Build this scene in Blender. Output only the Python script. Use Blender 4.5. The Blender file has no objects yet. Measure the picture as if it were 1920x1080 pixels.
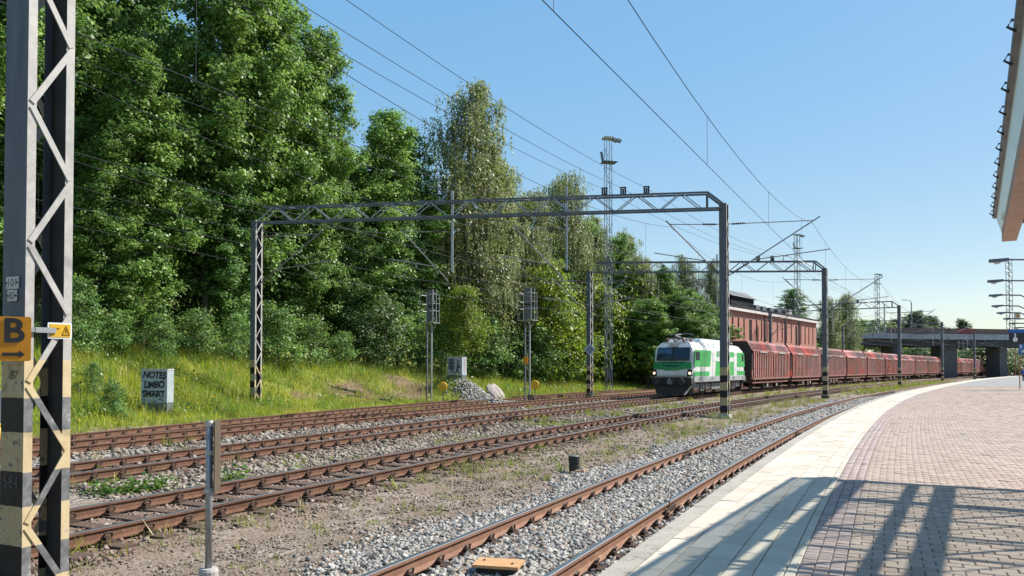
import bpy, bmesh, math, random
import numpy as np
from mathutils import Vector, Matrix, Quaternion

# ------------------------------------------------------------------ camera, sky, sun, exposure
scene = bpy.context.scene
COL = scene.collection
R = math.radians
EYE = 2.0                      # camera height above the rail heads (z = 0)
FPX, HOR, CXP = 1440.0, 690.0, 960.0
PITCH = R(1.2)
cam = bpy.data.cameras.new('camera')
cam.lens = 27.0; cam.sensor_width = 36.0; cam.sensor_fit = 'HORIZONTAL'
cam.shift_y = 0.0625
cam.clip_start = 0.05; cam.clip_end = 6000
camo = bpy.data.objects.new('camera', cam); COL.objects.link(camo)
camo.location = (0, 0, EYE); camo.rotation_euler = (R(90) + PITCH, 0, 0)
scene.camera = camo

SUN_AZ, SUN_EL = R(70), R(45)      # azimuth clockwise from the camera's forward direction (+Y)
world = bpy.data.worlds.new('World'); scene.world = world; world.use_nodes = True
wn = world.node_tree; wn.nodes.clear()
wo = wn.nodes.new('ShaderNodeOutputWorld'); wb = wn.nodes.new('ShaderNodeBackground'); sky = wn.nodes.new('ShaderNodeTexSky')
sky.sky_type = 'NISHITA'; sky.sun_disc = False
sky.sun_elevation = SUN_EL; sky.sun_rotation = SUN_AZ
sky.air_density = 1.0; sky.dust_density = 0.3; sky.ozone_density = 1.0; sky.altitude = 100
wb.inputs['Strength'].default_value = 0.148
sky_gamma = wn.nodes.new('ShaderNodeGamma'); sky_gamma.inputs[1].default_value = 0.24          # the phone's flat rendering of the clear sky
sky_hs = wn.nodes.new('ShaderNodeHueSaturation'); sky_hs.inputs['Saturation'].default_value = 3.4; sky_hs.inputs['Value'].default_value = 1.95
wn.links.new(sky.outputs[0], sky_gamma.inputs[0]); wn.links.new(sky_gamma.outputs[0], sky_hs.inputs['Color']); wn.links.new(sky_hs.outputs[0], wb.inputs[0]); wn.links.new(wb.outputs[0], wo.inputs[0])
sl = bpy.data.lights.new('sun', 'SUN'); sl.energy = 4.2; sl.angle = R(0.53); sl.color = (1.0, 0.95, 0.87)
so = bpy.data.objects.new('sun', sl); COL.objects.link(so)
SUNDIR = Vector((math.sin(SUN_AZ) * math.cos(SUN_EL), math.cos(SUN_AZ) * math.cos(SUN_EL), math.sin(SUN_EL)))
so.rotation_euler = SUNDIR.to_track_quat('Z', 'Y').to_euler(); so.location = (40, 30, 60)
scene.view_settings.view_transform = 'Standard'; scene.view_settings.look = 'None'
scene.view_settings.exposure = 1.0; scene.view_settings.gamma = 1.0
scene.view_settings.use_curve_mapping = False
scene.render.engine = 'CYCLES'
scene.cycles.max_bounces = 6; scene.cycles.transparent_max_bounces = 8
scene.cycles.use_denoising = True
rng = np.random.default_rng(7); random.seed(7)

# ------------------------------------------------------------------ reference curve of the line
C0 = (404.445, -186.813); R0 = 450.0; TH0 = math.atan2(186.813, 404.445)
S1 = 66.0
_ss = np.arange(-80, 700.01, 0.5)
_th = np.where(_ss < S1, TH0 + _ss / R0, TH0 + S1 / R0 + (_ss - S1) / 1400.0)
_px = np.zeros_like(_ss); _py = np.zeros_like(_ss)
_m = _ss <= S1
_px[_m] = C0[0] - R0 * np.cos(_th[_m]); _py[_m] = C0[1] + R0 * np.sin(_th[_m])
_i0 = int(np.sum(_m)) - 1
for _i in range(_i0 + 1, len(_ss)):
    _h = (_th[_i] + _th[_i - 1]) / 2
    _px[_i] = _px[_i - 1] + math.sin(_h) * 0.5; _py[_i] = _py[_i - 1] + math.cos(_h) * 0.5
def head(s): return np.interp(s, _ss, _th)
def Pxy(s, off):
    th = head(s)
    return np.interp(s, _ss, _px) - np.cos(th) * off, np.interp(s, _ss, _py) + np.sin(th) * off
def P(s, off, z=0.0):
    x, y = Pxy(s, off); return Vector((float(x), float(y), z))
def to_so(x, y):
    """world xy -> (s, off) of the line"""
    d = (_px - x) ** 2 + (_py - y) ** 2
    i = int(np.argmin(d)); s = _ss[i]
    for _ in range(4):
        th = head(s); ds = (x - np.interp(s, _ss, _px)) * math.sin(th) + (y - np.interp(s, _ss, _py)) * math.cos(th)
        s += ds
    th = head(s)
    off = -(x - np.interp(s, _ss, _px)) * math.cos(th) + (y - np.interp(s, _ss, _py)) * math.sin(th)
    return float(s), float(off)
def rotz(s): return math.pi / 2 - float(head(s))      # local x = along the line, y = left of it
def at(px, Y): return (px - CXP) / FPX * Y             # world X at depth Y for a bearing
def zat(py, Y): return EYE - (py - HOR) / FPX * Y
def proj(x, y, z):
    c, s = math.cos(PITCH), math.sin(PITCH)
    dep = y * c + (z - EYE) * s; up = -y * s + (z - EYE) * c
    dep = np.where(np.abs(dep) < 1e-4, 1e-4, dep)
    return CXP + FPX * x / dep, 660 - FPX * up / dep, dep
def tri(x, pts):
    xs, ys = zip(*pts); return np.interp(x, xs, ys)
OFF1, OFF2 = -0.82, 5.1
def off3(s): return tri(s, [(-80, 10.1), (10, 10.15), (20, 10.4), (30, 10.8), (40, 11.0), (60, 11.15), (700, 11.2)])
def off4(s): return tri(s, [(-80, 15.0), (14, 15.0), (24, 15.3), (36, 15.6), (60, 15.7), (700, 15.8)])
def off5(s): return tri(s, [(-80, 15.9), (8, 15.9), (13, 16.6), (19, 17.5), (24, 18.2), (31, 19.2), (42, 20.0), (60, 20.4), (700, 20.6)])
def smooth(t):
    t = np.clip(t, 0, 1); return t * t * (3 - 2 * t)
def emb_h(s): return tri(s, [(-80, 3.1), (15, 2.9), (25, 2.6), (38, 2.15), (46, 1.7), (55, 1.35), (68, 1.1), (90, 0.9), (120, 0.8), (700, 0.8)])
def emb_0(s): return tri(s, [(-80, 21.5), (20, 21.8), (26, 23.0), (31, 24.0), (36, 23.4), (44, 22.3), (60, 22.5), (700, 23)])
def ground_z(s, off):
    s = np.asarray(s, float); off = np.asarray(off, float)
    z = np.full(np.broadcast(s, off).shape, -0.30)
    for c in (OFF1, OFF2, off3(s), off4(s), off5(s)):
        z = np.maximum(z, -0.30 + 0.09 * smooth((2.2 - np.abs(off - c)) / 0.8))
    e0 = emb_0(s)
    z = z + 0.25 * smooth((off - e0 + 2.0) / 2.0) * (off < 1000)
    z = z + emb_h(s) * smooth((off - e0) / (29.3 - e0))
    z = z + MOUND[2] * np.exp(-((s - MOUND[0]) ** 2 + (off - MOUND[1]) ** 2) / 3.0)
    z = z + 9.0 * smooth((off - 40) / 26) * smooth((95 - s) / 30)          # rise added behind the first trees to block bright sky gaps
    return z
MOUND = [0, 0, 0.0]
def gz(x, y):
    s, o = to_so(x, y); return float(ground_z(s, o))

_m = to_so(at(857, 52.0), 52.0); MOUND = [_m[0], _m[1], 0.0]; MOUND[2] = max(0.0, zat(711, 52.0) - gz(at(857, 52.0), 52.0))

# ------------------------------------------------------------------ mesh helpers
def lin(r, g, b):
    f = lambda c: c / 12.92 if c <= 0.04045 else ((c + 0.055) / 1.055) ** 2.4
    return (f(r / 255), f(g / 255), f(b / 255))
class MB:
    """collects faces for one mesh object"""
    def __init__(self): self.v = []; self.f = []; self.m = []
    def add(self, vs, fs, mi=0):
        o = len(self.v); self.v.extend([tuple(v) for v in vs])
        for f in fs: self.f.append([o + i for i in f]); self.m.append(mi)
        return self
    def box(self, c, size, rot=None, mi=0, taper=1.0):
        hx, hy, hz = size[0] / 2, size[1] / 2, size[2] / 2
        vs = [Vector((sx * hx * (taper if sz > 0 else 1), sy * hy * (taper if sz > 0 else 1), sz * hz)) for sz in (-1, 1) for sx, sy in ((-1, -1), (1, -1), (1, 1), (-1, 1))]
        if rot is not None: vs = [rot @ v for v in vs]
        c = Vector(c); vs = [v + c for v in vs]
        return self.add(vs, [(3, 2, 1, 0), (4, 5, 6, 7), (0, 1, 5, 4), (1, 2, 6, 5), (2, 3, 7, 6), (3, 0, 4, 7)], mi)
    def bar(self, a, b, w, h, up=(0, 0, 1), mi=0):
        """rectangular bar from a to b; w across, h along up"""
        a, b = Vector(a), Vector(b); d = (b - a)
        if d.length < 1e-6: return self
        d.normalize(); up = Vector(up)
        if abs(d.dot(up)) > 0.98: up = Vector((1, 0, 0))
        x = d.cross(up).normalized(); u = x.cross(d).normalized()
        vs = []
        for p in (a, b):
            for sx, su in ((-1, -1), (1, -1), (1, 1), (-1, 1)): vs.append(p + x * (sx * w / 2) + u * (su * h / 2))
        return self.add(vs, [(3, 2, 1, 0), (4, 5, 6, 7), (0, 1, 5, 4), (1, 2, 6, 5), (2, 3, 7, 6), (3, 0, 4, 7)], mi)
    def tube(self, pts, r, n=6, mi=0, cap=True):
        pts = [Vector(p) for p in pts]; rs = r if isinstance(r, (list, tuple)) else [r] * len(pts)
        rings = []; ref = Vector((0, 0, 1))
        for i, p in enumerate(pts):
            d = (pts[min(i + 1, len(pts) - 1)] - pts[max(i - 1, 0)]).normalized()
            rf = ref if abs(d.dot(ref)) < 0.95 else Vector((1, 0, 0))
            x = d.cross(rf).normalized(); u = x.cross(d)
            rings.append([p + (x * math.cos(2 * math.pi * k / n) + u * math.sin(2 * math.pi * k / n)) * rs[i] for k in range(n)])
        vs = [v for rg in rings for v in rg]; fs = []
        for i in range(len(pts) - 1):
            for k in range(n):
                a = i * n + k; b = i * n + (k + 1) % n; fs.append((a, b, b + n, a + n))
        if cap: fs.append(tuple(range(n - 1, -1, -1))); fs.append(tuple((len(pts) - 1) * n + k for k in range(n)))
        return self.add(vs, fs, mi)
    def lathe(self, a, b, prof, n=8, mi=0):
        """prof: list of (t along a->b, radius)"""
        a, b = Vector(a), Vector(b)
        return self.tube([a + (b - a) * t for t, _ in prof], [q for _, q in prof], n, mi)
    def prism(self, poly, depth_vec, mi=0):
        n = len(poly); d = Vector(depth_vec); vs = [Vector(p) for p in poly] + [Vector(p) + d for p in poly]
        fs = [tuple(range(n - 1, -1, -1)), tuple(range(n, 2 * n))] + [(i, (i + 1) % n, n + (i + 1) % n, n + i) for i in range(n)]
        return self.add(vs, fs, mi)
    def sweep(self, prof, path, mi=0, mfun=None, cap=True):
        """prof: list of (lateral, z); path: list of (pos, left vector)"""
        n = len(prof); vs = []
        for p, l in path:
            for a, z in prof: vs.append((p[0] + l[0] * a, p[1] + l[1] * a, p[2] + z))
        o = len(self.v); self.v.extend(vs)
        for i in range(len(path) - 1):
            for k in range(n):
                a = o + i * n + k; b = o + i * n + (k + 1) % n
                self.f.append([a, b, b + n, a + n]); self.m.append(mfun(k) if mfun else mi)
        if cap:
            self.f.append([o + k for k in range(n)]); self.m.append(mi)
            self.f.append([o + (len(path) - 1) * n + k for k in range(n - 1, -1, -1)]); self.m.append(mi)
        return self
    def mesh(self, name, smooth_=False):
        me = bpy.data.meshes.new(name); me.from_pydata([tuple(v) for v in self.v], [], self.f)
        if any(self.m): me.polygons.foreach_set('material_index', self.m)
        if smooth_: me.polygons.foreach_set('use_smooth', [True] * len(me.polygons))
        me.update(); return me
    def fix(self, name, smooth_=False):
        me = self.mesh(name, smooth_); bm = bmesh.new(); bm.from_mesh(me); bmesh.ops.recalc_face_normals(bm, faces=bm.faces); bm.to_mesh(me); bm.free(); return me
def np_mesh(name, V, F, mats=(), rnd=None, col=None, smooth_=False):
    """V (n,3), F (m,k) numpy"""
    V = np.ascontiguousarray(V, np.float32); F = np.ascontiguousarray(F, np.int32)
    me = bpy.data.meshes.new(name); k = F.shape[1]; m = len(F)
    me.vertices.add(len(V)); me.vertices.foreach_set('co', V.ravel())
    me.loops.add(m * k); me.loops.foreach_set('vertex_index', F.ravel())
    me.polygons.add(m); me.polygons.foreach_set('loop_start', np.arange(0, m * k, k, dtype=np.int32))
    if smooth_: me.polygons.foreach_set('use_smooth', np.ones(m, bool))
    if rnd is not None:
        a = me.attributes.new('rnd', 'FLOAT', 'FACE'); a.data.foreach_set('value', np.ascontiguousarray(rnd, np.float32))
    if col is not None:
        a = me.attributes.new('col', 'FLOAT_COLOR', 'FACE'); c = np.ones((m, 4), np.float32); c[:, :3] = col; a.data.foreach_set('color', c.ravel())
    for mt in mats: me.materials.append(mt)
    me.update(calc_edges=True); me.validate(); return me
def link(name, me, mat=None, parent=None, loc=None, rot=None):
    o = bpy.data.objects.new(name, me); COL.objects.link(o)
    if mat is not None and me is not None and not me.materials:
        for m in (mat if isinstance(mat, (list, tuple)) else [mat]): me.materials.append(m)
    if parent is not None: o.parent = parent
    if loc is not None: o.location = loc
    if rot is not None: o.rotation_euler = rot
    return o
def tag(o, label=None, cat=None, group=None, kind=None):
    if label: o['label'] = label
    if cat: o['category'] = cat
    if group: o['group'] = group
    if kind: o['kind'] = kind
    return o
def thing(name, label, cat, loc=(0, 0, 0), rz=0.0, group=None):
    o = bpy.data.objects.new(name, None); COL.objects.link(o); o.location = loc; o.rotation_euler = (0, 0, rz); o.empty_display_size = 0.2
    return tag(o, label, cat, group)
def copy_tree(o, parent=None):
    c = o.copy(); COL.objects.link(c); c.parent = parent
    for ch in list(o.children): copy_tree(ch, c)
    return c
def text_mesh(s, size, mat=None, extrude=0.001, bold=0.0, shear=0.0, align='CENTER', spacing=1.0):
    cu = bpy.data.curves.new('lettering', 'FONT'); cu.body = s; cu.size = size; cu.extrude = extrude; cu.offset = bold; cu.shear = shear
    cu.align_x = align; cu.align_y = 'CENTER'; cu.resolution_u = 3; cu.space_character = spacing
    o = bpy.data.objects.new('lettering', cu); COL.objects.link(o)
    dg = bpy.context.evaluated_depsgraph_get(); me = bpy.data.meshes.new_from_object(o.evaluated_get(dg))
    bpy.data.objects.remove(o); bpy.data.curves.remove(cu); me.name = 'lettering'; me.materials.clear()
    if mat: me.materials.append(mat)
    return me
def facing(nrm):
    """rotation that turns text (xy plane, +z normal) upright, facing horizontal direction nrm"""
    n = Vector((nrm[0], nrm[1], 0)).normalized(); x = Vector((-n.y, n.x, 0)); z = Vector((0, 0, 1))
    return Matrix((x, z, n)).transposed().to_euler()

# ------------------------------------------------------------------ material helpers
def nd(nt, t, **kw):
    n = nt.nodes.new(t)
    for k, v in kw.items(): setattr(n, k, v)
    return n
def new_mat(name):
    m = bpy.data.materials.new(name); m.use_nodes = True; nt = m.node_tree
    b = nt.nodes.get('Principled BSDF'); return m, nt, b
def mixc(nt, fac, a, b):
    n = nd(nt, 'ShaderNodeMix', data_type='RGBA')
    for sock, v in ((n.inputs[0], fac), (n.inputs[6], a), (n.inputs[7], b)):
        if hasattr(v, 'type') and hasattr(v, 'links'): nt.links.new(v, sock)
        elif isinstance(v, (int, float)): sock.default_value = v
        else: sock.default_value = (*v, 1) if len(v) == 3 else v
    return n.outputs[2]
def math_(nt, op, a, b=None, c=None, clamp=False):
    n = nd(nt, 'ShaderNodeMath', operation=op, use_clamp=clamp)
    for i, v in enumerate((a, b, c)):
        if v is None: continue
        if hasattr(v, 'links'): nt.links.new(v, n.inputs[i])
        else: n.inputs[i].default_value = v
    return n.outputs[0]
def noise(nt, scale, detail=4, rough=0.6, vec=None, dist=0.0):
    n = nd(nt, 'ShaderNodeTexNoise'); n.inputs['Scale'].default_value = scale; n.inputs['Detail'].default_value = detail
    n.inputs['Roughness'].default_value = rough; n.inputs['Distortion'].default_value = dist
    if vec is not None: nt.links.new(vec, n.inputs['Vector'])
    return n
def ramp(nt, fac, stops):
    n = nd(nt, 'ShaderNodeValToRGB'); cr = n.color_ramp
    while len(cr.elements) < len(stops): cr.elements.new(0.5)
    for e, (p, c) in zip(cr.elements, stops): e.position = p; e.color = (*c, 1) if len(c) == 3 else c
    nt.links.new(fac, n.inputs[0]); return n.outputs[0]
def coords(nt, which='Object'):
    return nd(nt, 'ShaderNodeTexCoord').outputs[which]
def scaled(nt, vec, sc):
    n = nd(nt, 'ShaderNodeMapping'); n.inputs['Scale'].default_value = sc; nt.links.new(vec, n.inputs[0]); return n.outputs[0]
def bump(nt, b, h, strength=0.3, dist=0.02):
    n = nd(nt, 'ShaderNodeBump'); n.inputs['Strength'].default_value = strength; n.inputs['Distance'].default_value = dist
    nt.links.new(h, n.inputs['Height']); nt.links.new(n.outputs[0], b.inputs['Normal'])
def simple(name, c1, c2=None, scale=3.0, rough=0.6, metal=0.0, c3=None, bmp=0.0, bscale=40.0, stretch=None, spec=0.4, rvar=0.12):
    """weathered paint / metal / concrete: noise between colours, varying gloss, fine relief"""
    m, nt, b = new_mat(name); tc = coords(nt)
    if stretch: tc = scaled(nt, tc, stretch)
    c2 = c2 or tuple(x * 0.75 for x in c1)
    n1 = noise(nt, scale, 6, 0.65, tc)
    f = ramp(nt, n1.outputs[0], [(0.35, (0, 0, 0)), (0.65, (1, 1, 1))])
    col = mixc(nt, f, c1, c2)
    if c3:
        n2 = noise(nt, scale * 2.7, 8, 0.7, tc, 0.5); g = ramp(nt, n2.outputs[0], [(0.56, (0, 0, 0)), (0.66, (1, 1, 1))]); col = mixc(nt, g, col, c3)
    nt.links.new(col, b.inputs['Base Color'])
    rr = math_(nt, 'MULTIPLY_ADD', n1.outputs[0], rvar * 2, rough - rvar); nt.links.new(rr, b.inputs['Roughness'])
    b.inputs['Metallic'].default_value = metal; b.inputs['Specular IOR Level'].default_value = spec
    if bmp: bump(nt, b, noise(nt, bscale, 5, 0.6, tc).outputs[0], bmp, 0.02)
    return m
def rnd_mat(name, stops, rough=0.85, nscale=0.0, amount=0.3, bmp=0.0, bscale=60, spec=0.25):
    """colour by the piece's own random number (face attribute on joined pieces, object random on single ones)"""
    m, nt, b = new_mat(name)
    a = nd(nt, 'ShaderNodeAttribute', attribute_name='rnd'); oi = nd(nt, 'ShaderNodeObjectInfo')
    r = math_(nt, 'FRACT', math_(nt, 'ADD', a.outputs['Fac'], oi.outputs['Random']))
    col = ramp(nt, r, stops)
    if nscale:
        g = nd(nt, 'ShaderNodeNewGeometry'); n = noise(nt, nscale, 5, 0.65, g.outputs['Position'])
        k = math_(nt, 'MULTIPLY_ADD', n.outputs[0], amount * 2, 1 - amount)
        mm = nd(nt, 'ShaderNodeVectorMath', operation='SCALE'); nt.links.new(col, mm.inputs[0]); nt.links.new(k, mm.inputs['Scale']); col = mm.outputs[0]
        if bmp: bump(nt, b, noise(nt, bscale, 4, 0.6, g.outputs['Position']).outputs[0], bmp, 0.01)
    nt.links.new(col, b.inputs['Base Color']); b.inputs['Roughness'].default_value = rough; b.inputs['Specular IOR Level'].default_value = spec
    return m
def leaf_mat(name, dark, light, third=None, trans=0.35, colattr=False):
    m, nt, b = new_mat(name); out = nt.nodes['Material Output']
    if colattr:
        a = nd(nt, 'ShaderNodeAttribute', attribute_name='col'); col = a.outputs['Color']
    else:
        a = nd(nt, 'ShaderNodeAttribute', attribute_name='rnd'); oi = nd(nt, 'ShaderNodeObjectInfo')
        st = [(0.0, dark), (0.75, light)] + ([(1.0, third)] if third else [])
        col = ramp(nt, a.outputs['Fac'], st)
        n = noise(nt, 0.45, 3, 0.5, coords(nt)); 
        k = math_(nt, 'ADD', math_(nt, 'MULTIPLY_ADD', n.outputs[0], 0.9, 0.6), math_(nt, 'MULTIPLY_ADD', oi.outputs['Random'], 0.4, -0.2))
        mm = nd(nt, 'ShaderNodeVectorMath', operation='SCALE'); nt.links.new(col, mm.inputs[0]); nt.links.new(k, mm.inputs['Scale']); col = mm.outputs[0]
    nt.links.new(col, b.inputs['Base Color']); b.inputs['Roughness'].default_value = 0.45; b.inputs['Specular IOR Level'].default_value = 0.45
    t = nd(nt, 'ShaderNodeBsdfTranslucent'); nt.links.new(mixc(nt, 0.3, col, (0.27, 0.42, 0.07)), t.inputs[0])
    mx = nd(nt, 'ShaderNodeMixShader'); mx.inputs[0].default_value = trans
    nt.links.new(b.outputs[0], mx.inputs[1]); nt.links.new(t.outputs[0], mx.inputs[2]); nt.links.new(mx.outputs[0], out.inputs[0])
    return m

M = {}
M['rail'] = simple('rusty_rail_steel', (0.17, 0.085, 0.05), (0.11, 0.055, 0.035), 6, 0.75, 0.2, (0.23, 0.12, 0.065), 0.25, 60)
M['rail_orange'] = simple('orange_rust_rail_steel', (0.26, 0.14, 0.088), (0.19, 0.1, 0.065), 5, 0.75, 0.1, (0.31, 0.185, 0.12), 0.25, 60)
M['railtop'] = simple('worn_rail_head', (0.42, 0.42, 0.42), (0.33, 0.32, 0.31), 8, 0.32, 0.9, None, 0.05, 90)
M['railtop_dull'] = simple('dull_rail_head', (0.2, 0.13, 0.1), (0.15, 0.09, 0.07), 8, 0.5, 0.6)
M['clip'] = simple('dark_fastening_steel', (0.05, 0.035, 0.028), (0.085, 0.05, 0.035), 14, 0.7, 0.3)
M['timber'] = simple('old_timber_sleeper', (0.12, 0.075, 0.05), (0.075, 0.05, 0.038), 4, 0.9, 0, (0.17, 0.115, 0.08), 0.5, 25, (1, 12, 12))
M['conc_sleeper'] = simple('concrete_sleeper', (0.3, 0.28, 0.25), (0.23, 0.21, 0.19), 5, 0.9, 0, (0.2, 0.15, 0.11), 0.3, 50)
M['galv'] = simple('galvanised_steel', (0.36, 0.37, 0.38), (0.27, 0.28, 0.29), 4, 0.5, 0.6, None, 0.05, 60)
M['galv_dark'] = simple('weathered_grey_steel', (0.17, 0.18, 0.19), (0.12, 0.125, 0.13), 3, 0.6, 0.4, (0.13, 0.1, 0.085), 0.1, 50)
M['lightgrey'] = simple('pale_grey_paint', (0.5, 0.49, 0.46), (0.4, 0.39, 0.37), 3, 0.55, 0.1, (0.33, 0.3, 0.27), 0.08, 60)
M['wire'] = simple('dark_copper_wire', (0.045, 0.05, 0.055), (0.03, 0.033, 0.036), 2, 0.55, 0.5)
M['insul'] = simple('brown_porcelain', (0.075, 0.04, 0.032), (0.05, 0.03, 0.025), 5, 0.3, 0.0)
M['tube'] = simple('cantilever_tube', (0.27, 0.275, 0.28), (0.19, 0.19, 0.195), 4, 0.55, 0.5)
M['black'] = simple('black_paint', (0.02, 0.02, 0.021), (0.03, 0.03, 0.03), 5, 0.6)
M['white'] = simple('white_paint', (0.78, 0.78, 0.76), (0.68, 0.68, 0.66), 3, 0.45)
M['concrete'] = simple('weathered_concrete', (0.42, 0.4, 0.37), (0.32, 0.3, 0.28), 1.5, 0.9, 0, (0.24, 0.22, 0.2), 0.3, 30)
M['yellow'] = simple('yellow_paint', (0.72, 0.42, 0.02), (0.6, 0.34, 0.02), 5, 0.5)
M['orange'] = simple('orange_sign_sheet', (0.62, 0.25, 0.008), (0.55, 0.21, 0.006), 6, 0.45)
M['blue_sign'] = simple('blue_sign_sheet', (0.02, 0.11, 0.36), (0.015, 0.09, 0.3), 3, 0.4)
M['glass_dark'] = simple('dark_cab_glass', (0.015, 0.025, 0.04), (0.02, 0.035, 0.06), 1, 0.16, 0.0, spec=0.45, rvar=0.05)
# ------------------------------------------------------------------ ground sheet and railway bed
def fbm(x, y, sc, seed):
    rr_ = np.random.default_rng(seed); o_ = np.zeros_like(x)
    for k in range(5):
        a, b_ = rr_.uniform(0, 6.28, 2); d = rr_.uniform(0, 6.28); f = sc * 1.7 ** k; o_ += np.sin((x * math.cos(d) + y * math.sin(d)) * f + a) * np.cos((x * math.sin(d) - y * math.cos(d)) * f * 0.8 + b_) / 1.5 ** k
    return o_ / 2.2
def litter(s, o):
    """where cut straw and brown litter lie on the bank"""
    e = np.exp(-((s - 42.5) / 5.5) ** 2 - ((o - 25.6) / 1.9) ** 2) * 0.85 + np.exp(-((s - 34.5) / 3.4) ** 2 - ((o - 25.4) / 1.3) ** 2) * 0.7 + np.exp(-((s - 39) / 4.5) ** 2 - ((o - 23.6) / 0.9) ** 2) * 0.75
    return e * 0.9 + 0.5 * (fbm(s, o, 1.3, 5) + 0.5 * fbm(s, o, 4.0, 15)) * ((s > 28) & (s < 54))
def ground_material():
    m, nt, b = new_mat('railway_ground')
    g = nd(nt, 'ShaderNodeNewGeometry'); pos = g.outputs['Position']
    off = nd(nt, 'ShaderNodeAttribute', attribute_name='off').outputs['Fac']
    wob = math_(nt, 'MULTIPLY_ADD', noise(nt, 0.9, 4, 0.6, pos).outputs[0], 1.6, -0.8)
    o = math_(nt, 'ADD', off, wob)
    vor = nd(nt, 'ShaderNodeTexVoronoi'); vor.inputs['Scale'].default_value = 15.0; nt.links.new(pos, vor.inputs['Vector'])
    cell = nd(nt, 'ShaderNodeSeparateColor'); nt.links.new(vor.outputs['Color'], cell.inputs[0])
    grey = ramp(nt, cell.outputs[0], [(0.0, (0.1, 0.095, 0.09)), (0.35, (0.24, 0.23, 0.215)), (0.75, (0.36, 0.345, 0.32)), (1.0, (0.46, 0.44, 0.41))])
    greyb = ramp(nt, cell.outputs[1], [(0.0, (0.1, 0.075, 0.06)), (0.5, (0.26, 0.215, 0.175)), (1.0, (0.4, 0.36, 0.31))])
    fine = noise(nt, 22, 8, 0.75, pos); big = noise(nt, 0.7, 5, 0.6, pos)
    dirt = ramp(nt, fine.outputs[0], [(0.32, (0.09, 0.065, 0.048)), (0.5, (0.2, 0.152, 0.115)), (0.66, (0.31, 0.245, 0.19))])
    dirtg = mixc(nt, ramp(nt, big.outputs[0], [(0.45, (0, 0, 0)), (0.7, (1, 1, 1))]), dirt, greyb)
    rust = mixc(nt, 0.6, greyb, (0.17, 0.095, 0.06))
    soil = ramp(nt, fine.outputs[0], [(0.3, (0.13, 0.14, 0.035)), (0.55, (0.22, 0.24, 0.05)), (0.75, (0.32, 0.29, 0.12))])
    lit = nd(nt, 'ShaderNodeAttribute', attribute_name='litter').outputs['Fac']
    brown = ramp(nt, fine.outputs[0], [(0.3, (0.07, 0.05, 0.03)), (0.5, (0.19, 0.135, 0.085)), (0.7, (0.33, 0.25, 0.17))])
    soil = mixc(nt, ramp(nt, lit, [(0.45, (0, 0, 0)), (0.7, (1, 1, 1))]), soil, brown)
    def band(lo, hi, soft=0.5):
        a = math_(nt, 'DIVIDE', math_(nt, 'SUBTRACT', o, lo), soft, clamp=True)
        c = math_(nt, 'DIVIDE', math_(nt, 'SUBTRACT', hi, o), soft, clamp=True)
        return math_(nt, 'MULTIPLY', a, c)
    col = mixc(nt, band(-9, 1.0, 0.5), dirtg, grey)
    col = mixc(nt, math_(nt, 'MULTIPLY', band(3.4, 6.9, 0.8), 0.8), col, rust)
    col = mixc(nt, math_(nt, 'MULTIPLY', band(7.4, 9.2, 0.8), 0.75), col, greyb)
    col = mixc(nt, math_(nt, 'MULTIPLY', band(9.0, 12.2, 0.8), 0.7), col, rust)
    col = mixc(nt, band(12.0, 14.3, 0.6), col, grey)
    col = mixc(nt, math_(nt, 'MULTIPLY', band(14.0, 21.0, 0.8), 0.8), col, rust)
    col = mixc(nt, math_(nt, 'DIVIDE', math_(nt, 'SUBTRACT', o, 20.6), 0.8, clamp=True), col, soil)
    nt.links.new(col, b.inputs['Base Color']); b.inputs['Roughness'].default_value = 0.95; b.inputs['Specular IOR Level'].default_value = 0.15
    hh = math_(nt, 'ADD', math_(nt, 'MULTIPLY', vor.outputs['Distance'], -0.6), math_(nt, 'MULTIPLY', fine.outputs[0], 0.5))
    bump(nt, b, hh, 0.7, 0.05)
    return m
M['ground'] = ground_material()
def field_material():
    m, nt, b = new_mat('meadow_ground'); g = nd(nt, 'ShaderNodeNewGeometry'); n = noise(nt, 0.3, 8, 0.7, g.outputs['Position'])
    nt.links.new(ramp(nt, n.outputs[0], [(0.3, (0.06, 0.08, 0.025)), (0.6, (0.13, 0.15, 0.05)), (0.8, (0.2, 0.18, 0.09))]), b.inputs['Base Color']); b.inputs['Roughness'].default_value = 1.0
    return m
bm = MB(); bm.add([(-3000, -1500, -0.75), (3000, -1500, -0.75), (3000, 5000, -0.75), (-3000, 5000, -0.75)], [(0, 1, 2, 3)])
tag(link('ground', bm.mesh('ground'), field_material()), kind='structure')

def strip_mesh():
    sv = np.concatenate([np.arange(-30, 60, 0.4), np.arange(60, 140, 1.0), np.arange(140, 420.1, 5)])
    ov = np.concatenate([np.arange(-2.62, 31, 0.25), np.arange(31, 90.1, 2.0)])
    S, O = np.meshgrid(sv, ov, indexing='ij'); Z = ground_z(S, O)
    X, Y = Pxy(S.ravel(), O.ravel())
    r = np.random.default_rng(3)
    Z = Z + r.normal(0, 0.012, Z.shape) * (S < 90) + 0.12 * np.sin(O * 1.7 + S * 0.6) * np.sin(S * 1.1 - O) * smooth((O - 22) / 3)
    V = np.c_[X, Y, Z.ravel()]; ns, no = len(sv), len(ov)
    i = (np.arange(ns - 1)[:, None] * no + np.arange(no - 1)[None]).ravel()
    F = np.c_[i, i + no, i + no + 1, i + 1][:, ::-1]
    me = np_mesh('railway_bed', V, F, [M['ground']], smooth_=True)
    lt = me.attributes.new('litter', 'FLOAT', 'POINT'); lt.data.foreach_set('value', np.ascontiguousarray(litter(S, O).ravel(), np.float32))
    a = me.attributes.new('off', 'FLOAT', 'POINT'); a.data.foreach_set('value', np.ascontiguousarray(O.ravel(), np.float32)); return me
bed = tag(link('railway_bed', strip_mesh()), kind='structure')

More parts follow.
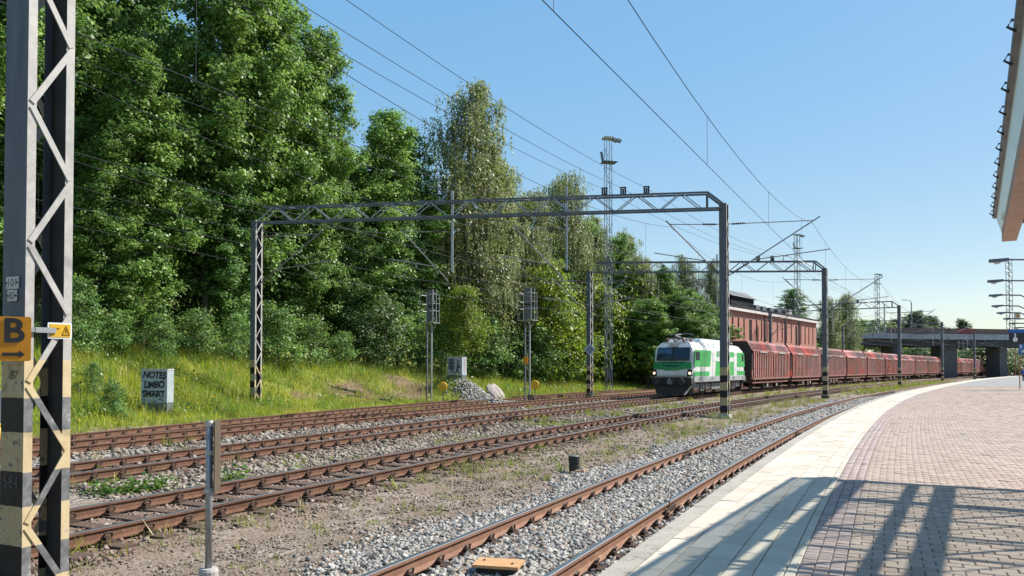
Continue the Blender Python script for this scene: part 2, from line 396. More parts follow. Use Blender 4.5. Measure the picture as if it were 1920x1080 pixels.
# crushed stones lying on the bed
def stones(s, off, size, zoff=0.0, seed=0, flat=0.72):
    r = np.random.default_rng(seed); n = len(s)
    x, y = Pxy(s, off); z = ground_z(s, off) + zoff
    cube = np.array([(-1, -1, -1), (1, -1, -1), (1, 1, -1), (-1, 1, -1), (-1, -1, 1), (1, -1, 1), (1, 1, 1), (-1, 1, 1)], float) * 0.5
    V = np.repeat(cube[None], n, 0) + r.uniform(-0.26, 0.26, (n, 8, 3))
    V[:, 4:, :2] *= r.uniform(0.45, 0.95, (n, 1, 1))
    V *= np.c_[r.uniform(0.7, 1.35, n), r.uniform(0.6, 1.1, n), r.uniform(0.5, 0.95, n) * flat][:, None, :] * size[:, None, None]
    a, bb, c = r.uniform(0, 6.28, n), r.normal(0, 0.45, n), r.normal(0, 0.45, n)
    ca, sa = np.cos(a), np.sin(a); cb, sb = np.cos(bb), np.sin(bb); cc, sc = np.cos(c), np.sin(c)
    X, Y, Z = V[..., 0].copy(), V[..., 1].copy(), V[..., 2].copy()
    Y, Z = Y * cb[:, None] - Z * sb[:, None], Y * sb[:, None] + Z * cb[:, None]
    X, Z = X * cc[:, None] + Z * sc[:, None], -X * sc[:, None] + Z * cc[:, None]
    X, Y = X * ca[:, None] - Y * sa[:, None], X * sa[:, None] + Y * ca[:, None]
    V = np.stack([X + x[:, None], Y + y[:, None], Z + (z + size * 0.22)[:, None]], -1)
    q = np.array([(3, 2, 1, 0), (4, 5, 6, 7), (0, 1, 5, 4), (1, 2, 6, 5), (2, 3, 7, 6), (3, 0, 4, 7)])
    F = (np.arange(n)[:, None, None] * 8 + q[None]).reshape(-1, 4)
    return V, F, np.c_[x, y, z]
M['stone'] = rnd_mat('grey_ballast_stone', [(0.0, (0.09, 0.085, 0.08)), (0.15, (0.2, 0.19, 0.175)), (0.5, (0.315, 0.3, 0.275)), (0.8, (0.42, 0.4, 0.37)), (0.9, (0.3, 0.23, 0.175)), (1.0, (0.16, 0.115, 0.09))], 0.9, 30, 0.2)
M['stone_brown'] = rnd_mat('rust_stained_stone', [(0.0, (0.1, 0.065, 0.05)), (0.4, (0.19, 0.125, 0.095)), (0.8, (0.26, 0.195, 0.155)), (1.0, (0.36, 0.31, 0.27))], 0.9, 30, 0.2)
def scatter(s0, s1, o0, o1, dens, seed):
    r = np.random.default_rng(seed); n = int((s1 - s0) * (o1 - o0) * dens)
    return r.uniform(s0, s1, n), r.uniform(o0, o1, n), r
# clean ballast of the platform track
parts_s = []
for (a, b_, dens, sz, sd) in ((4.5, 13, 620, 0.048, 1), (13, 24, 430, 0.053, 2), (24, 40, 210, 0.066, 3), (40, 64, 100, 0.085, 4)):
    s, o, r = scatter(a, b_, -2.36, 2.0, dens, sd)
    edge = 1.1 + 0.45 * np.sin(s * 0.9) + r.normal(0, 0.25, len(s)); keep = o < edge
    keep &= ~((np.abs(np.abs(o - OFF1) - 0.797) < 0.17) & (r.random(len(s)) < 0.8)) & (np.abs(np.abs(o - OFF1) - 0.797) > 0.06)
    s, o = s[keep], o[keep]; parts_s.append((s, o, sz * np.exp(np.random.default_rng(sd + 50).normal(0, 0.22, len(s)))))
s = np.concatenate([p[0] for p in parts_s]); o = np.concatenate([p[1] for p in parts_s]); size = np.concatenate([p[2] for p in parts_s])
zo = 0.02 * smooth((1.35 - np.abs(o - OFF1)) / 0.5)
V, F, cen = stones(s, o, size, zo, 11)
u, v, dep = proj(cen[:, 0], cen[:, 1], cen[:, 2])
inside = (u > 30) & (u < 1900) & (v < 1075)
rank = np.where(inside, size / cen[:, 1], 0); top = np.argsort(-rank)[:290]
sel = np.zeros(len(s), bool); sel[top] = True
keepF = ~np.repeat(sel, 6)
Vr = V[~sel].reshape(-1, 3); n = len(Vr) // 8
q = np.array([(3, 2, 1, 0), (4, 5, 6, 7), (0, 1, 5, 4), (1, 2, 6, 5), (2, 3, 7, 6), (3, 0, 4, 7)])
rr = np.random.default_rng(5)
tag(link('ballast_stones', np_mesh('ballast_stones', Vr, (np.arange(n)[:, None, None] * 8 + q[None]).reshape(-1, 4), [M['stone']], rnd=np.repeat(rr.random(n), 6)), parent=bed), kind='stuff')
for i in top:
    c = V[i].mean(0); me = bpy.data.meshes.new('stone'); me.from_pydata([tuple(p) for p in (V[i] - c)], [], q.tolist()); me.materials.append(M['stone'])
    link('stone', me, None, bed, loc=tuple(c))
# dirtier stones along the other tracks
ps = []
for (a, b_, o0, o1, dens, sz, sd) in ((5, 22, 3.5, 6.7, 130, 0.038, 21), (22, 45, 3.6, 6.6, 45, 0.06, 22), (11, 40, 8.4, 12.0, 60, 0.055, 23), (12, 40, 13.2, 17.5, 30, 0.065, 24), (3, 18, 1.0, 3.6, 60, 0.024, 27)):
    s, o, r = scatter(a, b_, o0, o1, dens, sd); ps.append((s, o, sz * np.exp(r.normal(0, 0.3, len(s)))))
s = np.concatenate([p[0] for p in ps]); o = np.concatenate([p[1] for p in ps]); size = np.concatenate([p[2] for p in ps])
V, F, _ = stones(s, o, size, 0, 12)
tag(link('stained_stones', np_mesh('stained_stones', V.reshape(-1, 3), F, [M['stone_brown']], rnd=np.repeat(rr.random(len(s)), 6)), parent=bed), kind='stuff')
ps = []
for (a, b_, o0, o1, dens, sz, sd) in ((9, 26, 6.8, 9.0, 80, 0.06, 31), (26, 50, 6.8, 9.2, 30, 0.085, 32), (11, 34, 12.2, 14.4, 90, 0.07, 33), (34, 52, 12.6, 14.2, 30, 0.09, 34)):
    s, o, r = scatter(a, b_, o0, o1, dens, sd); ps.append((s, o, sz * np.exp(r.normal(0, 0.3, len(s)))))
s = np.concatenate([p[0] for p in ps]); o = np.concatenate([p[1] for p in ps]); size = np.concatenate([p[2] for p in ps])
for (a, b_, o0, o1, dens, sz, sd) in ((3.5, 9, 0.9, 3.9, 330, 0.017, 36), (9, 16, 0.9, 3.9, 160, 0.024, 37), (16, 30, 0.9, 3.9, 45, 0.036, 38)):
    s_, o_, r = scatter(a, b_, o0, o1, dens, sd); s = np.concatenate([s, s_]); o = np.concatenate([o, o_]); size = np.concatenate([size, sz * np.exp(r.normal(0, 0.35, len(s_)))])
V, F, _ = stones(s, o, size, 0, 13)
M['gravel'] = rnd_mat('dusty_grey_gravel', [(0.0, (0.09, 0.068, 0.055)), (0.3, (0.17, 0.14, 0.113)), (0.7, (0.25, 0.215, 0.175)), (1.0, (0.35, 0.31, 0.26))], 0.95, 1.5, 0.3)
tag(link('loose_gravel', np_mesh('loose_gravel', V.reshape(-1, 3), F, [M['gravel']], rnd=np.repeat(rr.random(len(s)), 6)), parent=bed), kind='stuff')

# ------------------------------------------------------------------ tracks
RAILP = [(-0.075, -0.172), (-0.075, -0.160), (-0.012, -0.138), (-0.009, -0.055), (-0.036, -0.038), (-0.036, -0.006), (-0.026, 0.0), (0.026, 0.0), (0.036, -0.006), (0.036, -0.038), (0.009, -0.055), (0.012, -0.138), (0.075, -0.160), (0.075, -0.172)]
def rail_clip_mesh():
    b = MB(); b.box((0, 0.0, 0.012), (0.15, 0.20, 0.024))
    b.box((0, 0.012, 0.04), (0.07, 0.06, 0.035))
    pts = [(-0.05, -0.02, 0.03), (-0.062, 0.012, 0.06), (-0.04, 0.03, 0.092), (0, 0.036, 0.106), (0.04, 0.03, 0.092), (0.062, 0.012, 0.06), (0.05, -0.02, 0.03)]
    b.tube(pts, 0.013, 4); return b.fix('rail_clip')
CLIP = rail_clip_mesh(); CLIP.materials.append(M['clip'])
def sleeper_mesh(name, mat, w, h, L):
    b = MB(); b.box((0, 0, -h / 2), (w, L, h)); me = b.fix(name); me.materials.append(mat); return me
SLT = sleeper_mesh('timber_sleeper', M['timber'], 0.24, 0.16, 2.65)
SLC = sleeper_mesh('concrete_sleeper', M['conc_sleeper'], 0.26, 0.2, 2.6)
def track(label, offf, s0, s1, sides, topm, sleeper, n_clip, n_sleep, sl_to, zs=-0.176, spacing=0.61):
    base = P(s0, float(offf(s0)), -0.3)
    t = thing('railway_track', label, 'railway track', tuple(base))
    for side in (0.797, -0.797):
        b = MB(); sv = np.concatenate([np.arange(s0, min(70, s1), 0.7), np.arange(70, s1 + 0.1, 3.0)]) if s1 > 70 else np.arange(s0, s1, 0.7)
        path = []
        for s_ in sv:
            p = P(s_, float(offf(s_)) + side, 0.0) - base; th = float(head(s_)); path.append((p, (-math.cos(th), math.sin(th))))
        b.sweep(RAILP, path, 0, lambda k: 1 if k in (5, 6, 7) else 0); link('rail', b.fix('rail'), [M[sides], M[topm]], t)
    ss = np.arange(s0 + 0.3, sl_to, spacing); k = 0; rest = []; restsl = []
    vis = []
    for s_ in ss:
        p = P(s_, float(offf(s_)), zs); u_, v_, d_ = proj(p.x, p.y, p.z); vis.append(d_ > 1 and -60 < u_ < 1980 and v_ < 1130)
    nsl = 0
    for s_, ok in zip(ss, vis):
        rz = rotz(s_); o_ = float(offf(s_))
        if ok and nsl < n_sleep:
            link('sleeper', sleeper, None, t, P(s_, o_, zs) - base, (0, 0, rz + random.uniform(-0.012, 0.012))); nsl += 1
        else: restsl.append((s_, o_, rz))
        for side in (0.797, -0.797):
            for j in (1, -1):
                pos = P(s_, o_ + side + j * 0.105, zs) - base; rr_ = rz + (0 if j > 0 else math.pi)
                # clip mesh: +y points away from the rail
                if ok and k < n_clip: link('rail_clip', CLIP, None, t, pos, (0, 0, rr_)).scale = (1.15, 1.1, 1.2); k += 1
                elif s_ > -1: rest.append((pos, rr_))
    for nm, src, lst in (('far_rail_clips', CLIP, rest), ('far_sleepers', sleeper, [(P(a, b_, zs) - base, c) for a, b_, c in restsl])):
        if not lst: continue
        v0 = np.zeros(len(src.vertices) * 3, np.float32); src.vertices.foreach_get('co', v0); v0 = v0.reshape(-1, 3); pol = [tuple(p.vertices) for p in src.polygons]
        b = MB()
        for pos, a in lst:
            c_, s__ = math.cos(a), math.sin(a); vv = np.c_[v0[:, 0] * c_ - v0[:, 1] * s__ + pos.x, v0[:, 0] * s__ + v0[:, 1] * c_ + pos.y, v0[:, 2] + pos.z]
            b.add(vv.tolist(), pol)
        tag(link(nm, b.mesh(nm), src.materials[0], t), kind='stuff')
    return t
track('nearest railway track with orange rusted rails beside the paved platform', lambda s: OFF1 + 0 * s, 1.0, 330, 'rail_orange', 'railtop', SLC, 280, 110, 78, -0.185)
track('second railway track from the platform with brown timber sleepers', lambda s: OFF2 + 0 * s, 2.0, 330, 'rail', 'railtop', SLT, 280, 110, 90)
track('third railway track from the platform, the one the train stands on', off3, 6.0, 330, 'rail', 'railtop', SLT, 160, 80, 70)
track('fourth railway track from the platform, between gravel and the grass side', off4, 8.0, 330, 'rail', 'railtop_dull', SLT, 100, 60, 62)
track('farthest rusty railway track at the foot of the grass bank', off5, 8.0, 330, 'rail', 'railtop_dull', SLT, 60, 40, 58)

# ------------------------------------------------------------------ platform
EDGE, PZ = -2.40, 0.28
def plat_mesh():
    b = MB(); sv = np.concatenate([np.arange(-25, 90, 1.0), np.arange(90, 330, 5)])
    prof = [(0, -1.0), (0, -0.016), (-45, -0.016), (-45, -1.0)]
    path = [(P(s_, EDGE - 0.10, PZ), (-math.cos(head(s_)), math.sin(head(s_)))) for s_ in sv]
    b.sweep([(a, z) for a, z in prof], path, 0); return b.fix('platform')
M['joint_sand'] = simple('sandy_joint_fill', (0.27, 0.225, 0.185), (0.2, 0.165, 0.14), 3, 0.95)
plat = tag(link('platform', plat_mesh(), M['joint_sand']), kind='structure')
def edge_mesh():
    b = MB(); sv = np.concatenate([np.arange(-25, 90, 1.0), np.arange(90, 330, 4)])
    path = [(P(s_, EDGE, PZ), (-math.cos(head(s_)), math.sin(head(s_)))) for s_ in sv]
    b.sweep([(0.0, -0.14), (0.0, -0.012), (-0.012, 0.0), (-0.22, 0.0), (-0.22, -0.14)], path); return b.fix('edge_beam')
M['edge'] = simple('platform_edge_concrete', (0.36, 0.33, 0.28), (0.28, 0.255, 0.22), 2, 0.9, 0, (0.2, 0.18, 0.155), 0.4, 40)
link('edge_beam', edge_mesh(), M['edge'], plat)
M['slab'] = rnd_mat('pale_concrete_slab', [(0.0, (0.47, 0.41, 0.335)), (0.5, (0.52, 0.46, 0.38)), (1.0, (0.56, 0.5, 0.415))], 0.9, 3, 0.2, 0.25, 120)
M['brick'] = rnd_mat('pinkish_brown_paver', [(0.0, (0.33, 0.25, 0.205)), (0.4, (0.37, 0.285, 0.235)), (0.75, (0.4, 0.315, 0.265)), (1.0, (0.365, 0.3, 0.25))], 0.9, 1.3, 0.22, 0.3, 140)
M['brick_mauve'] = rnd_mat('mauve_paver', [(0.0, (0.32, 0.245, 0.225)), (0.6, (0.37, 0.29, 0.27)), (1.0, (0.41, 0.325, 0.3))], 0.9, 9, 0.18, 0.3, 140)
def stained(m, sc=0.55, amt=0.35):
    nt = m.node_tree; b = nt.nodes['Principled BSDF']; l = b.inputs['Base Color'].links[0]; src = l.from_socket; g = nd(nt, 'ShaderNodeNewGeometry')
    n = noise(nt, sc, 7, 0.7, g.outputs['Position'], 0.4); n2 = noise(nt, 14, 3, 0.5, g.outputs['Position'])
    f = math_(nt, 'MULTIPLY', ramp(nt, n.outputs[0], [(0.5, (0, 0, 0)), (0.72, (1, 1, 1))]), amt); f2 = math_(nt, 'MULTIPLY', ramp(nt, n2.outputs[0], [(0.74, (0, 0, 0)), (0.77, (1, 1, 1))]), 0.6)
    col = mixc(nt, f, src, (0.17, 0.15, 0.13)); col = mixc(nt, f2, col, (0.12, 0.11, 0.1)); nt.links.new(col, b.inputs['Base Color'])
for k_ in ('slab', 'brick', 'brick_mauve'): stained(M[k_], 0.5 if k_ != 'slab' else 0.8, 0.17)
M['asphalt'] = simple('worn_platform_asphalt', (0.28, 0.27, 0.255), (0.22, 0.215, 0.205), 0.6, 0.95, 0, (0.18, 0.175, 0.17), 0.3, 60)
def pavers(rows, mat, n_single, single_name, rest_name, seed):
    """rows: list of (s_lo, s_hi, off_lo, off_hi) pieces"""
    A = np.array(rows); r = np.random.default_rng(seed); n = len(A)
    g = 0.0045; h = r.normal(0, 0.0022, n)
    s4 = np.stack([A[:, 0] + g, A[:, 1] - g, A[:, 1] - g, A[:, 0] + g], 1); o4 = np.stack([A[:, 2] + g, A[:, 2] + g, A[:, 3] - g, A[:, 3] - g], 1)
    c = 0.006
    s4i = np.stack([A[:, 0] + g + c, A[:, 1] - g - c, A[:, 1] - g - c, A[:, 0] + g + c], 1); o4i = np.stack([A[:, 2] + g + c, A[:, 2] + g + c, A[:, 3] - g - c, A[:, 3] - g - c], 1)
    x0, y0 = Pxy(s4.ravel(), o4.ravel()); x1, y1 = Pxy(s4i.ravel(), o4i.ravel())
    V = np.zeros((n, 12, 3))
    V[:, 0:4, 0] = x0.reshape(n, 4); V[:, 0:4, 1] = y0.reshape(n, 4); V[:, 0:4, 2] = PZ - 0.05
    V[:, 4:8, 0] = x0.reshape(n, 4); V[:, 4:8, 1] = y0.reshape(n, 4); V[:, 4:8, 2] = PZ - 0.005 + h[:, None]
    V[:, 8:12, 0] = x1.reshape(n, 4); V[:, 8:12, 1] = y1.reshape(n, 4); V[:, 8:12, 2] = PZ + h[:, None] + r.normal(0, 0.001, (n, 4))
    q = np.array([(0, 1, 5, 4), (1, 2, 6, 5), (2, 3, 7, 6), (3, 0, 4, 7), (4, 5, 9, 8), (5, 6, 10, 9), (6, 7, 11, 10), (7, 4, 8, 11), (8, 9, 10, 11)])[:, ::-1]
    cen = V[:, 8:12].mean(1); u_, v_, d_ = proj(cen[:, 0], cen[:, 1], cen[:, 2])
    ins = (d_ > 1) & (u_ > -20) & (u_ < 1940) & (v_ < 1100); area = (A[:, 1] - A[:, 0]) * (A[:, 3] - A[:, 2])
    rank = np.where(ins, area / np.maximum(d_, 1) ** 2, 0); top = np.argsort(-rank)[:n_single]
    vis = (d_ > 1) & (u_ > -150) & (u_ < 2080) & (v_ < 1300); sel = np.zeros(n, bool); sel[top] = True
    for i in top:
        me = bpy.data.meshes.new(single_name); me.from_pydata([tuple(p) for p in V[i] - cen[i]], [], q.tolist()); me.materials.append(mat); link(single_name, me, None, plat, tuple(cen[i]))
    k = ~sel & vis; Vr = V[k]; m_ = len(Vr)
    if m_: tag(link(rest_name, np_mesh(rest_name, Vr.reshape(-1, 3), (np.arange(m_)[:, None, None] * 12 + q[None]).reshape(-1, 4), [mat], rnd=np.repeat(r.random(m_), 9)), parent=plat), kind='stuff')
rows = []; e = EDGE - 0.22; r_ = random.Random(4)
for k in range(5):
    s_ = 1.0 + 0.31 * k
    while s_ < 330:
        L = 0.62 if s_ < 120 else 6.0; rows.append((s_, s_ + L, e - 0.236 * (k + 1), e - 0.236 * k)); s_ += L
pavers(rows, M['slab'], 290, 'paving_slab', 'far_paving_slabs', 41)
e2 = e - 1.18; rows = []; s_ = 1.0
while s_ < 330:
    L = 0.3 if s_ < 100 else 6.0; rows.append((s_, s_ + L, e2 - 0.09, e2)); s_ += L
pavers(rows, M['slab'], 60, 'border_slab', 'far_border_slabs', 42)
e3 = e2 - 0.09; rows = []
for k in range(3):
    s_ = 1.0 + 0.05 * k
    while s_ < 88: rows.append((s_, s_ + 0.1, e3 - 0.12 * (k + 1), e3 - 0.12 * k)); s_ += 0.1
pavers(rows, M['brick_mauve'], 200, 'border_brick', 'far_border_bricks', 43)
e4 = e3 - 0.36; rows = []; s_ = 1.0; k = 0
while s_ < 88:
    wid = 5.0 if s_ < 14 else 14; w = 0.205; o_ = e4 - (0.1 if k % 2 else 0.0)
    if k % 2: rows.append((s_, s_ + 0.138, e4 - 0.1, e4))
    while o_ > e4 - wid: rows.append((s_, s_ + 0.138, o_ - w, o_)); o_ -= w
    s_ += 0.138; k += 1
pavers(rows, M['brick'], 300, 'paving_brick', 'far_paving_bricks', 44)
b = MB()
sv = np.arange(88, 330, 4)
path = [(P(s_, e3 - 0.002, PZ), (-math.cos(head(s_)), math.sin(head(s_)))) for s_ in sv]
b.sweep([(0, -0.05), (0, 0.0), (-42, 0.0), (-42, -0.05)], path)
link('asphalt_paving', b.fix('asphalt_paving'), M['asphalt'], plat)
b = MB(); sv = np.arange(10, 88.1, 4)
path = [(P(s_, e4 - 5.02 if s_ < 14 else e4 - 14.05, PZ - 0.002), (-math.cos(head(s_)), math.sin(head(s_)))) for s_ in sv]
b.sweep([(0, -0.05), (0, 0.0), (-20, 0.0), (-20, -0.05)], path)
link('outer_paving', b.fix('outer_paving'), M['asphalt'], plat)
# ------------------------------------------------------------------ overhead line: masts, gantries, wires
def mast_paint():
    m, nt, b = new_mat('shaded_striped_mast_paint'); tc = coords(nt); sp = nd(nt, 'ShaderNodeSeparateXYZ'); nt.links.new(tc, sp.inputs[0])
    n = noise(nt, 5, 6, 0.7, tc); n2 = noise(nt, 1.6, 4, 0.6, scaled(nt, tc, (3, 3, 0.6)))
    z = math_(nt, 'ADD', sp.outputs[2], math_(nt, 'MULTIPLY_ADD', n.outputs[0], 0.03, -0.015))
    grey = ramp(nt, n2.outputs[0], [(0.3, (0.06, 0.072, 0.085)), (0.6, (0.095, 0.108, 0.125)), (0.8, (0.13, 0.145, 0.16))])
    yel = ramp(nt, n.outputs[0], [(0.3, (0.14, 0.11, 0.065)), (0.46, (0.36, 0.28, 0.155)), (0.56, (0.4, 0.32, 0.18)), (0.6, (0.09, 0.095, 0.1))])
    blk = ramp(nt, n.outputs[0], [(0.4, (0.005, 0.005, 0.006)), (0.7, (0.016, 0.016, 0.017))])
    k = math_(nt, 'FRACT', math_(nt, 'DIVIDE', math_(nt, 'ADD', z, 0.42), 0.69)); isb = math_(nt, 'LESS_THAN', k, 0.47)
    col = mixc(nt, isb, yel, blk); col = mixc(nt, math_(nt, 'GREATER_THAN', z, 2.33), col, grey)
    nt.links.new(col, b.inputs['Base Color']); b.inputs['Roughness'].default_value = 0.6; b.inputs['Specular IOR Level'].default_value = 0.35
    bump(nt, b, n.outputs[0], 0.15, 0.01); return m
def lace_paint():
    m, nt, b = new_mat('sunlit_lacing_paint'); tc = coords(nt); g = nd(nt, 'ShaderNodeNewGeometry'); sp = nd(nt, 'ShaderNodeSeparateXYZ'); nt.links.new(g.outputs['Position'], sp.inputs[0])
    n = noise(nt, 7, 5, 0.7, g.outputs['Position'])
    z = math_(nt, 'ADD', sp.outputs[2], 0.25)
    grey = ramp(nt, n.outputs[0], [(0.35, (0.3, 0.285, 0.265)), (0.65, (0.42, 0.4, 0.375))]); yel = ramp(nt, n.outputs[0], [(0.35, (0.46, 0.35, 0.19)), (0.62, (0.54, 0.43, 0.26)), (0.68, (0.3, 0.28, 0.26))])
    blk = ramp(nt, n.outputs[0], [(0.4, (0.1, 0.1, 0.105)), (0.62, (0.2, 0.2, 0.2)), (0.7, (0.5, 0.47, 0.45))])
    k = math_(nt, 'FRACT', math_(nt, 'DIVIDE', math_(nt, 'ADD', z, 0.42), 0.69)); col = mixc(nt, math_(nt, 'LESS_THAN', k, 0.46), yel, blk); col = mixc(nt, math_(nt, 'GREATER_THAN', z, 2.33), col, grey)
    nt.links.new(col, b.inputs['Base Color']); b.inputs['Roughness'].default_value = 0.6; return m
M['mast'] = mast_paint(); M['lace'] = lace_paint()  # shade painted into the web stripes, sunlight into flange and lacing stripes
M['mast_in'] = simple('dark_mast_steel', (0.045, 0.042, 0.042), (0.06, 0.055, 0.052), 4, 0.7, 0.2)
M['beam'] = simple('gantry_beam_steel', (0.13, 0.14, 0.15), (0.085, 0.09, 0.1), 3, 0.5, 0.5)
MW, MD, MF = 0.34, 0.46, 0.085          # web width (across), depth (along the line), flange
def mast(parent, base, top, th, origin, single=True, step=0.62):
    """two channels joined by zigzag lacing; th = heading of the line there"""
    ex = Vector((math.sin(th), math.cos(th), 0)); ey = Vector((-math.cos(th), math.sin(th), 0)); B = Vector(base) - Vector(origin); H = top - base[2]
    for sgn in (-1, 1):
        prof = [(-MW / 2, 0), (MW / 2, 0), (MW / 2, MF), (MW / 2 - 0.011, MF), (MW / 2 - 0.011, 0.012), (-MW / 2 + 0.011, 0.012), (-MW / 2 + 0.011, MF), (-MW / 2, MF)]
        poly = [ey * a + ex * (sgn * (MD / 2 - c)) for a, c in prof]
        b = MB(); b.prism(poly, (0, 0, H)); me = b.fix('channel'); me.materials.append(M['mast']); me.materials.append(M['lace']); me.materials.append(M['mast_in'])
        for p in me.polygons:
            if p.normal.dot(ex) * sgn < -0.9: p.material_index = 2                      # inward faces take the darker material; flanges below get sunlight in their colour
            if abs(p.normal.dot(ey)) > 0.9 and abs(p.center.dot(ey)) > MW / 2 - 0.004: p.material_index = 1
        link('channel', me, None, parent, B)
    allb = MB()
    for side in (-1, 1):
        z = 0.15; k = 0 if side < 0 else 1
        while z + step * 1.05 < H:
            a = ex * ((-1 if k % 2 else 1) * (MD / 2 - MF * 0.45)) + ey * (side * (MW / 2 + 0.006)); c = ex * ((1 if k % 2 else -1) * (MD / 2 - MF * 0.45)) + ey * (side * (MW / 2 + 0.006))
            p0 = B + a + Vector((0, 0, z)); p1 = B + c + Vector((0, 0, z + step))
            if single:
                b = MB(); mid = (p0 + p1) / 2; b.bar(p0 - mid, p1 - mid, 0.058, 0.012, ey); link('lacing_bar', b.fix('lacing_bar'), M['lace'], parent, mid)
            else: allb.bar(p0, p1, 0.055, 0.014, ey)
            z += step * 1.06; k += 1
    if not single: tag(link('lacing', allb.fix('lacing'), M['lace'], parent), kind='stuff')
    b = MB(); b.box((0, 0, 0.0), (0.75, 0.66, 0.34), taper=0.72); me = b.fix('foundation'); o = link('foundation', me, M['concrete'] if single else M['black'], parent, B + Vector((0, 0, 0.02)), (0, 0, math.pi / 2 - th))
def insulator(parent, a, b_, n=7, r=0.062):
    pr = [(0.0, 0.02)]
    for i in range(n): t = (i + 0.5) / n; pr += [(t - 0.35 / n, 0.028), (t, r), (t + 0.35 / n, 0.028)]
    pr.append((1.0, 0.02)); m_ = MB(); m_.lathe(a, b_, pr, 8); return link('insulator', m_.fix('insulator', True), M['insul'], parent)
def cantilever(parent, base, target, zt=8.62, zb=6.2, zc=6.45, thin=1.0, flip=1):
    """base: (x,y) of the post; target: (x,y) above the track centre; coordinates relative to the parent"""
    bx, tx = Vector((*base, 0)), Vector((*target, 0)); d = (tx - bx); L = d.length; d.normalize(); up = Vector((0, 0, 1))
    b = MB(); r = 0.028 * thin
    tip = bx + d * (L + 0.05) + up * (zt + 0.06); dia0 = bx + d * 0.12 + up * zb
    b.tube([bx + d * 0.15 + up * zt, tip], r * 0.8, 5)
    dd = (tip - dia0); b.tube([dia0, dia0 + dd * 1.07], r * 1.15, 6)
    q = dia0 + dd * 0.3; reg = bx + d * (L + 0.75) + up * (q.z + 0.42)
    b.tube([q, reg], r * 0.9, 5)
    h = q.lerp(reg, 0.4); st = bx + d * (L - 0.02) + up * zc
    b.tube([h, h + up * -0.22], r * 0.7, 4); b.tube([h + up * -0.06 + d * 0.06, h + up * 0.0 + d * 0.14, st + up * 0.16, st], r * 0.55, 4)
    o = link('cantilever', b.fix('cantilever'), M['tube'] if thin >= 1 else M['tube'], parent)
    insulator(o, bx + d * 0.35 + up * zt, bx + d * 0.95 + up * (zt + 0.02), 7, 0.06 * thin); insulator(o, dia0 + dd * 0.06, dia0 + dd * 0.26, 8, 0.068 * thin)
    return o
def gantry(label, right, left, s_ref, single, zt, posts=(), cants=(), base_r=-0.25, base_l=-0.15, feeders=(), bar_step=0.98):
    """right/left: xy of the two masts; posts: xy fractions of drop posts; cants: (post xy, target xy)"""
    org = Vector((right[0], right[1], base_r)); th = float(head(s_ref))
    g = thing('portal_gantry', label, 'overhead gantry', tuple(org), group='gantries spanning the tracks')
    mast(g, (right[0], right[1], base_r), zt, th, org, single); mast(g, (left[0], left[1], base_l), zt - 0.1, th, org, single)
    a = Vector((right[0], right[1], 0)) - org; c = Vector((left[0], left[1], 0)) - org; d = (c - a); L = d.length; d.normalize(); px_ = Vector((-d.y, d.x, 0))
    up = Vector((0, 0, 1)); zb_, zt_ = zt - 0.22, zt + 0.52; hw = 0.24
    for sx in (-1, 1):
        for z in (zb_, zt_):
            i0, i1 = (0.0, 0.0) if z == zb_ else (0.75, 0.45); b = MB()
            b.bar(a + d * i0 + px_ * (sx * hw) + up * z, c - d * i1 + px_ * (sx * hw) + up * z, 0.07, 0.08); link('chord', b.fix('chord'), M['beam'], g)
        b = MB(); b.bar(a + d * 0.75 + px_ * (sx * hw) + up * zt_, a + d * 0.08 + px_ * (sx * hw) + up * (zt - 0.02), 0.07, 0.09); b.bar(a + d * 0.75 + px_ * (sx * hw) + up * zt_, a + d * 0.75 + px_ * (sx * hw) + up * zb_, 0.06, 0.05); link('end_strut', b.fix('end_strut'), M['beam'], g)
    n = int(L / bar_step); rest = MB(); mt = M['galv'] if single else M['galv_dark']
    for i in range(1, n):
        for sx in (-1, 1):
            x0, x1 = (i - 0.0) * L / n, (i + 0.92) * L / n
            if x1 > L: continue
            z0, z1 = (zb_, zt_) if i % 2 else (zt_, zb_)
            p0, p1 = a + d * x0 + px_ * (sx * (hw + 0.0)) + up * z0, a + d * x1 + px_ * (sx * hw) + up * z1
            if single: b = MB(); mid = (p0 + p1) / 2; b.bar(p0 - mid, p1 - mid, 0.03, 0.045); link('lattice_bar', b.fix('lattice_bar'), mt, g, mid)
            else: rest.bar(p0, p1, 0.03, 0.045)
        if i % 3 == 0:
            p0, p1 = a + d * (i * L / n) - px_ * hw + up * zt_, a + d * ((i + 0.5) * L / n) + px_ * hw + up * zt_
            (rest if not single else rest).bar(p0, p1, 0.03, 0.03)
    tag(link('cross_lacing' if single else 'lattice', rest.fix('lattice'), mt, g), kind='stuff')
    for fr in posts:
        p = a + d * (fr * L) - px_ * (hw + 0.1); b = MB()
        b.bar(p + up * (zt - 2.85), p + up * (zt + 1.15), 0.1, 0.1, px_); link('drop_post', b.fix('drop_post'), M['galv'], g)
    for fr in feeders:
        p = a + d * (fr * L) + up * (zt_ + 0.04); b = MB(); b.tube([p, p + up * 0.06], 0.1, 8); b.tube([p + up * 0.06, p + up * 0.3], [0.05, 0.05], 6)
        b.box(p + up * 0.2 + d * 0.1, (0.07, 0.07, 0.32)); b.box(p + up * 0.2 - d * 0.1, (0.07, 0.07, 0.32)); b.box(p + up * 0.37, (0.09, 0.3, 0.05), Matrix.Rotation(math.atan2(d.y, d.x) - math.pi / 2, 3, 'Z'))
        link('feeder_insulator', b.fix('feeder_insulator'), M['black'], g)
    for (bxy, txy) in cants:
        cantilever(g, (bxy[0] - org.x, bxy[1] - org.y), (txy[0] - org.x, txy[1] - org.y), zt=8.62 - base_r, zb=6.2 - base_r, zc=6.45 - base_r, thin=1.0 if single else 1.15)
    return g, org
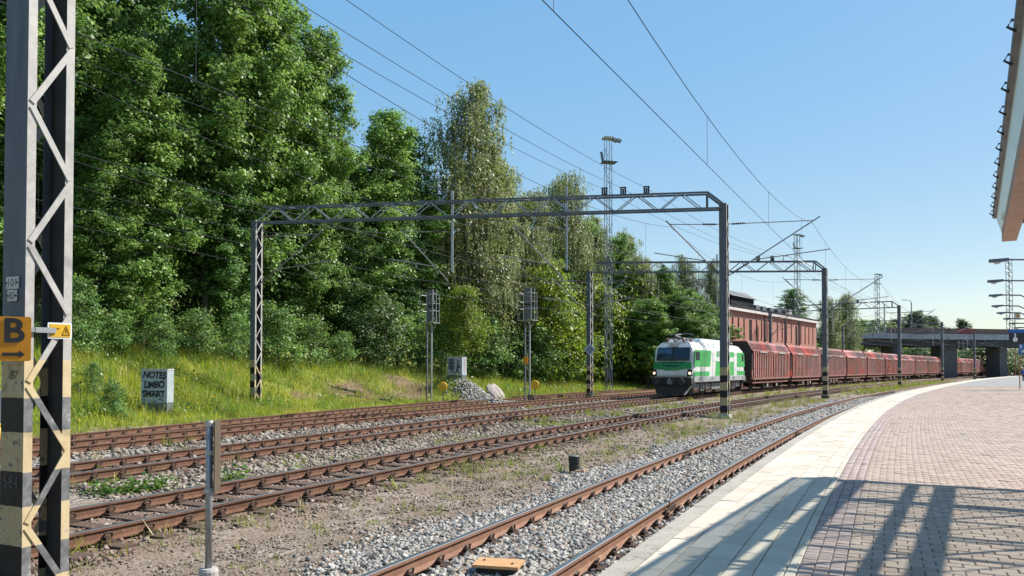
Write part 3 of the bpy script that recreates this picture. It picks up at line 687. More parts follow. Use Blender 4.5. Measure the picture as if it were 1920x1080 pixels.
TOFF = [lambda s: OFF1, lambda s: OFF2, lambda s: float(off3(s)), lambda s: float(off4(s)), lambda s: float(off5(s))]
def tr(k, s): p = P(s, TOFF[k](s)); return (p.x, p.y)
def lerp2(a, b_, t): return (a[0] + (b_[0] - a[0]) * t, a[1] + (b_[1] - a[1]) * t)
# supports along the line: (right mast xy, left mast xy, s)
G = []
sG0 = to_so(-4.62, 7.43)[0]; p = P(sG0, 2.8); q = P(sG0, 24.5); G.append(((p.x, p.y), (q.x, q.y), sG0))
G.append(((9.75, 35.2), (-12.9, 38.7), to_so(9.75, 35.2)[0]))
G.append(((23.5, 57.6), (5.9, 58.3), to_so(23.5, 57.6)[0]))
for px_r, Y_r in ((1679, 92), (1765, 125), (1830, 158)):
    sr, _ = to_so(at(px_r, Y_r), Y_r); p = P(sr, 2.7); q = P(sr, 17.9); G.append(((p.x, p.y), (q.x, q.y), sr))
SUP = []     # per gantry: wire points above each track
def above(gi, k):
    """point above track k on gantry gi's line"""
    a, c, s_ = G[gi]; best = None
    for t in np.linspace(-0.25, 1.15, 281):
        x, y = lerp2(a, c, t); ss_, oo_ = to_so(x, y); e_ = abs(oo_ - TOFF[k](ss_))
        if best is None or e_ < best[0]: best = (e_, x, y)
    return (best[1], best[2])
for gi in range(len(G)): SUP.append([above(gi, k) for k in range(5)])
for k_, fr_ in ((2, 0.317), (3, 0.562)):
    L_ = math.dist(G[1][0], G[1][1]); SUP[1][k_] = lerp2(G[1][0], G[1][1], fr_ + 2.35 / L_)
SUP[1][4] = lerp2(G[1][0], G[1][1], 1 - 3.2 / math.dist(G[1][0], G[1][1]))
g0, o0 = gantry('nearest overhead gantry with the big striped lattice mast at the left picture edge', G[0][0], G[0][1], G[0][2], True, 9.5, (0.32, 0.55), [(G[0][0], SUP[0][1]), (G[0][0], SUP[0][0])], feeders=(0.153, 0.2, 0.238, 0.56))
a, c, s_ = G[1]
g1, o1 = gantry('large overhead gantry spanning all tracks in front of the trees', a, c, s_, True, 9.55, (0.317, 0.562),
    [(a, SUP[1][0]), (a, SUP[1][1]), (lerp2(a, c, 0.317), SUP[1][2]), (lerp2(a, c, 0.562), SUP[1][3]), (c, SUP[1][4])], base_r=-0.3, base_l=gz(*c) - 0.05, feeders=(0.153, 0.2, 0.238))
a, c, s_ = G[2]
gantry('overhead gantry beside the locomotive, left mast carrying a blue diamond sign', a, c, s_, False, 9.5, (0.45,), [(a, SUP[2][0]), (a, SUP[2][1]), (lerp2(a, c, 0.45), SUP[2][2]), (c, SUP[2][3]), (c, SUP[2][4])], feeders=(0.22, 0.28))
for gi, lb in ((3, 'overhead gantry in front of the brick building and the rusty wagons'), (4, 'small overhead gantry beyond the brick building, second before the bridge'), (5, 'smallest overhead gantry standing just before the road bridge')):
    a, c, s_ = G[gi]; gantry(lb, a, c, s_, False, 9.5, (0.5,), [(a, SUP[gi][0]), (a, SUP[gi][1]), (c, SUP[gi][3])], feeders=(0.3,))

def wire_obj(parent, name, pts, r, mat=None):
    b = MB(); b.tube(pts, r, 4); return link(name, b.fix(name), mat or M['wire'], parent)
names = ['over the nearest track', 'over the second track', 'over the third track, above the train', 'over the fourth track', 'over the farthest track by the trees']
for k in range(5):
    base = Vector((*SUP[0][k], -0.2)); t = thing('overhead_line', 'thin contact and carrier wires ' + names[k], 'overhead wire', tuple(base), group='overhead lines of the tracks')
    prev = P(-26, TOFF[k](-26)); pts = [(prev.x, prev.y)] + [SUP[gi][k] for gi in range(len(G))]
    last = P(G[-1][2] + 60, TOFF[k](G[-1][2] + 60)); pts.append((last.x, last.y))
    for i in range(len(pts) - 1):
        A_, B_ = Vector((*pts[i], 0)), Vector((*pts[i + 1], 0)); L = (B_ - A_).length; rw = 0.0085 if i < 3 else 0.012
        cp = []; mp = []; up = Vector((0, 0, 1)); sag = min(1.25, L * 0.035)
        for j in range(13):
            u_ = j / 12; p = A_.lerp(B_, u_) - base; cp.append(p + up * (6.45 - 0.03 * 4 * u_ * (1 - u_))); mp.append(p + up * (8.55 - sag * 4 * u_ * (1 - u_)))
        wire_obj(t, 'contact_wire', cp, rw); wire_obj(t, 'carrier_wire', mp, rw)
        nd_ = max(3, int(L / 6.5))
        for j in range(nd_):
            u_ = (j + 0.5) / nd_; p = A_.lerp(B_, u_) - base; wire_obj(t, 'dropper', [p + up * 6.44, p + up * (8.55 - sag * 4 * u_ * (1 - u_))], 0.0045 if i < 3 else 0.007)
for fr, lb in ((0.153, 'rightmost of the three bare feeder wires crossing the open sky'), (0.2, 'middle of the three bare feeder wires crossing the open sky'), (0.238, 'leftmost of the three bare feeder wires, passing in front of the tall birch')):
    a0 = Vector((*lerp2(G[0][0], G[0][1], fr), 10.42)); t = thing('feeder_wire', lb, 'wire', tuple(a0), group='feeder wires above the gantries')
    for gi in range(0, 3):
        A_ = Vector((*lerp2(G[gi][0], G[gi][1], fr), 10.42)); B_ = Vector((*lerp2(G[gi + 1][0], G[gi + 1][1], fr), 10.42))
        wire_obj(t, 'wire_span', [A_.lerp(B_, j / 12) - a0 + Vector((0, 0, -0.5 * 4 * (j / 12) * (1 - j / 12))) for j in range(13)], 0.010)
a0 = Vector((*lerp2(G[0][0], G[0][1], 0.56), 10.6)); t = thing('return_wire', 'single thin wire running along in front of the tree crowns', 'wire', tuple(a0))
A_, B_ = a0, Vector((*lerp2(G[1][0], G[1][1], 0.562), 10.6)); wire_obj(t, 'wire_span', [A_.lerp(B_, j / 10) - a0 + Vector((0, 0, -0.4 * 4 * (j / 10) * (1 - j / 10))) for j in range(11)], 0.009)

# signs on the big striped mast
th0 = float(head(sG0)); ex = Vector((math.sin(th0), math.cos(th0), 0)); ey = Vector((-math.cos(th0), math.sin(th0), 0)); Bm = Vector((*G[0][0], 0))
fr_ = Bm - ex * (MD / 2 + 0.004)                # front web face of the mast
nrm = -ex
def plate(parent, name, poly2, c, n, th, mat):
    """flat plate from a 2d outline (right, up) seen from direction n"""
    n = Vector(n).normalized(); rt = Vector((-n.y, n.x, 0)); b = MB(); b.prism([c + rt * x + Vector((0, 0, y)) - n * th for x, y in poly2], n * th); return link(name, b.fix(name), mat, parent)
def rrect(w, h, r=0.02):
    o = []
    for cx, cy, a0 in ((w / 2 - r, h / 2 - r, 0), (-w / 2 + r, h / 2 - r, 90), (-w / 2 + r, -h / 2 + r, 180), (w / 2 - r, -h / 2 + r, 270)):
        for k in range(4): a_ = math.radians(a0 + 30 * k); o.append((cx + r * math.cos(a_), cy + r * math.sin(a_)))
    return o
def lettering(parent, s, size, c, n, mat, bold=0.0, shear=0.0, name='lettering', eps=0.004, roll=0.0, sx=1.0, spacing=1.0):
    me = text_mesh(s, size, mat, 0.0012, bold, shear, spacing=spacing); n = Vector(n).normalized(); o = link(name, me, None, parent, tuple(c + n * eps)); o.rotation_euler = facing(n)
    if roll: o.rotation_euler = (facing(n).to_matrix() @ Matrix.Rotation(roll, 3, 'Z')).to_euler()
    o.scale = (sx, 1, 1); return o
nB = Vector((0.45, -0.89, 0)).normalized()       # the sign turns slightly towards the platform
rtB = Vector((-nB.y, nB.x, 0))
cB = Bm - ex * (MD / 2 + 0.08) - ey * 0.135 + Vector((0, 0, 2.27))
sg = thing('track_sign', 'orange square sign with black letter B and an arrow on the striped mast', 'sign', tuple(cB))
plate(sg, 'sign_plate', rrect(0.275, 0.41, 0.02), Vector((0, 0, 0)), nB, 0.006, M['orange'])
lettering(sg, 'B', 0.31, Vector((0, 0, 0.065)), nB, M['black'], 0.008)
ar = [(-0.085, -0.158), (0.045, -0.158), (0.045, -0.180), (0.09, -0.143), (0.045, -0.106), (0.045, -0.128), (-0.085, -0.128)]
plate(sg, 'arrow', ar, nB * 0.004, nB, 0.003, M['black'])
b = MB(); pe = Bm - ex * 0.15 - ey * (MW / 2 + 0.02) + Vector((0, 0, 2.36)) - cB; b.bar(rtB * 0.1 - nB * 0.02 + Vector((0, 0, 0.09)), pe, 0.02, 0.045); b.bar(pe, pe + ex * 0.2, 0.03, 0.05)
link('bracket', b.fix('bracket'), M['galv'], sg)
nW = (-ey)                                       # sunlit lacing side
cW = Bm - ey * (MW / 2 + 0.03) + ex * 0.09 + Vector((0, 0, 2.36)); nW2 = (nW - ex * 0.25).normalized()
sg = thing('warning_sign', 'small yellow electrical warning plate with triangle on the striped mast', 'sign', tuple(cW))
plate(sg, 'back_plate', rrect(0.215, 0.155, 0.01), Vector((0, 0, 0)), nW2, 0.005, M['white'])
plate(sg, 'yellow_panel', rrect(0.185, 0.125, 0.005), nW2 * 0.003, nW2, 0.002, M['yellow'])
M['sign_dark'] = simple('dark_sign_print', (0.25, 0.12, 0.01), (0.22, 0.1, 0.01), 5, 0.5)
rtW = Vector((-nW2.y, nW2.x, 0))
b = MB()
tri_ = [(0.02, -0.04), (0.085, -0.04), (0.0525, 0.045)]
for i in range(3):
    p0, p1 = tri_[i], tri_[(i + 1) % 3]; b.bar(rtW * p0[0] + Vector((0, 0, p0[1])) + nW2 * 0.006, rtW * p1[0] + Vector((0, 0, p1[1])) + nW2 * 0.006, 0.007, 0.002, nW2)
b.bar(rtW * 0.0525 + Vector((0, 0, -0.025)) + nW2 * 0.006, rtW * 0.0525 + Vector((0, 0, 0.015)) + nW2 * 0.006, 0.006, 0.002, nW2)
for z_, w_ in ((0.024, 0.085), (-0.014, 0.045)): b.bar(rtW * -0.088 + Vector((0, 0, z_)) + nW2 * 0.006, rtW * (-0.088 + w_) + Vector((0, 0, z_ - 0.002)) + nW2 * 0.006, 0.008, 0.002, nW2)
link('print', b.fix('print'), M['sign_dark'], sg)
for txt, z_, w_, h_, lb in (('101', 2.80, 0.19, 0.115, 'wider upper grey plate with embossed number high on the striped mast'), ('85', 2.68, 0.14, 0.105, 'narrower lower grey plate with embossed number high on the striped mast')):
    c_ = fr_ + Vector((0, 0, z_)); sg = thing('number_plate', lb, 'number plate', tuple(c_), group=None)
    plate(sg, 'plate', rrect(w_, h_, 0.006), Vector((0, 0, 0)) - ex * 0.012, nrm, 0.006, M['lightgrey']); lettering(sg, txt, h_ * 0.95, -ex * 0.012, nrm, M['galv_dark'], 0.0, eps=0.001)
    b = MB()
    for sx in (-1, 1): b.box(Vector((0, 0, 0)) - ex * 0.014 + ey * (sx * (w_ / 2 - 0.012)), (0.014, 0.014, 0.014))
    link('bolts', b.fix('bolts'), M['black'], sg)
M['chalk'] = simple('white_chalk', (0.16, 0.16, 0.165), (0.1, 0.1, 0.105), 30, 0.9)
lettering(g0, '584', 0.16, fr_ - o0 + Vector((0, 0, 0.93)), nrm, M['chalk'], -0.004, name='chalk_number', eps=0.003, sx=0.9)
lettering(g0, '/87', 0.12, fr_ - o0 + Vector((0, 0, 1.93)), nrm, M['mast_in'], -0.002, 0.3, name='scribble', eps=0.003, sx=0.9)

# diamond sign on the second gantry's left mast
c_ = Vector((*G[2][1], 0)) + Vector((-0.05, -0.42, zat(655, 58))); n_ = Vector((-0.1, -1, 0)).normalized()
sg = thing('diamond_sign', 'blue diamond shaped sign with white and black rings on a gantry mast', 'sign', tuple(c_))
for k, (r_, mt) in enumerate(((0.42, 'white'), (0.37, 'blue_sign'), (0.27, 'white'), (0.235, 'black'), (0.13, 'white'), (0.095, 'blue_sign'))):
    plate(sg, ('border', 'field', 'outer_ring', 'inner_field', 'inner_ring', 'centre')[k], [(r_, 0), (0, r_), (-r_, 0), (0, -r_)], n_ * (0.004 * k), n_, 0.008 if k == 0 else 0.004, M[mt])

# ------------------------------------------------------------------ signals
M['signal_grey'] = simple('signal_housing', (0.14, 0.145, 0.15), (0.1, 0.1, 0.105), 3, 0.6)
def signal(label, x, y, z0, ztop, orange_box=False):
    t = thing('railway_signal', label, 'railway signal', (x, y, z0), rotz(to_so(x, y)[0]), group='colour light signals seen from behind')
    H = ztop - z0; zc = H - 2.15
    for sy in (-1, 1):
        b = MB(); b.box((0, sy * 0.17, zc / 2), (0.1, 0.07, zc)); link('mast_rail', b.fix('mast_rail'), M['galv'] if sy < 0 else M['galv_dark'], t)
    k = 0; z = 0.3
    while z < zc:
        b = MB(); b.box((0, 0, 0), (0.03, 0.3, 0.035)); link('rung', b.fix('rung'), M['galv'], t, (0, 0, z)); z += 0.31
    b = MB(); b.box((0, 0, zc), (0.75, 1.1, 0.05)); link('platform_grating', b.fix('platform_grating'), M['galv'], t)
    for (yy, hh, zz) in ((-0.02, 1.0, zc + 1.6), (-0.02, 0.85, zc + 0.55)):
        b = MB(); b.box((0.05, yy, zz), (0.14, 0.46, hh)); b.box((0.15, yy, zz), (0.14, 0.32, hh * 0.8)); h = link('signal_head', b.fix('signal_head'), M['signal_grey'], t)
        for zz2 in (0.25, -0.25):
            b = MB(); b.tube([(0.21, yy, zz + zz2), (0.42, yy, zz + zz2)], 0.11, 10); link('lamp_hood', b.fix('lamp_hood'), M['black'], h)
        b = MB(); b.box((-0.06, yy - 0.12, zz + 0.2), (0.04, 0.1, 0.1)); link('cover', b.fix('cover'), M['lightgrey'], h)
    for (xx, yy) in ((-0.36, -0.5), (-0.36, 0.5), (0.36, -0.5), (0.36, 0.5)):
        b = MB(); b.tube([(xx, yy, zc), (xx, yy, zc + 1.75)], 0.022, 5); link('cage_post', b.fix('cage_post'), M['galv'], t)
    for z_ in (zc + 0.75, zc + 1.2, zc + 1.75):
        b = MB(); b.tube([(0.36, -0.5, z_), (-0.36, -0.5, z_), (-0.36, 0.5, z_), (0.36, 0.5, z_)], 0.02, 5); link('cage_rail', b.fix('cage_rail'), M['galv'], t)
    b = MB(); b.tube([(0, -0.2, zc - 0.6), (0, -0.52, zc), (0, -0.52, zc + 2.1)], 0.028, 5); link('ladder_stay', b.fix('ladder_stay'), M['galv'], t)
    if orange_box:
        b = MB(); b.box((-0.12, 0.05, 2.75), (0.16, 0.3, 0.45)); link('orange_box', b.fix('orange_box'), M['orange'], t)
        b = MB()
        for k in range(3): b.tube([(-0.05, -0.1 - 0.07 * k, -0.1), (-0.12, -0.14 - 0.08 * k, 0.55), (-0.1, -0.3 - 0.08 * k, 0.5), (-0.05, -0.42 - 0.08 * k, -0.1)], 0.03, 5)
        link('cables', b.fix('cables'), M['black'], t)
    return t
X1, Y1 = at(805, 48), 48
signal('left railway signal with caged ladder mast beside the grass bank', X1, Y1, gz(X1, Y1), zat(541, 48))
X2, Y2 = at(989, 49.5), 49.5
signal('right railway signal with orange box and yellow disc beside its foot', X2, Y2, -0.25, zat(538, 49.5), True)
def disc_marker(label, x, y, z0, h, r=0.3, n=Vector((-0.15, -1, 0)).normalized()):
    t = thing('yellow_disc_marker', label, 'trackside marker', (x, y, z0), group='yellow disc markers')
    b = MB(); b.tube([(0, 0, -0.1), (0, 0, h)], 0.035, 6); link('post', b.fix('post'), M['galv_dark'], t)
    b = MB(); b.lathe(Vector((0, 0, h + 0.12)) - n * 0.06, Vector((0, 0, h + 0.12)) + n * 0.09, [(0, r * 0.7), (0.15, r * 0.97), (0.5, r), (0.52, r * 0.9), (1, r * 0.82)], 20); link('disc', b.fix('disc', False), M['yellow'], t)
    b = MB(); b.lathe(Vector((0, 0, h + 0.12)) + n * 0.09, Vector((0, 0, h + 0.12)) + n * 0.13, [(0, 0.07), (1, 0.06)], 8); link('boss', b.fix('boss'), M['yellow'], t)
disc_marker('yellow disc marker in front of the far graffiti cabinet', at(831, 47), 47, gz(at(831, 47), 47), zat(725, 47) - gz(at(831, 47), 47) - 0.1, 0.3)
disc_marker('yellow disc marker right of the signal foot', at(1003, 51), 51, -0.2, zat(722, 51) + 0.1, 0.33)
disc_marker('yellow disc marker cut by the left picture edge', at(-8, 14.0), 14.0, -0.3, zat(805, 14) + 0.1, 0.21)
# ------------------------------------------------------------------ cabinets with graffiti
M['cab'] = simple('grey_cabinet_paint', (0.36, 0.4, 0.42), (0.29, 0.33, 0.35), 2, 0.5, 0.0, (0.25, 0.28, 0.29), 0.05)
M['cab_base'] = simple('cabinet_plinth', (0.13, 0.14, 0.14), (0.1, 0.105, 0.105), 3, 0.7)
M['spray'] = simple('black_spray_paint', (0.012, 0.012, 0.014), (0.02, 0.02, 0.022), 9, 0.6)
M['spray_blue'] = simple('dark_blue_spray_paint', (0.02, 0.035, 0.07), (0.03, 0.045, 0.08), 9, 0.6)
M['spray_red'] = simple('red_spray_paint', (0.5, 0.12, 0.13), (0.42, 0.1, 0.11), 9, 0.6)
M['spray_pale'] = simple('faint_grey_spray', (0.2, 0.23, 0.26), (0.26, 0.3, 0.33), 9, 0.6)
def cabinet(label, x, y, z0, w, d, h, rz):
    t = thing('equipment_cabinet', label, 'cabinet', (x, y, z0), rz)
    b = MB(); b.box((0, 0, h * 0.12), (w * 0.985, d * 0.985, h * 0.26)); link('plinth', b.fix('plinth'), M['cab_base'], t)
    b = MB(); b.box((0, 0, h * 0.615), (w, d, h * 0.73)); link('housing', b.fix('housing'), M['cab'], t)
    b = MB(); b.box((0, 0, h * 0.995), (w * 1.03, d * 1.05, h * 0.03)); link('lid', b.fix('lid'), M['lightgrey'], t)
    b = MB(); b.box((-w * 0.01, -d / 2 - 0.003, h * 0.615), (0.008, 0.01, h * 0.70)); link('door_seam', b.fix('door_seam'), M['cab_base'], t)
    return t
XC, YC = at(296, 32.0), 32.0
def scrawl(parent, seed, cx, cz, w, h, yface, r=0.018, n=9, mat='spray'):
    """brush strokes drawn on the face y = yface"""
    rr_ = random.Random(seed); pts = []
    for i in range(n): pts.append((cx + (i / (n - 1) - 0.5) * w + rr_.uniform(-.02, .02), yface, cz + rr_.uniform(-h / 2, h / 2)))
    b = MB(); b.tube(pts, r, 5); b.v = [(x, yface + (y - yface) * 0.15, z) for x, y, z in b.v]; link('spray_stroke', b.fix('spray_stroke'), M[mat], parent)
t = cabinet('grey equipment cabinet covered in black graffiti letters beside the grass bank', XC, YC, zat(780, 32.0) + 0.1, 1.06, 0.64, 1.85, R(1))
fy = -0.32
for txt, zz, sz, sh in (('NOTES', 1.6, 0.37, 0.2), ('LiMBO', 1.2, 0.36, 0.12), ('SMART', 0.82, 0.36, -0.15)):
    o = lettering(t, txt, sz, Vector((0, fy, zz)), (0, -1, 0), M['spray'], 0.015, sh, 'graffiti_word', 0.004, random.uniform(-0.05, 0.05), 0.84, 0.95)
scrawl(t, 3, -0.02, 0.53, 0.28, 0.1, fy - 0.003, 0.02, 4); scrawl(t, 5, 0.27, 0.55, 0.18, 0.2, fy - 0.003, 0.02, 4); scrawl(t, 8, 0.0, 1.33, 0.9, 0.12, fy - 0.003, 0.014, 8); scrawl(t, 9, -0.1, 0.95, 0.8, 0.12, fy - 0.003, 0.014, 8); scrawl(t, 10, 0.38, 1.45, 0.14, 0.25, fy - 0.003, 0.014, 6)
for k in range(5): o = lettering(t, 'SDBNC'[k], 0.2, Vector((0.5, 0.0, 1.5 - 0.22 * k)), (1, 0, 0), M['spray_pale'], 0.002, 0.2, 'graffiti_mark', 0.004)
b = MB(); b.box((0, 0, 0), (1.5, 0.55, 0.12)); o = link('concrete_slab', b.fix('concrete_slab'), M['concrete'], None, (at(283, 28.6), 28.6, gz(at(283, 28.6), 28.6) + 0.03), (0.05, 0.04, 0.3)); tag(o, 'broken concrete slab lying in front of the near graffiti cabinet', 'slab')
YD = 52.0; XD = at(857, YD)
zD = gz(XD, YD) - 0.12
t = cabinet('smaller grey cabinet with dark blue scribbles above the gravel heap', XD, YD, zD, 1.12, 0.66, 1.62, R(-25))
for k, (txt, xx, zz, sz) in enumerate((('ORC', -0.27, 1.42, 0.24), ('OBKY', -0.25, 1.22, 0.2), ('DAM', -0.27, 1.03, 0.22), ('ORST', -0.25, 0.84, 0.22), ('S', 0.25, 1.25, 0.36), ('SA', 0.3, 0.98, 0.3), ('R', 0.2, 0.72, 0.34), ('~k', -0.2, 0.66, 0.2))):
    lettering(t, txt, sz, Vector((xx, -0.33, zz)), (0, -1, 0), M['spray_blue'], 0.02, 0.1, 'graffiti_word', 0.004, 0.0, 0.85)
for k in range(4): lettering(t, 'KAST'[k], 0.24, Vector((0.56, 0.0, 1.4 - 0.24 * k)), (1, 0, 0), M['spray_red'], 0.006, 0.0, 'graffiti_mark', 0.004)
b = MB(); b.tube([(-0.75, -0.05, -0.7), (-0.75, -0.05, 0.35)], 0.04, 6); link('marker_post', b.fix('marker_post'), M['lightgrey'], t)
t2 = MB(); t2.box((at(2, 15.5), 15.5, zat(745, 15.5) - 0.4), (0.32, 0.3, 1.1)); tag(link('trackside_box', t2.fix('trackside_box'), M['lightgrey']), 'grey trackside box behind the mast at the left edge', 'box')
# gravel heap and discarded sack below the far cabinet
r9 = np.random.default_rng(9); n9 = 2600
uu = r9.normal(0, 0.42, (n9, 2)); hx, hy = at(896, 50.3), 50.3
xs = hx + uu[:, 0] * 1.9 - uu[:, 1] * 0.9; ys = hy + uu[:, 1] * 2.6
zz9 = np.array([gz(a_, b_) for a_, b_ in zip(xs[::26], ys[::26])]); zb = float(zz9.mean())
so9 = [to_so(a_, b_) for a_, b_ in zip(xs, ys)]; s9 = np.array([q_[0] for q_ in so9]); o9 = np.array([q_[1] for q_ in so9])
hgt = 0.45 * np.exp(-(uu[:, 0] ** 2 + uu[:, 1] ** 2) / 0.35) * r9.random(n9) ** 0.4
V, F, _ = stones(s9, o9, 0.10 * np.exp(r9.normal(0, 0.25, n9)), hgt, 14)
tag(link('gravel_heap', np_mesh('gravel_heap', V.reshape(-1, 3), F, [M['stone']], rnd=np.repeat(r9.random(n9), 6))), 'grey heap of gravel below the far cabinet', 'gravel', kind='stuff')
def sack():
    n, m = 14, 10; V = []; F = []; r = random.Random(2)
    for i in range(n):
        for j in range(m):
            a_ = math.pi * j / (m - 1); t_ = i / (n - 1); rad = 0.42 * (0.45 + 0.75 * math.sin(math.pi * (0.12 + 0.83 * t_)) ** 0.7)
            V.append((math.cos(a_) * rad * (1 + r.uniform(-.07, .07)), -t_ * 1.9, math.sin(a_) * rad * 0.7 * (1 + r.uniform(-.12, .12)) - 0.72 * t_ + 0.1 * math.sin(j * 2.4)))
    for i in range(n - 1):
        for j in range(m - 1): k = i * m + j; F.append((k, k + 1, k + m + 1, k + m))
    b = MB(); b.add(V, F); return b.fix('sack', True)
M['sackcloth'] = simple('dusty_tarp', (0.42, 0.36, 0.32), (0.3, 0.25, 0.225), 3, 0.9, 0, (0.5, 0.45, 0.4), 0.5, 9, (4, 1, 4))
hx2, hy2 = at(920, 52.4), 52.4
tag(link('discarded_sack', sack(), M['sackcloth'], None, (hx2, hy2, gz(hx2, hy2) + 0.55), (0, 0, R(22))), 'pale dusty sack lying on the slope beside the gravel heap', 'sack')
# ------------------------------------------------------------------ floodlight towers
def tower(label, x, y, z0, ztop, w=0.75, heads=True, lod=1):
    t = thing('floodlight_tower', label, 'lattice tower', (x, y, z0), 0.3, group='lattice floodlight towers'); H = ztop - z0
    for sx, sy in ((-1, -1), (1, -1), (1, 1), (-1, 1)):
        b = MB(); b.bar((sx * w / 2, sy * w / 2, 0), (sx * w / 2, sy * w / 2, H), 0.06 * lod, 0.06 * lod); link('leg', b.fix('leg'), M['galv'], t)
    b = MB(); z = 0.0; k = 0; st = 0.95
    cs = [(-1, -1), (1, -1), (1, 1), (-1, 1)]
    while z + st < H:
        for i in range(4):
            p0, p1 = cs[i], cs[(i + 1) % 4]
            if k % 2: p0, p1 = p1, p0
            b.bar((p0[0] * w / 2, p0[1] * w / 2, z), (p1[0] * w / 2, p1[1] * w / 2, z + st), 0.032 * lod, 0.032 * lod)
            if k % 3 == 0: b.bar((p0[0] * w / 2, p0[1] * w / 2, z), (p1[0] * w / 2, p1[1] * w / 2, z), 0.03 * lod, 0.03 * lod)
        z += st; k += 1
    tag(link('lacing', b.fix('lacing'), M['galv'], t), kind='stuff')
    if heads:
        b = MB(); b.box((0.1, 0, H - 2.1), (1.25, 1.0, 0.07)); b.bar((-0.5, 0, H - 2.1), (-0.65, 0, H - 1.2), 0.05, 0.22); link('working_platform', b.fix('working_platform'), M['galv_dark'], t)
        b = MB(); b.box((0, 0, H + 0.06), (0.9, 0.8, 0.16)); link('head_frame', b.fix('head_frame'), M['lightgrey'], t)
        for k, (xx, yy) in enumerate(((0.6, -0.2), (0.9, -0.3))):
            b = MB(); b.box((xx, yy, H - 0.12 - 0.03 * k), (0.42, 0.4, 0.22), Matrix.Rotation(0.35, 3, 'Y')); link('floodlight', b.fix('floodlight'), M['galv'], t)
        b = MB(); b.box((0.0, 0, 1.6), (0.5, 0.3, 0.9)); link('switch_box', b.fix('switch_box'), M['galv_dark'], t)
    return t
tower('tall lattice floodlight tower rising beside the birch trees', at(1141, 68), 68, -0.2, zat(258, 68), 0.5, lod=0.75)
tower('lattice floodlight tower behind the brick building', at(1496, 122), 122, 0.0, zat(440, 122), 0.6, lod=1.0)
tower('slender lattice floodlight tower above the bridge, left of the open sky', at(1646, 172), 172, 0.0, zat(514, 172), 0.65, lod=1.2)
tower('square lattice tower behind the bridge next to the platform lamps', at(1894, 235), 235, 0.0, zat(484, 235), 1.15, heads=False, lod=1.9)
# ------------------------------------------------------------------ locomotive
M['loco_white'] = simple('loco_white_paint', (0.68, 0.69, 0.66), (0.55, 0.55, 0.52), 1.6, 0.4, 0, (0.42, 0.41, 0.37), 0.0, 40, (1, 1, 0.5))
M['loco_green'] = simple('loco_green_paint', (0.04, 0.4, 0.085), (0.04, 0.31, 0.075), 1.6, 0.4, 0, (0.07, 0.27, 0.085), 0.0, 40, (1, 1, 0.5))
M['loco_darkgreen'] = simple('loco_dark_green_paint', (0.02, 0.24, 0.06), (0.017, 0.2, 0.05), 1.0, 0.35)
M['loco_sill'] = simple('loco_grey_sill', (0.36, 0.38, 0.38), (0.27, 0.28, 0.28), 2, 0.5, 0, (0.2, 0.19, 0.17))
M['under'] = simple('brake_dust_black', (0.028, 0.025, 0.023), (0.05, 0.042, 0.036), 3, 0.85, 0.1, (0.07, 0.055, 0.042), 0.2, 30)
M['bogie'] = simple('dusty_grey_bogie', (0.22, 0.22, 0.215), (0.12, 0.115, 0.11), 3, 0.8, 0, (0.08, 0.07, 0.06))
def lamp_mat(name, c, e):
    m, nt, b = new_mat(name); b.inputs['Base Color'].default_value = (*c, 1); b.inputs['Emission Color'].default_value = (*c, 1); b.inputs['Emission Strength'].default_value = e; return m
M['headlight'] = lamp_mat('lit_headlight', (1.0, 0.85, 0.5), 1.0)
M['headlight_dim'] = lamp_mat('lit_headlight_pink', (1.0, 0.7, 0.5), 0.8)
M['pane_dark'] = simple('dark_side_window', (0.012, 0.016, 0.02), (0.02, 0.024, 0.028), 2, 0.5, spec=0.15)
LL = 14.6; HWD = 1.5
SEC = [(-1.42, 1.02), (-1.5, 1.15), (-1.5, 3.2), (-1.44, 3.42), (-1.18, 3.78), (-0.95, 3.86), (0.95, 3.86), (1.18, 3.78), (1.44, 3.42), (1.5, 3.2), (1.5, 1.15), (1.42, 1.02)]
def xf(y, z):
    """front surface of the cab"""
    return LL / 2 - tri(z, [(1.0, 0.12), (1.45, 0.0), (2.0, 0.06), (2.45, 0.16), (3.45, 0.5), (3.86, 0.95)]) - 0.16 * (abs(y) / 1.5) ** 3
def loco_body():
    b = MB(); n = len(SEC); rings = []
    for sgn, d in ((1, 0.0), (1, 0.22), (1, 0.6), (1, 1.6), (-1, 1.6), (-1, 0.6), (-1, 0.22), (-1, 0.0)):
        k = 0.90 if d == 0 else (0.97 if d == 0.22 else 1.0)
        rings.append([(sgn * (xf(y * k, z) - d if d < 1 else LL / 2 - d - 0.3), y * k, z) for y, z in SEC])
    vs = [v for r_ in rings for v in r_]; fs = []
    for i in range(len(rings) - 1):
        for k in range(n): fs.append((i * n + k, i * n + (k + 1) % n, (i + 1) * n + (k + 1) % n, (i + 1) * n + k))
    b.add(vs, fs)
    for base in (0, (len(rings) - 1) * n):        # cab faces: strips between matching left and right points
        for k in range(n // 2 - 1): b.f.append([base + k, base + k + 1, base + n - 2 - k, base + n - 1 - k]); b.m.append(0)
    return b.fix('body', False)
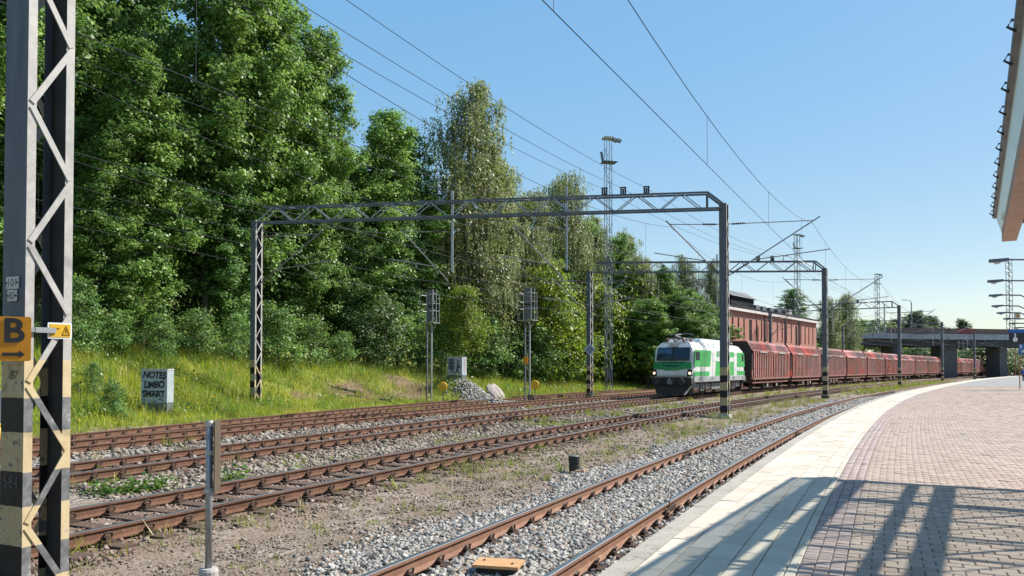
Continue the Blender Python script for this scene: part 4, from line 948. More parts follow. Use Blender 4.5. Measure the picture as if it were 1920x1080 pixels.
def fpatch(parent, name, poly, mat, eps=0.015, sgn=1):
    """panel lying on the cab front; poly in (y, z)"""
    b = MB(); n = len(poly); zs = [p[1] for p in poly]; cy = sum(p[0] for p in poly) / n; cz = sum(zs) / n
    ring = lambda k, e: [(sgn * (xf(0, cz + (z - cz) * k) - 0.16 * (abs(cy + (y - cy) * k) / 1.5) ** 3 + e), cy + (y - cy) * k, cz + (z - cz) * k) for y, z in poly]
    V = ring(1.0, -0.03) + ring(1.0, eps) + ring(0.66, eps) + ring(0.33, eps) + [(sgn * (xf(cy, cz) + eps), cy, cz)]
    F = []
    for L_ in range(3):
        for i in range(n): F.append((L_ * n + i, L_ * n + (i + 1) % n, (L_ + 1) * n + (i + 1) % n, (L_ + 1) * n + i))
    for i in range(n): F.append((3 * n + i, 3 * n + (i + 1) % n, 4 * n))
    b.add(V, F); return link(name, b.fix(name), mat, parent)
sF = 52.1; sC = sF + LL / 2
pL = P(sC, float(off3(sC)), 0.0)
thL = math.atan2(*(np.array(tr(2, sF + LL)) - np.array(tr(2, sF)))[::1])
thL -= R(1.2)
loco = thing('locomotive', 'green and white electric locomotive with lit headlights pulling the wagons', 'locomotive', tuple(pL), math.pi / 2 - thL + math.pi)
body = link('body', loco_body(), M['loco_white'], loco)
for sg_ in (1, -1):
    fpatch(body, 'front_lower_panel', [(-1.3, 1.36), (1.3, 1.36), (1.35, 1.95), (0.8, 1.9), (0.35, 1.82), (-0.35, 1.82), (-0.8, 1.9), (-1.35, 1.95)], M['loco_white'], 0.012, sg_)
    fpatch(body, 'nose_band', [(-1.36, 1.97), (-0.85, 1.93), (-0.4, 1.84), (0.4, 1.84), (0.85, 1.93), (1.36, 1.97), (1.36, 2.42), (-1.36, 2.42)], M['loco_darkgreen'], 0.02, sg_)
    fpatch(body, 'nose_grille', [(-0.7, 2.2), (-0.3, 2.1), (0.3, 2.1), (0.7, 2.2)], M['black'], 0.03, sg_)
    ws = fpatch(body, 'windscreen', [(-1.2, 2.52), (1.2, 2.52), (1.17, 3.46), (-1.17, 3.46)], M['glass_dark'], 0.02, sg_)
    fpatch(ws, 'pillar', [(-0.05, 2.5), (0.05, 2.5), (0.05, 3.48), (-0.05, 3.48)], M['black'], 0.035, sg_)
    fpatch(ws, 'sun_blind', [(-1.12, 2.97), (-0.1, 2.97), (-0.1, 3.38), (-1.12, 3.38)], simple('blue_grey_blind', (0.06, 0.12, 0.2), (0.05, 0.1, 0.17), 2, 0.3), 0.024, sg_)
    fpatch(ws, 'wiper', [(-0.9, 2.5), (-0.88, 2.47), (0.9, 2.47), (0.92, 2.5)], M['lightgrey'], 0.05, sg_)
    for yy in (-1, 1):
        hl = fpatch(body, 'lamp_housing', [(yy * 1.08, 1.4), (yy * 1.4, 1.42), (yy * 1.44, 1.9), (yy * 1.14, 1.94)], M['black'], 0.03, sg_)
        b = MB(); x_ = sg_ * (xf(1.28, 1.66) + 0.05); b.tube([(x_ - sg_ * 0.08, yy * 1.28, 1.64), (x_, yy * 1.28, 1.64)], 0.095, 12)
        link('headlight', b.fix('headlight'), M['headlight'] if yy > 0 else M['headlight_dim'], hl)
    b = MB(); b.box((sg_ * (xf(0, 3.6) + 0.0), 0, 3.62), (0.2, 0.62, 0.26)); link('top_lamp', b.fix('top_lamp'), M['lightgrey'], body)
    b = MB(); x_ = sg_ * LL / 2
    b.prism([(x_ - sg_ * 0.9, -1.45, 0.88), (x_ + sg_ * 0.12, -1.4, 0.88), (x_ + sg_ * 0.12, -1.45, 1.34), (x_ - sg_ * 0.6, -1.5, 1.34)], (0, 2.9, 0)); bp = link('bumper', b.fix('bumper'), M['under'], loco)
    for yy in (-0.88, 0.88):
        b = MB(); b.lathe((x_ + sg_ * 0.1, yy, 1.05), (x_ + sg_ * 0.6, yy, 1.05), [(0, 0.11), (0.55, 0.1), (0.6, 0.14), (0.86, 0.15), (0.88, 0.24), (1, 0.22)], 12); link('buffer', b.fix('buffer'), M['under'], bp)
    b = MB(); b.box((x_ + sg_ * 0.25, 0, 1.02), (0.4, 0.3, 0.3)); b.box((x_ + sg_ * 0.42, 0, 1.1), (0.14, 0.14, 0.44)); link('coupler', b.fix('coupler'), M['bogie'], bp)
    b = MB(); vs = [(x_ + sg_ * 0.02, -1.3, 0.86), (x_ + sg_ * 0.34, -0.95, 0.16), (x_ + sg_ * 0.42, 0.95, 0.16), (x_ + sg_ * 0.02, 1.3, 0.86), (x_ - sg_ * 0.3, -1.3, 0.86), (x_ - sg_ * 0.25, -1.05, 0.16), (x_ - sg_ * 0.25, 1.05, 0.16), (x_ - sg_ * 0.3, 1.3, 0.86)]
    b.add(vs, [(0, 1, 2, 3), (4, 7, 6, 5), (0, 4, 5, 1), (3, 2, 6, 7), (1, 5, 6, 2), (0, 3, 7, 4)]); link('snow_plough', b.fix('snow_plough'), M['under'], loco)
    b = MB(); b.bar((x_ - sg_ * 0.55, 1.32, 0.8), (x_ + sg_ * 0.34, 1.02, 0.18), 0.05, 0.1); link('plough_edge', b.fix('plough_edge'), M['lightgrey'], loco)
def spatch(parent, name, poly, mat, eps=0.006, side=1):
    """panel on the side wall; poly in (u from the front 0..1, z)"""
    b = MB(); pts = [((LL / 2 - u * LL), side * (HWD - 0.01), z) for u, z in poly]; b.prism(pts, (0, side * (0.01 + eps), 0)); return link(name, b.fix(name), mat, parent)
for side in (1, -1):
    spatch(body, 'livery_panel', [(0.035, 1.42), (0.27, 1.42), (0.275, 1.76), (0.03, 1.76)], M['loco_green'], 0.006, side)
    spatch(body, 'livery_panel', [(0.03, 2.1), (0.285, 2.1), (0.31, 3.28), (0.045, 3.28), (0.04, 2.5)], M['loco_green'], 0.006, side)
    spatch(body, 'livery_panel', [(0.37, 1.42), (0.74, 1.42), (0.74, 2.52), (0.39, 2.52)], M['loco_green'], 0.006, side)
    spatch(body, 'livery_panel', [(0.395, 2.86), (0.74, 2.86), (0.74, 3.28), (0.405, 3.28)], M['loco_green'], 0.006, side)
    spatch(body, 'livery_panel', [(0.80, 1.42), (0.97, 1.42), (0.97, 1.76), (0.80, 1.76)], M['loco_green'], 0.006, side)
    spatch(body, 'livery_panel', [(0.80, 2.1), (0.97, 2.1), (0.955, 3.28), (0.80, 3.28)], M['loco_green'], 0.006, side)
    spatch(body, 'grey_sill', [(0.03, 1.02), (0.97, 1.02), (0.97, 1.4), (0.03, 1.4)], M['loco_sill'], 0.012, side)
    for u0, u1 in ((0.052, 0.115), (0.905, 0.945)):
        w_ = spatch(body, 'cab_window', [(u0, 2.55), (u1, 2.55), (u1, 3.16), (u0, 3.16)], M['pane_dark'], 0.014, side)
    for u0 in (0.13, 0.855): spatch(body, 'cab_door', [(u0, 1.45), (u0 + 0.004, 1.45), (u0 + 0.004, 3.2), (u0, 3.2)], M['loco_darkgreen'], 0.012, side)
    b = MB(); b.tube([(LL / 2 - 0.125 * LL, side * 1.56, 1.2), (LL / 2 - 0.125 * LL, side * 1.56, 2.2)], 0.02, 5); link('handrail', b.fix('handrail'), M['lightgrey'], loco)
    for k in range(3):
        b = MB(); b.prism([(LL / 2 - (0.2 + 0.09 * k) * LL, side * 1.36, 3.5), (LL / 2 - (0.245 + 0.09 * k) * LL, side * 1.36, 3.5), (LL / 2 - (0.245 + 0.09 * k) * LL, side * 1.19, 3.74), (LL / 2 - (0.2 + 0.09 * k) * LL, side * 1.19, 3.74)], (0, side * 0.03, 0.02)); link('roof_grille', b.fix('roof_grille'), M['loco_sill'], body)
b = MB(); b.prism([(LL * 0.33, -1.2, 3.8), (LL * 0.30, -1.05, 4.16), (LL * 0.30, 1.05, 4.16), (LL * 0.33, 1.2, 3.8)], (-LL * 0.55, 0, 0)); link('roof_hood', b.fix('roof_hood'), M['loco_white'], body)
def pantograph(x0, dirn):
    b = MB(); z0 = 3.9
    for yy in (-0.6, 0.6): b.bar((x0 - 1.0, yy, z0 + 0.22), (x0 + 1.0, yy, z0 + 0.22), 0.08, 0.08)
    for xx in (-1.0, 1.0): b.bar((x0 + xx, -0.6, z0 + 0.22), (x0 + xx, 0.6, z0 + 0.22), 0.08, 0.08)
    b.tube([(x0 - dirn * 0.8, 0, z0 + 0.25), (x0 + dirn * 0.9, 0, z0 + 0.42)], 0.06, 6); b.tube([(x0 + dirn * 0.9, 0, z0 + 0.42), (x0 - dirn * 0.6, 0, z0 + 0.55)], 0.045, 6)
    for xx in (-0.75, -0.5): b.tube([(x0 + dirn * xx, -0.85, z0 + 0.5), (x0 + dirn * xx, -0.5, z0 + 0.6), (x0 + dirn * xx, 0.5, z0 + 0.6), (x0 + dirn * xx, 0.85, z0 + 0.5)], 0.035, 5)
    o = link('pantograph', b.fix('pantograph'), M['galv_dark'], loco)
    for xx in (-0.8, 0.8):
        for yy in (-0.6, 0.6): 
            m_ = MB(); m_.lathe((x0 + xx, yy, z0 - 0.05), (x0 + xx, yy, z0 + 0.2), [(0, 0.06), (0.2, 0.1), (0.3, 0.06), (0.5, 0.1), (0.6, 0.06), (0.8, 0.1), (1, 0.05)], 8); link('roof_insulator', m_.fix('roof_insulator'), simple('red_insulator', (0.3, 0.08, 0.06), (0.22, 0.06, 0.05), 3, 0.4), o)
pantograph(LL * 0.385, 1); pantograph(-LL * 0.36, -1)
def wheelset(parent, x, r=0.6, nm='wheel', rim='bogie'):
    for yy in (-0.78, 0.78):
        m_ = MB(); m_.lathe((x, yy - 0.07, r), (x, yy + 0.07, r), [(0, r * 0.96), (0.35, r), (0.36, r * 0.8), (0.6, r * 0.78), (0.64, r), (1, r * 0.96)], 18); w = link(nm, m_.fix(nm), M['under'], parent)
        m_ = MB(); s_ = 1 if yy > 0 else -1; m_.lathe((x, yy + s_ * 0.07, r), (x, yy + s_ * 0.32, r), [(0, 0.2), (0.5, 0.16), (1, 0.14)], 8); link('axle_box', m_.fix('axle_box'), M[rim], w)
for side in (1, -1):
    for u_ in (0.2, 0.33, 0.47, 0.6, 0.72, 0.82): spatch(body, 'panel_seam', [(u_, 1.05), (u_ + 0.0022, 1.05), (u_ + 0.0022, 3.2), (u_, 3.2)], M['loco_sill'], 0.010, side)
    spatch(body, 'side_grille', [(0.43, 2.9), (0.55, 2.9), (0.55, 3.24), (0.43, 3.24)], M['loco_sill'], 0.011, side)
    for u_ in (0.09, 0.3, 0.5, 0.7, 0.9): spatch(body, 'hatch', [(u_, 1.1), (u_ + 0.05, 1.1), (u_ + 0.05, 1.32), (u_, 1.32)], M['bogie'], 0.016, side)
for bx_ in (LL * 0.29, -LL * 0.29):
    for sx in (-1.35, 1.35): wheelset(loco, bx_ + sx)
    for yy in (-1.12, 1.12):
        b = MB(); b.prism([(bx_ - 2.2, yy, 0.62), (bx_ - 1.9, yy, 0.92), (bx_ - 0.7, yy, 0.95), (bx_ - 0.4, yy, 0.6), (bx_ + 0.4, yy, 0.6), (bx_ + 0.7, yy, 0.95), (bx_ + 1.9, yy, 0.92), (bx_ + 2.2, yy, 0.62), (bx_ + 1.7, yy, 0.5), (bx_ + 0.9, yy, 0.5), (bx_ + 0.4, yy, 0.35), (bx_ - 0.4, yy, 0.35), (bx_ - 0.9, yy, 0.5), (bx_ - 1.7, yy, 0.5)], (0, 0.12 if yy > 0 else -0.12, 0)); link('bogie_frame', b.fix('bogie_frame'), M['bogie'], loco)
        for xx in (-0.55, 0.0, 0.55):
            b = MB(); b.tube([(bx_ + xx, yy + (0.16 if yy > 0 else -0.16), 0.45), (bx_ + xx, yy + (0.16 if yy > 0 else -0.16), 1.0)], 0.11, 8); link('spring', b.fix('spring'), M['bogie'], loco)
b = MB(); b.box((0, 0, 0.7), (LL * 0.26, 2.5, 0.6)); link('underfloor_box', b.fix('underfloor_box'), M['bogie'], loco)
b = MB(); b.box((0, 0, 0.95), (LL - 1.4, 2.6, 0.16)); link('underframe', b.fix('underframe'), M['under'], loco)

# ------------------------------------------------------------------ wagons
def wagon_paint(name='faded_red_wagon_paint', paleness=0.0):
    m, nt, b = new_mat(name); tc = coords(nt); oi = nd(nt, 'ShaderNodeObjectInfo')
    ad = nd(nt, 'ShaderNodeVectorMath', operation='ADD'); nt.links.new(tc, ad.inputs[0]); cv = nd(nt, 'ShaderNodeCombineXYZ'); nt.links.new(math_(nt, 'MULTIPLY', oi.outputs['Random'], 97), cv.inputs[0]); nt.links.new(cv.outputs[0], ad.inputs[1])
    v = ad.outputs[0]
    streak = noise(nt, 2.6, 6, 0.7, scaled(nt, v, (2.4, 2.4, 0.22))); blotch = noise(nt, 0.55, 5, 0.6, v); fine = noise(nt, 9, 5, 0.7, scaled(nt, v, (2, 2, 0.5)))
    red = ramp(nt, streak.outputs[0], [(0.3, (0.12, 0.03, 0.026)), (0.5, (0.23, 0.06, 0.05)), (0.66, (0.36, 0.12, 0.1)), (0.78, (0.5, 0.32, 0.27))])
    brn = ramp(nt, streak.outputs[0], [(0.28, (0.08, 0.045, 0.038)), (0.52, (0.17, 0.1, 0.085)), (0.74, (0.42, 0.3, 0.25))])
    brt = ramp(nt, fine.outputs[0], [(0.3, (0.48, 0.06, 0.05)), (0.7, (0.62, 0.13, 0.1))])
    col = mixc(nt, ramp(nt, blotch.outputs[0], [(0.42, (0, 0, 0)), (0.6, (1, 1, 1))]), red, brn)
    b2 = noise(nt, 0.33, 3, 0.5, v); col = mixc(nt, math_(nt, 'MULTIPLY', ramp(nt, b2.outputs[0], [(0.5, (0, 0, 0)), (0.62, (1, 1, 1))]), 0.75), col, brt)
    fade = nd(nt, 'ShaderNodeHueSaturation'); nt.links.new(col, fade.inputs['Color']); nt.links.new(math_(nt, 'MULTIPLY_ADD', oi.outputs['Random'], 0.75, 0.75), fade.inputs['Value']); nt.links.new(math_(nt, 'MULTIPLY_ADD', math_(nt, 'FRACT', math_(nt, 'MULTIPLY', oi.outputs['Random'], 7.3)), 0.5, 0.75), fade.inputs['Saturation']); col = fade.outputs[0]
    if paleness: col = mixc(nt, math_(nt, 'MULTIPLY', streak.outputs[0], paleness, clamp=True), col, (0.56, 0.32, 0.26))
    nt.links.new(col, b.inputs['Base Color']); b.inputs['Roughness'].default_value = 0.75; bump(nt, b, fine.outputs[0], 0.15, 0.01); return m
M['wagon'] = wagon_paint(); M['wagon_rib'] = wagon_paint('pale_wagon_rib_paint', 1.35)  # outer rib faces mixed paler along the streaks
M['wagon_dark'] = simple('dark_wagon_end', (0.05, 0.032, 0.028), (0.03, 0.022, 0.02), 2, 0.85, 0, (0.08, 0.05, 0.04))
M['wagon_sill'] = simple('rust_red_sill', (0.3, 0.13, 0.105), (0.2, 0.08, 0.065), 2, 0.8, 0, (0.4, 0.26, 0.22))
WL = 13.5; WB = 12.75
def wall_panel(x0, x1, side, n=11):
    """ribbed sliding wall: one corrugated sheet"""
    prof = []; w = (x1 - x0) / n
    for i in range(n):
        a_ = x0 + i * w; prof += [(a_ + 0.04 * w, 0.0), (a_ + 0.64 * w, 0.0), (a_ + 0.70 * w, 0.11), (a_ + 0.98 * w, 0.11)]
    V = []; F = []
    for z, dy in ((1.16, 0.0), (3.38, 0.0)):
        for x, d in prof: V.append((x, side * (1.42 + d), z))
    k = len(prof)
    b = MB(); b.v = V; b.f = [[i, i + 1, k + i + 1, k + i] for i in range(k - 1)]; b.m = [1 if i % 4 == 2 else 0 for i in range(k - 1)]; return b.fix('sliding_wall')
def shoulder(x0, x1, side, n=11):
    prof = []; w = (x1 - x0) / n
    for i in range(n):
        a_ = x0 + i * w; prof += [(a_ + 0.05 * w, 0.0), (a_ + 0.6 * w, 0.0), (a_ + 0.66 * w, 0.07), (a_ + 0.96 * w, 0.07)]
    V = []; F = []; k = len(prof); st = [(3.36, 1.53, 0), (3.5, 1.56, 0), (3.62, 1.43, 1), (4.12, 1.14, 1), (4.2, 1.10, 0), (4.32, 1.03, 0)]
    for z, yy, e_ in st:
        for x, d in prof: V.append((x, side * (yy + d * e_ * 0.8), z + d * e_ * 0.5))
    for j in range(len(st) - 1):
        for i in range(k - 1): F.append((j * k + i, j * k + i + 1, (j + 1) * k + i + 1, (j + 1) * k + i))
    b = MB(); b.add(V, F); return b.fix('roof_shoulder')
def make_wagon():
    t = thing('freight_wagon', 'x', 'freight wagon', (0, 0, 0))
    for side in (1, -1):
        for x0, x1 in ((-WB / 2, -0.05), (0.05, WB / 2)):
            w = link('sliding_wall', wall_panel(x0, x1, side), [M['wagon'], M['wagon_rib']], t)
            link('roof_shoulder', shoulder(x0, x1, side), M['wagon'], t)
            b = MB(); b.box(((x0 + x1) / 2, side * 1.59, 3.43), (2.2, 0.03, 0.1)); link('locking_rail', b.fix('locking_rail'), M['lightgrey'], w)
        b = MB(); b.box((0, side * 1.4, 1.08), (WB, 0.24, 0.16)); link('side_sill', b.fix('side_sill'), M['wagon_sill'], t)
        b = MB(); b.box((0, side * 1.36, 0.72), (WB * 0.96, 0.08, 0.1)); link('running_rail', b.fix('running_rail'), M['wagon_sill'], t)
        for x in np.linspace(-WB * 0.42, WB * 0.42, 7):
            b = MB(); b.box((0, 0, 0), (0.12, 0.1, 0.34)); link('bracket', b.fix('bracket'), M['wagon_sill'], t, (float(x), side * 1.37, 0.9))
        for x in (-1.2, 2.0):
            b = MB(); b.tube([(0, 0, 0), (0, side * 0.06, 0)], 0.16, 10); link('brake_disc', b.fix('brake_disc'), M['lightgrey'], t, (x, side * 1.3, 0.45))
    b = MB(); b.prism([(-WB / 2 + 0.02, y, z) for y, z in ((-1.41, 1.0), (1.41, 1.0), (1.44, 3.5), (1.02, 4.3), (-1.02, 4.3), (-1.44, 3.5))], (WB - 0.04, 0, 0)); link('body_core', b.fix('body_core'), M['wagon_dark'], t)
    b = MB(); b.prism([(-WB / 2, y, z) for y, z in ((-1.06, 4.30), (1.06, 4.30), (0.9, 4.40), (-0.9, 4.40))], (WB, 0, 0)); link('roof', b.fix('roof'), M['wagon_sill'], t)
    b = MB(); b.box((0, 0, 0.85), (WB + 0.1, 2.2, 0.3)); link('underframe', b.fix('underframe'), M['under'], t)
    for x in (-WB * 0.36, WB * 0.36): wheelset(t, x, 0.48, 'wheel', 'under')
    b = MB(); b.box((0.3, 0, 0.5), (3.2, 1.8, 0.5)); link('brake_gear', b.fix('brake_gear'), M['under'], t)
    for sx in (-1, 1):
        for yy in (-0.88, 0.88):
            b = MB(); b.lathe((0, 0, 0), (sx * 0.38, 0, 0), [(0, 0.1), (0.7, 0.1), (0.72, 0.22), (1, 0.21)], 10); link('buffer', b.fix('buffer'), M['under'], t, (sx * WB / 2, yy, 1.05))
        b = MB(); b.box((sx * (WB / 2 + 0.15), 0, 1.02), (0.75, 0.2, 0.22)); link('coupler', b.fix('coupler'), M['under'], t)
    return t
wproto = make_wagon(); ordn = ['first', 'second', 'third', 'fourth', 'fifth', 'sixth', 'seventh', 'eighth', 'ninth', 'tenth', 'eleventh', 'twelfth', 'thirteenth', 'fourteenth', 'fifteenth', 'sixteenth', 'seventeenth', 'eighteenth', 'nineteenth', 'twentieth', 'twenty first', 'twenty second']
for i in range(20):
    o = wproto if i == 0 else copy_tree(wproto); sa = sF + LL + 1.05 + i * WL; sm = sa + WB / 2
    A_, B_ = tr(2, sa), tr(2, sa + WB); o.location = ((A_[0] + B_[0]) / 2, (A_[1] + B_[1]) / 2, 0); o.rotation_euler = (0, 0, math.atan2(B_[1] - A_[1], B_[0] - A_[0]))
    extra = ', coupled directly behind the locomotive' if i == 0 else (', bright and dark red patches' if False else '')
    where = '' if i < 9 else ' near the bridge' 
    tag(o, 'rusty red ribbed freight wagon, %s behind the locomotive%s' % (ordn[i], where), 'freight wagon', 'freight wagons of the train')

# ------------------------------------------------------------------ brick engine shed
def brick_wall_mat():
    m, nt, b = new_mat('red_brickwork'); tc = coords(nt); bt = nd(nt, 'ShaderNodeTexBrick'); sp = nd(nt, 'ShaderNodeSeparateXYZ'); nt.links.new(tc, sp.inputs[0]); cb = nd(nt, 'ShaderNodeCombineXYZ')
    nt.links.new(math_(nt, 'ADD', sp.outputs[0], sp.outputs[1]), cb.inputs[0]); nt.links.new(sp.outputs[2], cb.inputs[1]); nt.links.new(cb.outputs[0], bt.inputs['Vector'])
    bt.inputs['Scale'].default_value = 1.0; bt.inputs['Brick Width'].default_value = 0.29; bt.inputs['Row Height'].default_value = 0.085; bt.inputs['Mortar Size'].default_value = 0.009
    bt.inputs['Color1'].default_value = (0.36, 0.125, 0.085, 1); bt.inputs['Color2'].default_value = (0.45, 0.18, 0.125, 1); bt.inputs['Mortar'].default_value = (0.42, 0.3, 0.25, 1)
    n = noise(nt, 0.8, 6, 0.7, tc); col = mixc(nt, math_(nt, 'MULTIPLY', n.outputs[0], 0.6), bt.outputs[0], (0.34, 0.13, 0.1)); nt.links.new(col, b.inputs['Base Color']); b.inputs['Roughness'].default_value = 0.9; bump(nt, b, bt.outputs['Fac'], -0.3, 0.01); return m
M['brickwall'] = brick_wall_mat()
M['roof_dark'] = simple('black_sheet_roof', (0.016, 0.017, 0.02), (0.024, 0.025, 0.029), 1, 0.9, 0.0, spec=0.1)
M['cornice'] = simple('white_plaster_cornice', (0.66, 0.62, 0.56), (0.52, 0.48, 0.44), 2, 0.8)
M['pane'] = simple('dark_window_pane', (0.02, 0.02, 0.024), (0.03, 0.03, 0.035), 1, 0.35, spec=0.3)
bx0, by0 = at(1360, 91), 91.0; bx1, by1 = at(1531, 121), 121.0
bl = math.hypot(bx1 - bx0, by1 - by0); brz = math.atan2(by1 - by0, bx1 - bx0)
shed = thing('engine_shed', 'long red brick engine shed with slit windows and black roof behind the train', 'building', (bx0, by0, -0.2), brz)
HW_ = 9.2; DW = 6.5
wins = []; xs_ = []
def px_to_u(px):
    """distance along the wall for a bearing"""
    t_ = (px - CXP) / FPX; dx, dy = math.cos(brz), math.sin(brz); return (t_ * by0 - bx0) / (dx - t_ * dy)
for px_ in (1374, 1385, 1395.5, 1419, 1428.5, 1438.5, 1447.5, 1458, 1467, 1475, 1484, 1502, 1510, 1517, 1524.5): wins.append((px_to_u(px_), 0.5, 6.1, 8.45, False))
for px_ in (1407.5, 1493.5): wins.append((px_to_u(px_), 1.05, 4.9, 8.45, True))
wins.sort()
zb_s = sorted({0.0, HW_} | {w[2] for w in wins} | {w[3] for w in wins}); xb = [0.0, bl]
for u_, w_, a_, c_, d_ in wins: xb += [u_ - w_ / 2, u_ + w_ / 2]
xb = sorted(xb)
b = MB()
for i in range(len(xb) - 1):
    for j in range(len(zb_s) - 1):
        xm, zm = (xb[i] + xb[i + 1]) / 2, (zb_s[j] + zb_s[j + 1]) / 2
        if xb[i + 1] - xb[i] < 1e-4: continue
        if any(abs(xm - u_) < w_ / 2 and a_ < zm < c_ for u_, w_, a_, c_, d_ in wins): continue
        b.add([(xb[i], 0, zb_s[j]), (xb[i + 1], 0, zb_s[j]), (xb[i + 1], 0, zb_s[j + 1]), (xb[i], 0, zb_s[j + 1])], [(0, 1, 2, 3)])
for u_, w_, a_, c_, d_ in wins:
    x0, x1 = u_ - w_ / 2, u_ + w_ / 2; D_ = 0.10
    b.add([(x0, 0, a_), (x0, D_, a_), (x0, D_, c_), (x0, 0, c_)], [(0, 1, 2, 3)]); b.add([(x1, 0, a_), (x1, D_, a_), (x1, D_, c_), (x1, 0, c_)], [(3, 2, 1, 0)]); b.add([(x0, 0, a_), (x1, 0, a_), (x1, D_, a_), (x0, D_, a_)], [(0, 1, 2, 3)]); b.add([(x0, 0, c_), (x1, 0, c_), (x1, D_, c_), (x0, D_, c_)], [(3, 2, 1, 0)])
b.add([(bl, 0, 0), (bl, DW, 0), (bl, DW, HW_), (bl, 0, HW_)], [(0, 1, 2, 3)]); b.add([(0, 0, 0), (0, DW, 0), (0, DW, HW_), (0, 0, HW_)], [(3, 2, 1, 0)]); b.add([(0, DW, 0), (bl, DW, 0), (bl, DW, HW_), (0, DW, HW_)], [(3, 2, 1, 0)])
wl_o = link('brick_wall', b.mesh('brick_wall'), M['brickwall'], shed)
for u_, w_, a_, c_, d_ in wins:
    b = MB(); b.box((u_, 0.12, (a_ + c_) / 2), (w_, 0.04, c_ - a_)); w = link('window', b.fix('window'), M['pane'] if d_ else M['brickwall'], wl_o)
    if not d_:
        w.data.materials.clear(); w.data.materials.append(M['pane'])
    b = MB(); b.box((u_, -0.03, a_ - 0.06), (w_ + 0.16, 0.14, 0.1)); link('sill', b.fix('sill'), M['brickwall'] if not d_ else M['roof_dark'], w)
    if d_: b = MB(); b.prism([(u_ - 0.55, -0.02, c_ - 0.35), (u_ - 0.55, -0.02, c_ + 0.1), (u_, -0.02, c_ + 0.25), (u_ + 0.55, -0.02, c_ + 0.1), (u_ + 0.55, -0.02, c_ - 0.35), (u_ + 0.4, -0.02, c_ - 0.12), (u_, -0.02, c_ + 0.02), (u_ - 0.4, -0.02, c_ - 0.12)], (0, 0.2, 0)); link('arch', b.fix('arch'), M['brickwall'], w)
for px_ in (1433.5, 1472, 1498): u_ = px_to_u(px_); b = MB(); b.tube([(u_, -0.1, 0.3), (u_, -0.1, HW_ - 0.1)], 0.1, 6); link('downpipe', b.fix('downpipe'), M['galv_dark'], shed)
b = MB(); b.box((bl / 2, DW / 2 - 0.1, HW_ + 0.16), (bl + 0.5, DW + 0.6, 0.32)); link('cornice', b.fix('cornice'), M['cornice'], shed)
b = MB(); b.prism([(-0.3, -0.4, HW_ + 0.33), (-0.3, -0.4, HW_ + 0.5), (-0.3, DW / 2, HW_ + 1.5), (-0.3, DW + 0.4, HW_ + 0.5), (-0.3, DW + 0.4, HW_ + 0.33)], (bl + 0.6, 0, 0)); rf = link('roof', b.fix('roof'), M['roof_dark'], shed)
def roof_piece(name, px_, yy, w_, d_, h_, mat, gable=False):
    u_ = px_to_u(px_); z = HW_ + 0.45 + 0.26 * yy; b = MB(); b.box((u_, yy, z + h_ / 2 - 0.2), (w_, d_, h_))
    link(name, b.fix(name), mat, rf)
    if gable: b = MB(); b.prism([(u_ - w_ * 0.56, yy - d_ * 0.62, z + h_ - 0.25), (u_ - w_ * 0.56, yy, z + h_ + 0.7), (u_ - w_ * 0.56, yy + d_ * 0.62, z + h_ - 0.25)], (w_ * 1.12, 0, 0)); link(name + '_roof', b.fix(name + '_roof'), simple('grey_felt_roof', (0.13, 0.135, 0.145), (0.1, 0.105, 0.115), 2, 0.8), rf)
roof_piece('lantern', 1408, 2.2, 8.0, 2.4, 1.25, M['roof_dark'], True)
for px_, w_ in ((1424, 1.6), (1436, 1.6), (1448, 1.4), (1462, 1.5), (1476, 1.5), (1490, 1.4)): roof_piece('dormer', px_, 1.6, w_, 1.2, 0.75, M['galv_dark'])
roof_piece('chimney', 1444, 3.0, 0.8, 0.8, 1.6, M['roof_dark']); roof_piece('chimney', 1409, 2.4, 0.5, 0.5, 1.5, M['galv_dark']); roof_piece('vent_box', 1515, 3.0, 1.4, 0.9, 1.0, M['concrete'])

# ------------------------------------------------------------------ road bridge
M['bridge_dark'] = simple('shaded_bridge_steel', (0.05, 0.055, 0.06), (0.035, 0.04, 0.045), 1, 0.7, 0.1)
M['fascia'] = simple('grey_bridge_fascia', (0.33, 0.35, 0.38), (0.27, 0.29, 0.31), 0.6, 0.8, 0, (0.4, 0.4, 0.41))
M['barrier'] = simple('brown_noise_barrier', (0.16, 0.12, 0.1), (0.11, 0.085, 0.072), 0.8, 0.85, 0, (0.2, 0.16, 0.13))
M['pier'] = simple('shaded_concrete_pier', (0.11, 0.11, 0.112), (0.075, 0.075, 0.078), 0.7, 0.9, 0, (0.05, 0.05, 0.05))  # shadow worked into the concrete colour
ya, yb_ = 158.0, 176.0; xa, xb_ = at(1500, ya), at(1990, yb_)
brA = Vector((xa, ya, 0)); brB = Vector((xb_, yb_, 0)); Lb = (brB - brA).length
br = thing('road_bridge', 'wide road bridge crossing above the tracks in the distance', 'bridge', (xa, ya, -0.3), math.atan2(yb_ - ya, xb_ - xa))
def bu(px): t_ = (px - CXP) / FPX; dx, dy = (xb_ - xa) / Lb, (yb_ - ya) / Lb; return (t_ * ya - xa) / (dx - t_ * dy)
zs0 = 7.0; W_ = 11.0
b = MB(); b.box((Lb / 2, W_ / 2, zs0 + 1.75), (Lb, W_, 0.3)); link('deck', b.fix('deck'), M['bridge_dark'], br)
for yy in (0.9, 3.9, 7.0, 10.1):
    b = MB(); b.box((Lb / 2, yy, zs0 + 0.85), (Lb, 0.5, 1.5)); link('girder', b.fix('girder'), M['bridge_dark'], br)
b = MB(); b.box((Lb / 2, -0.12, zs0 + 2.15), (Lb, 0.24, 1.15)); fa = link('fascia', b.fix('fascia'), M['fascia'], br)
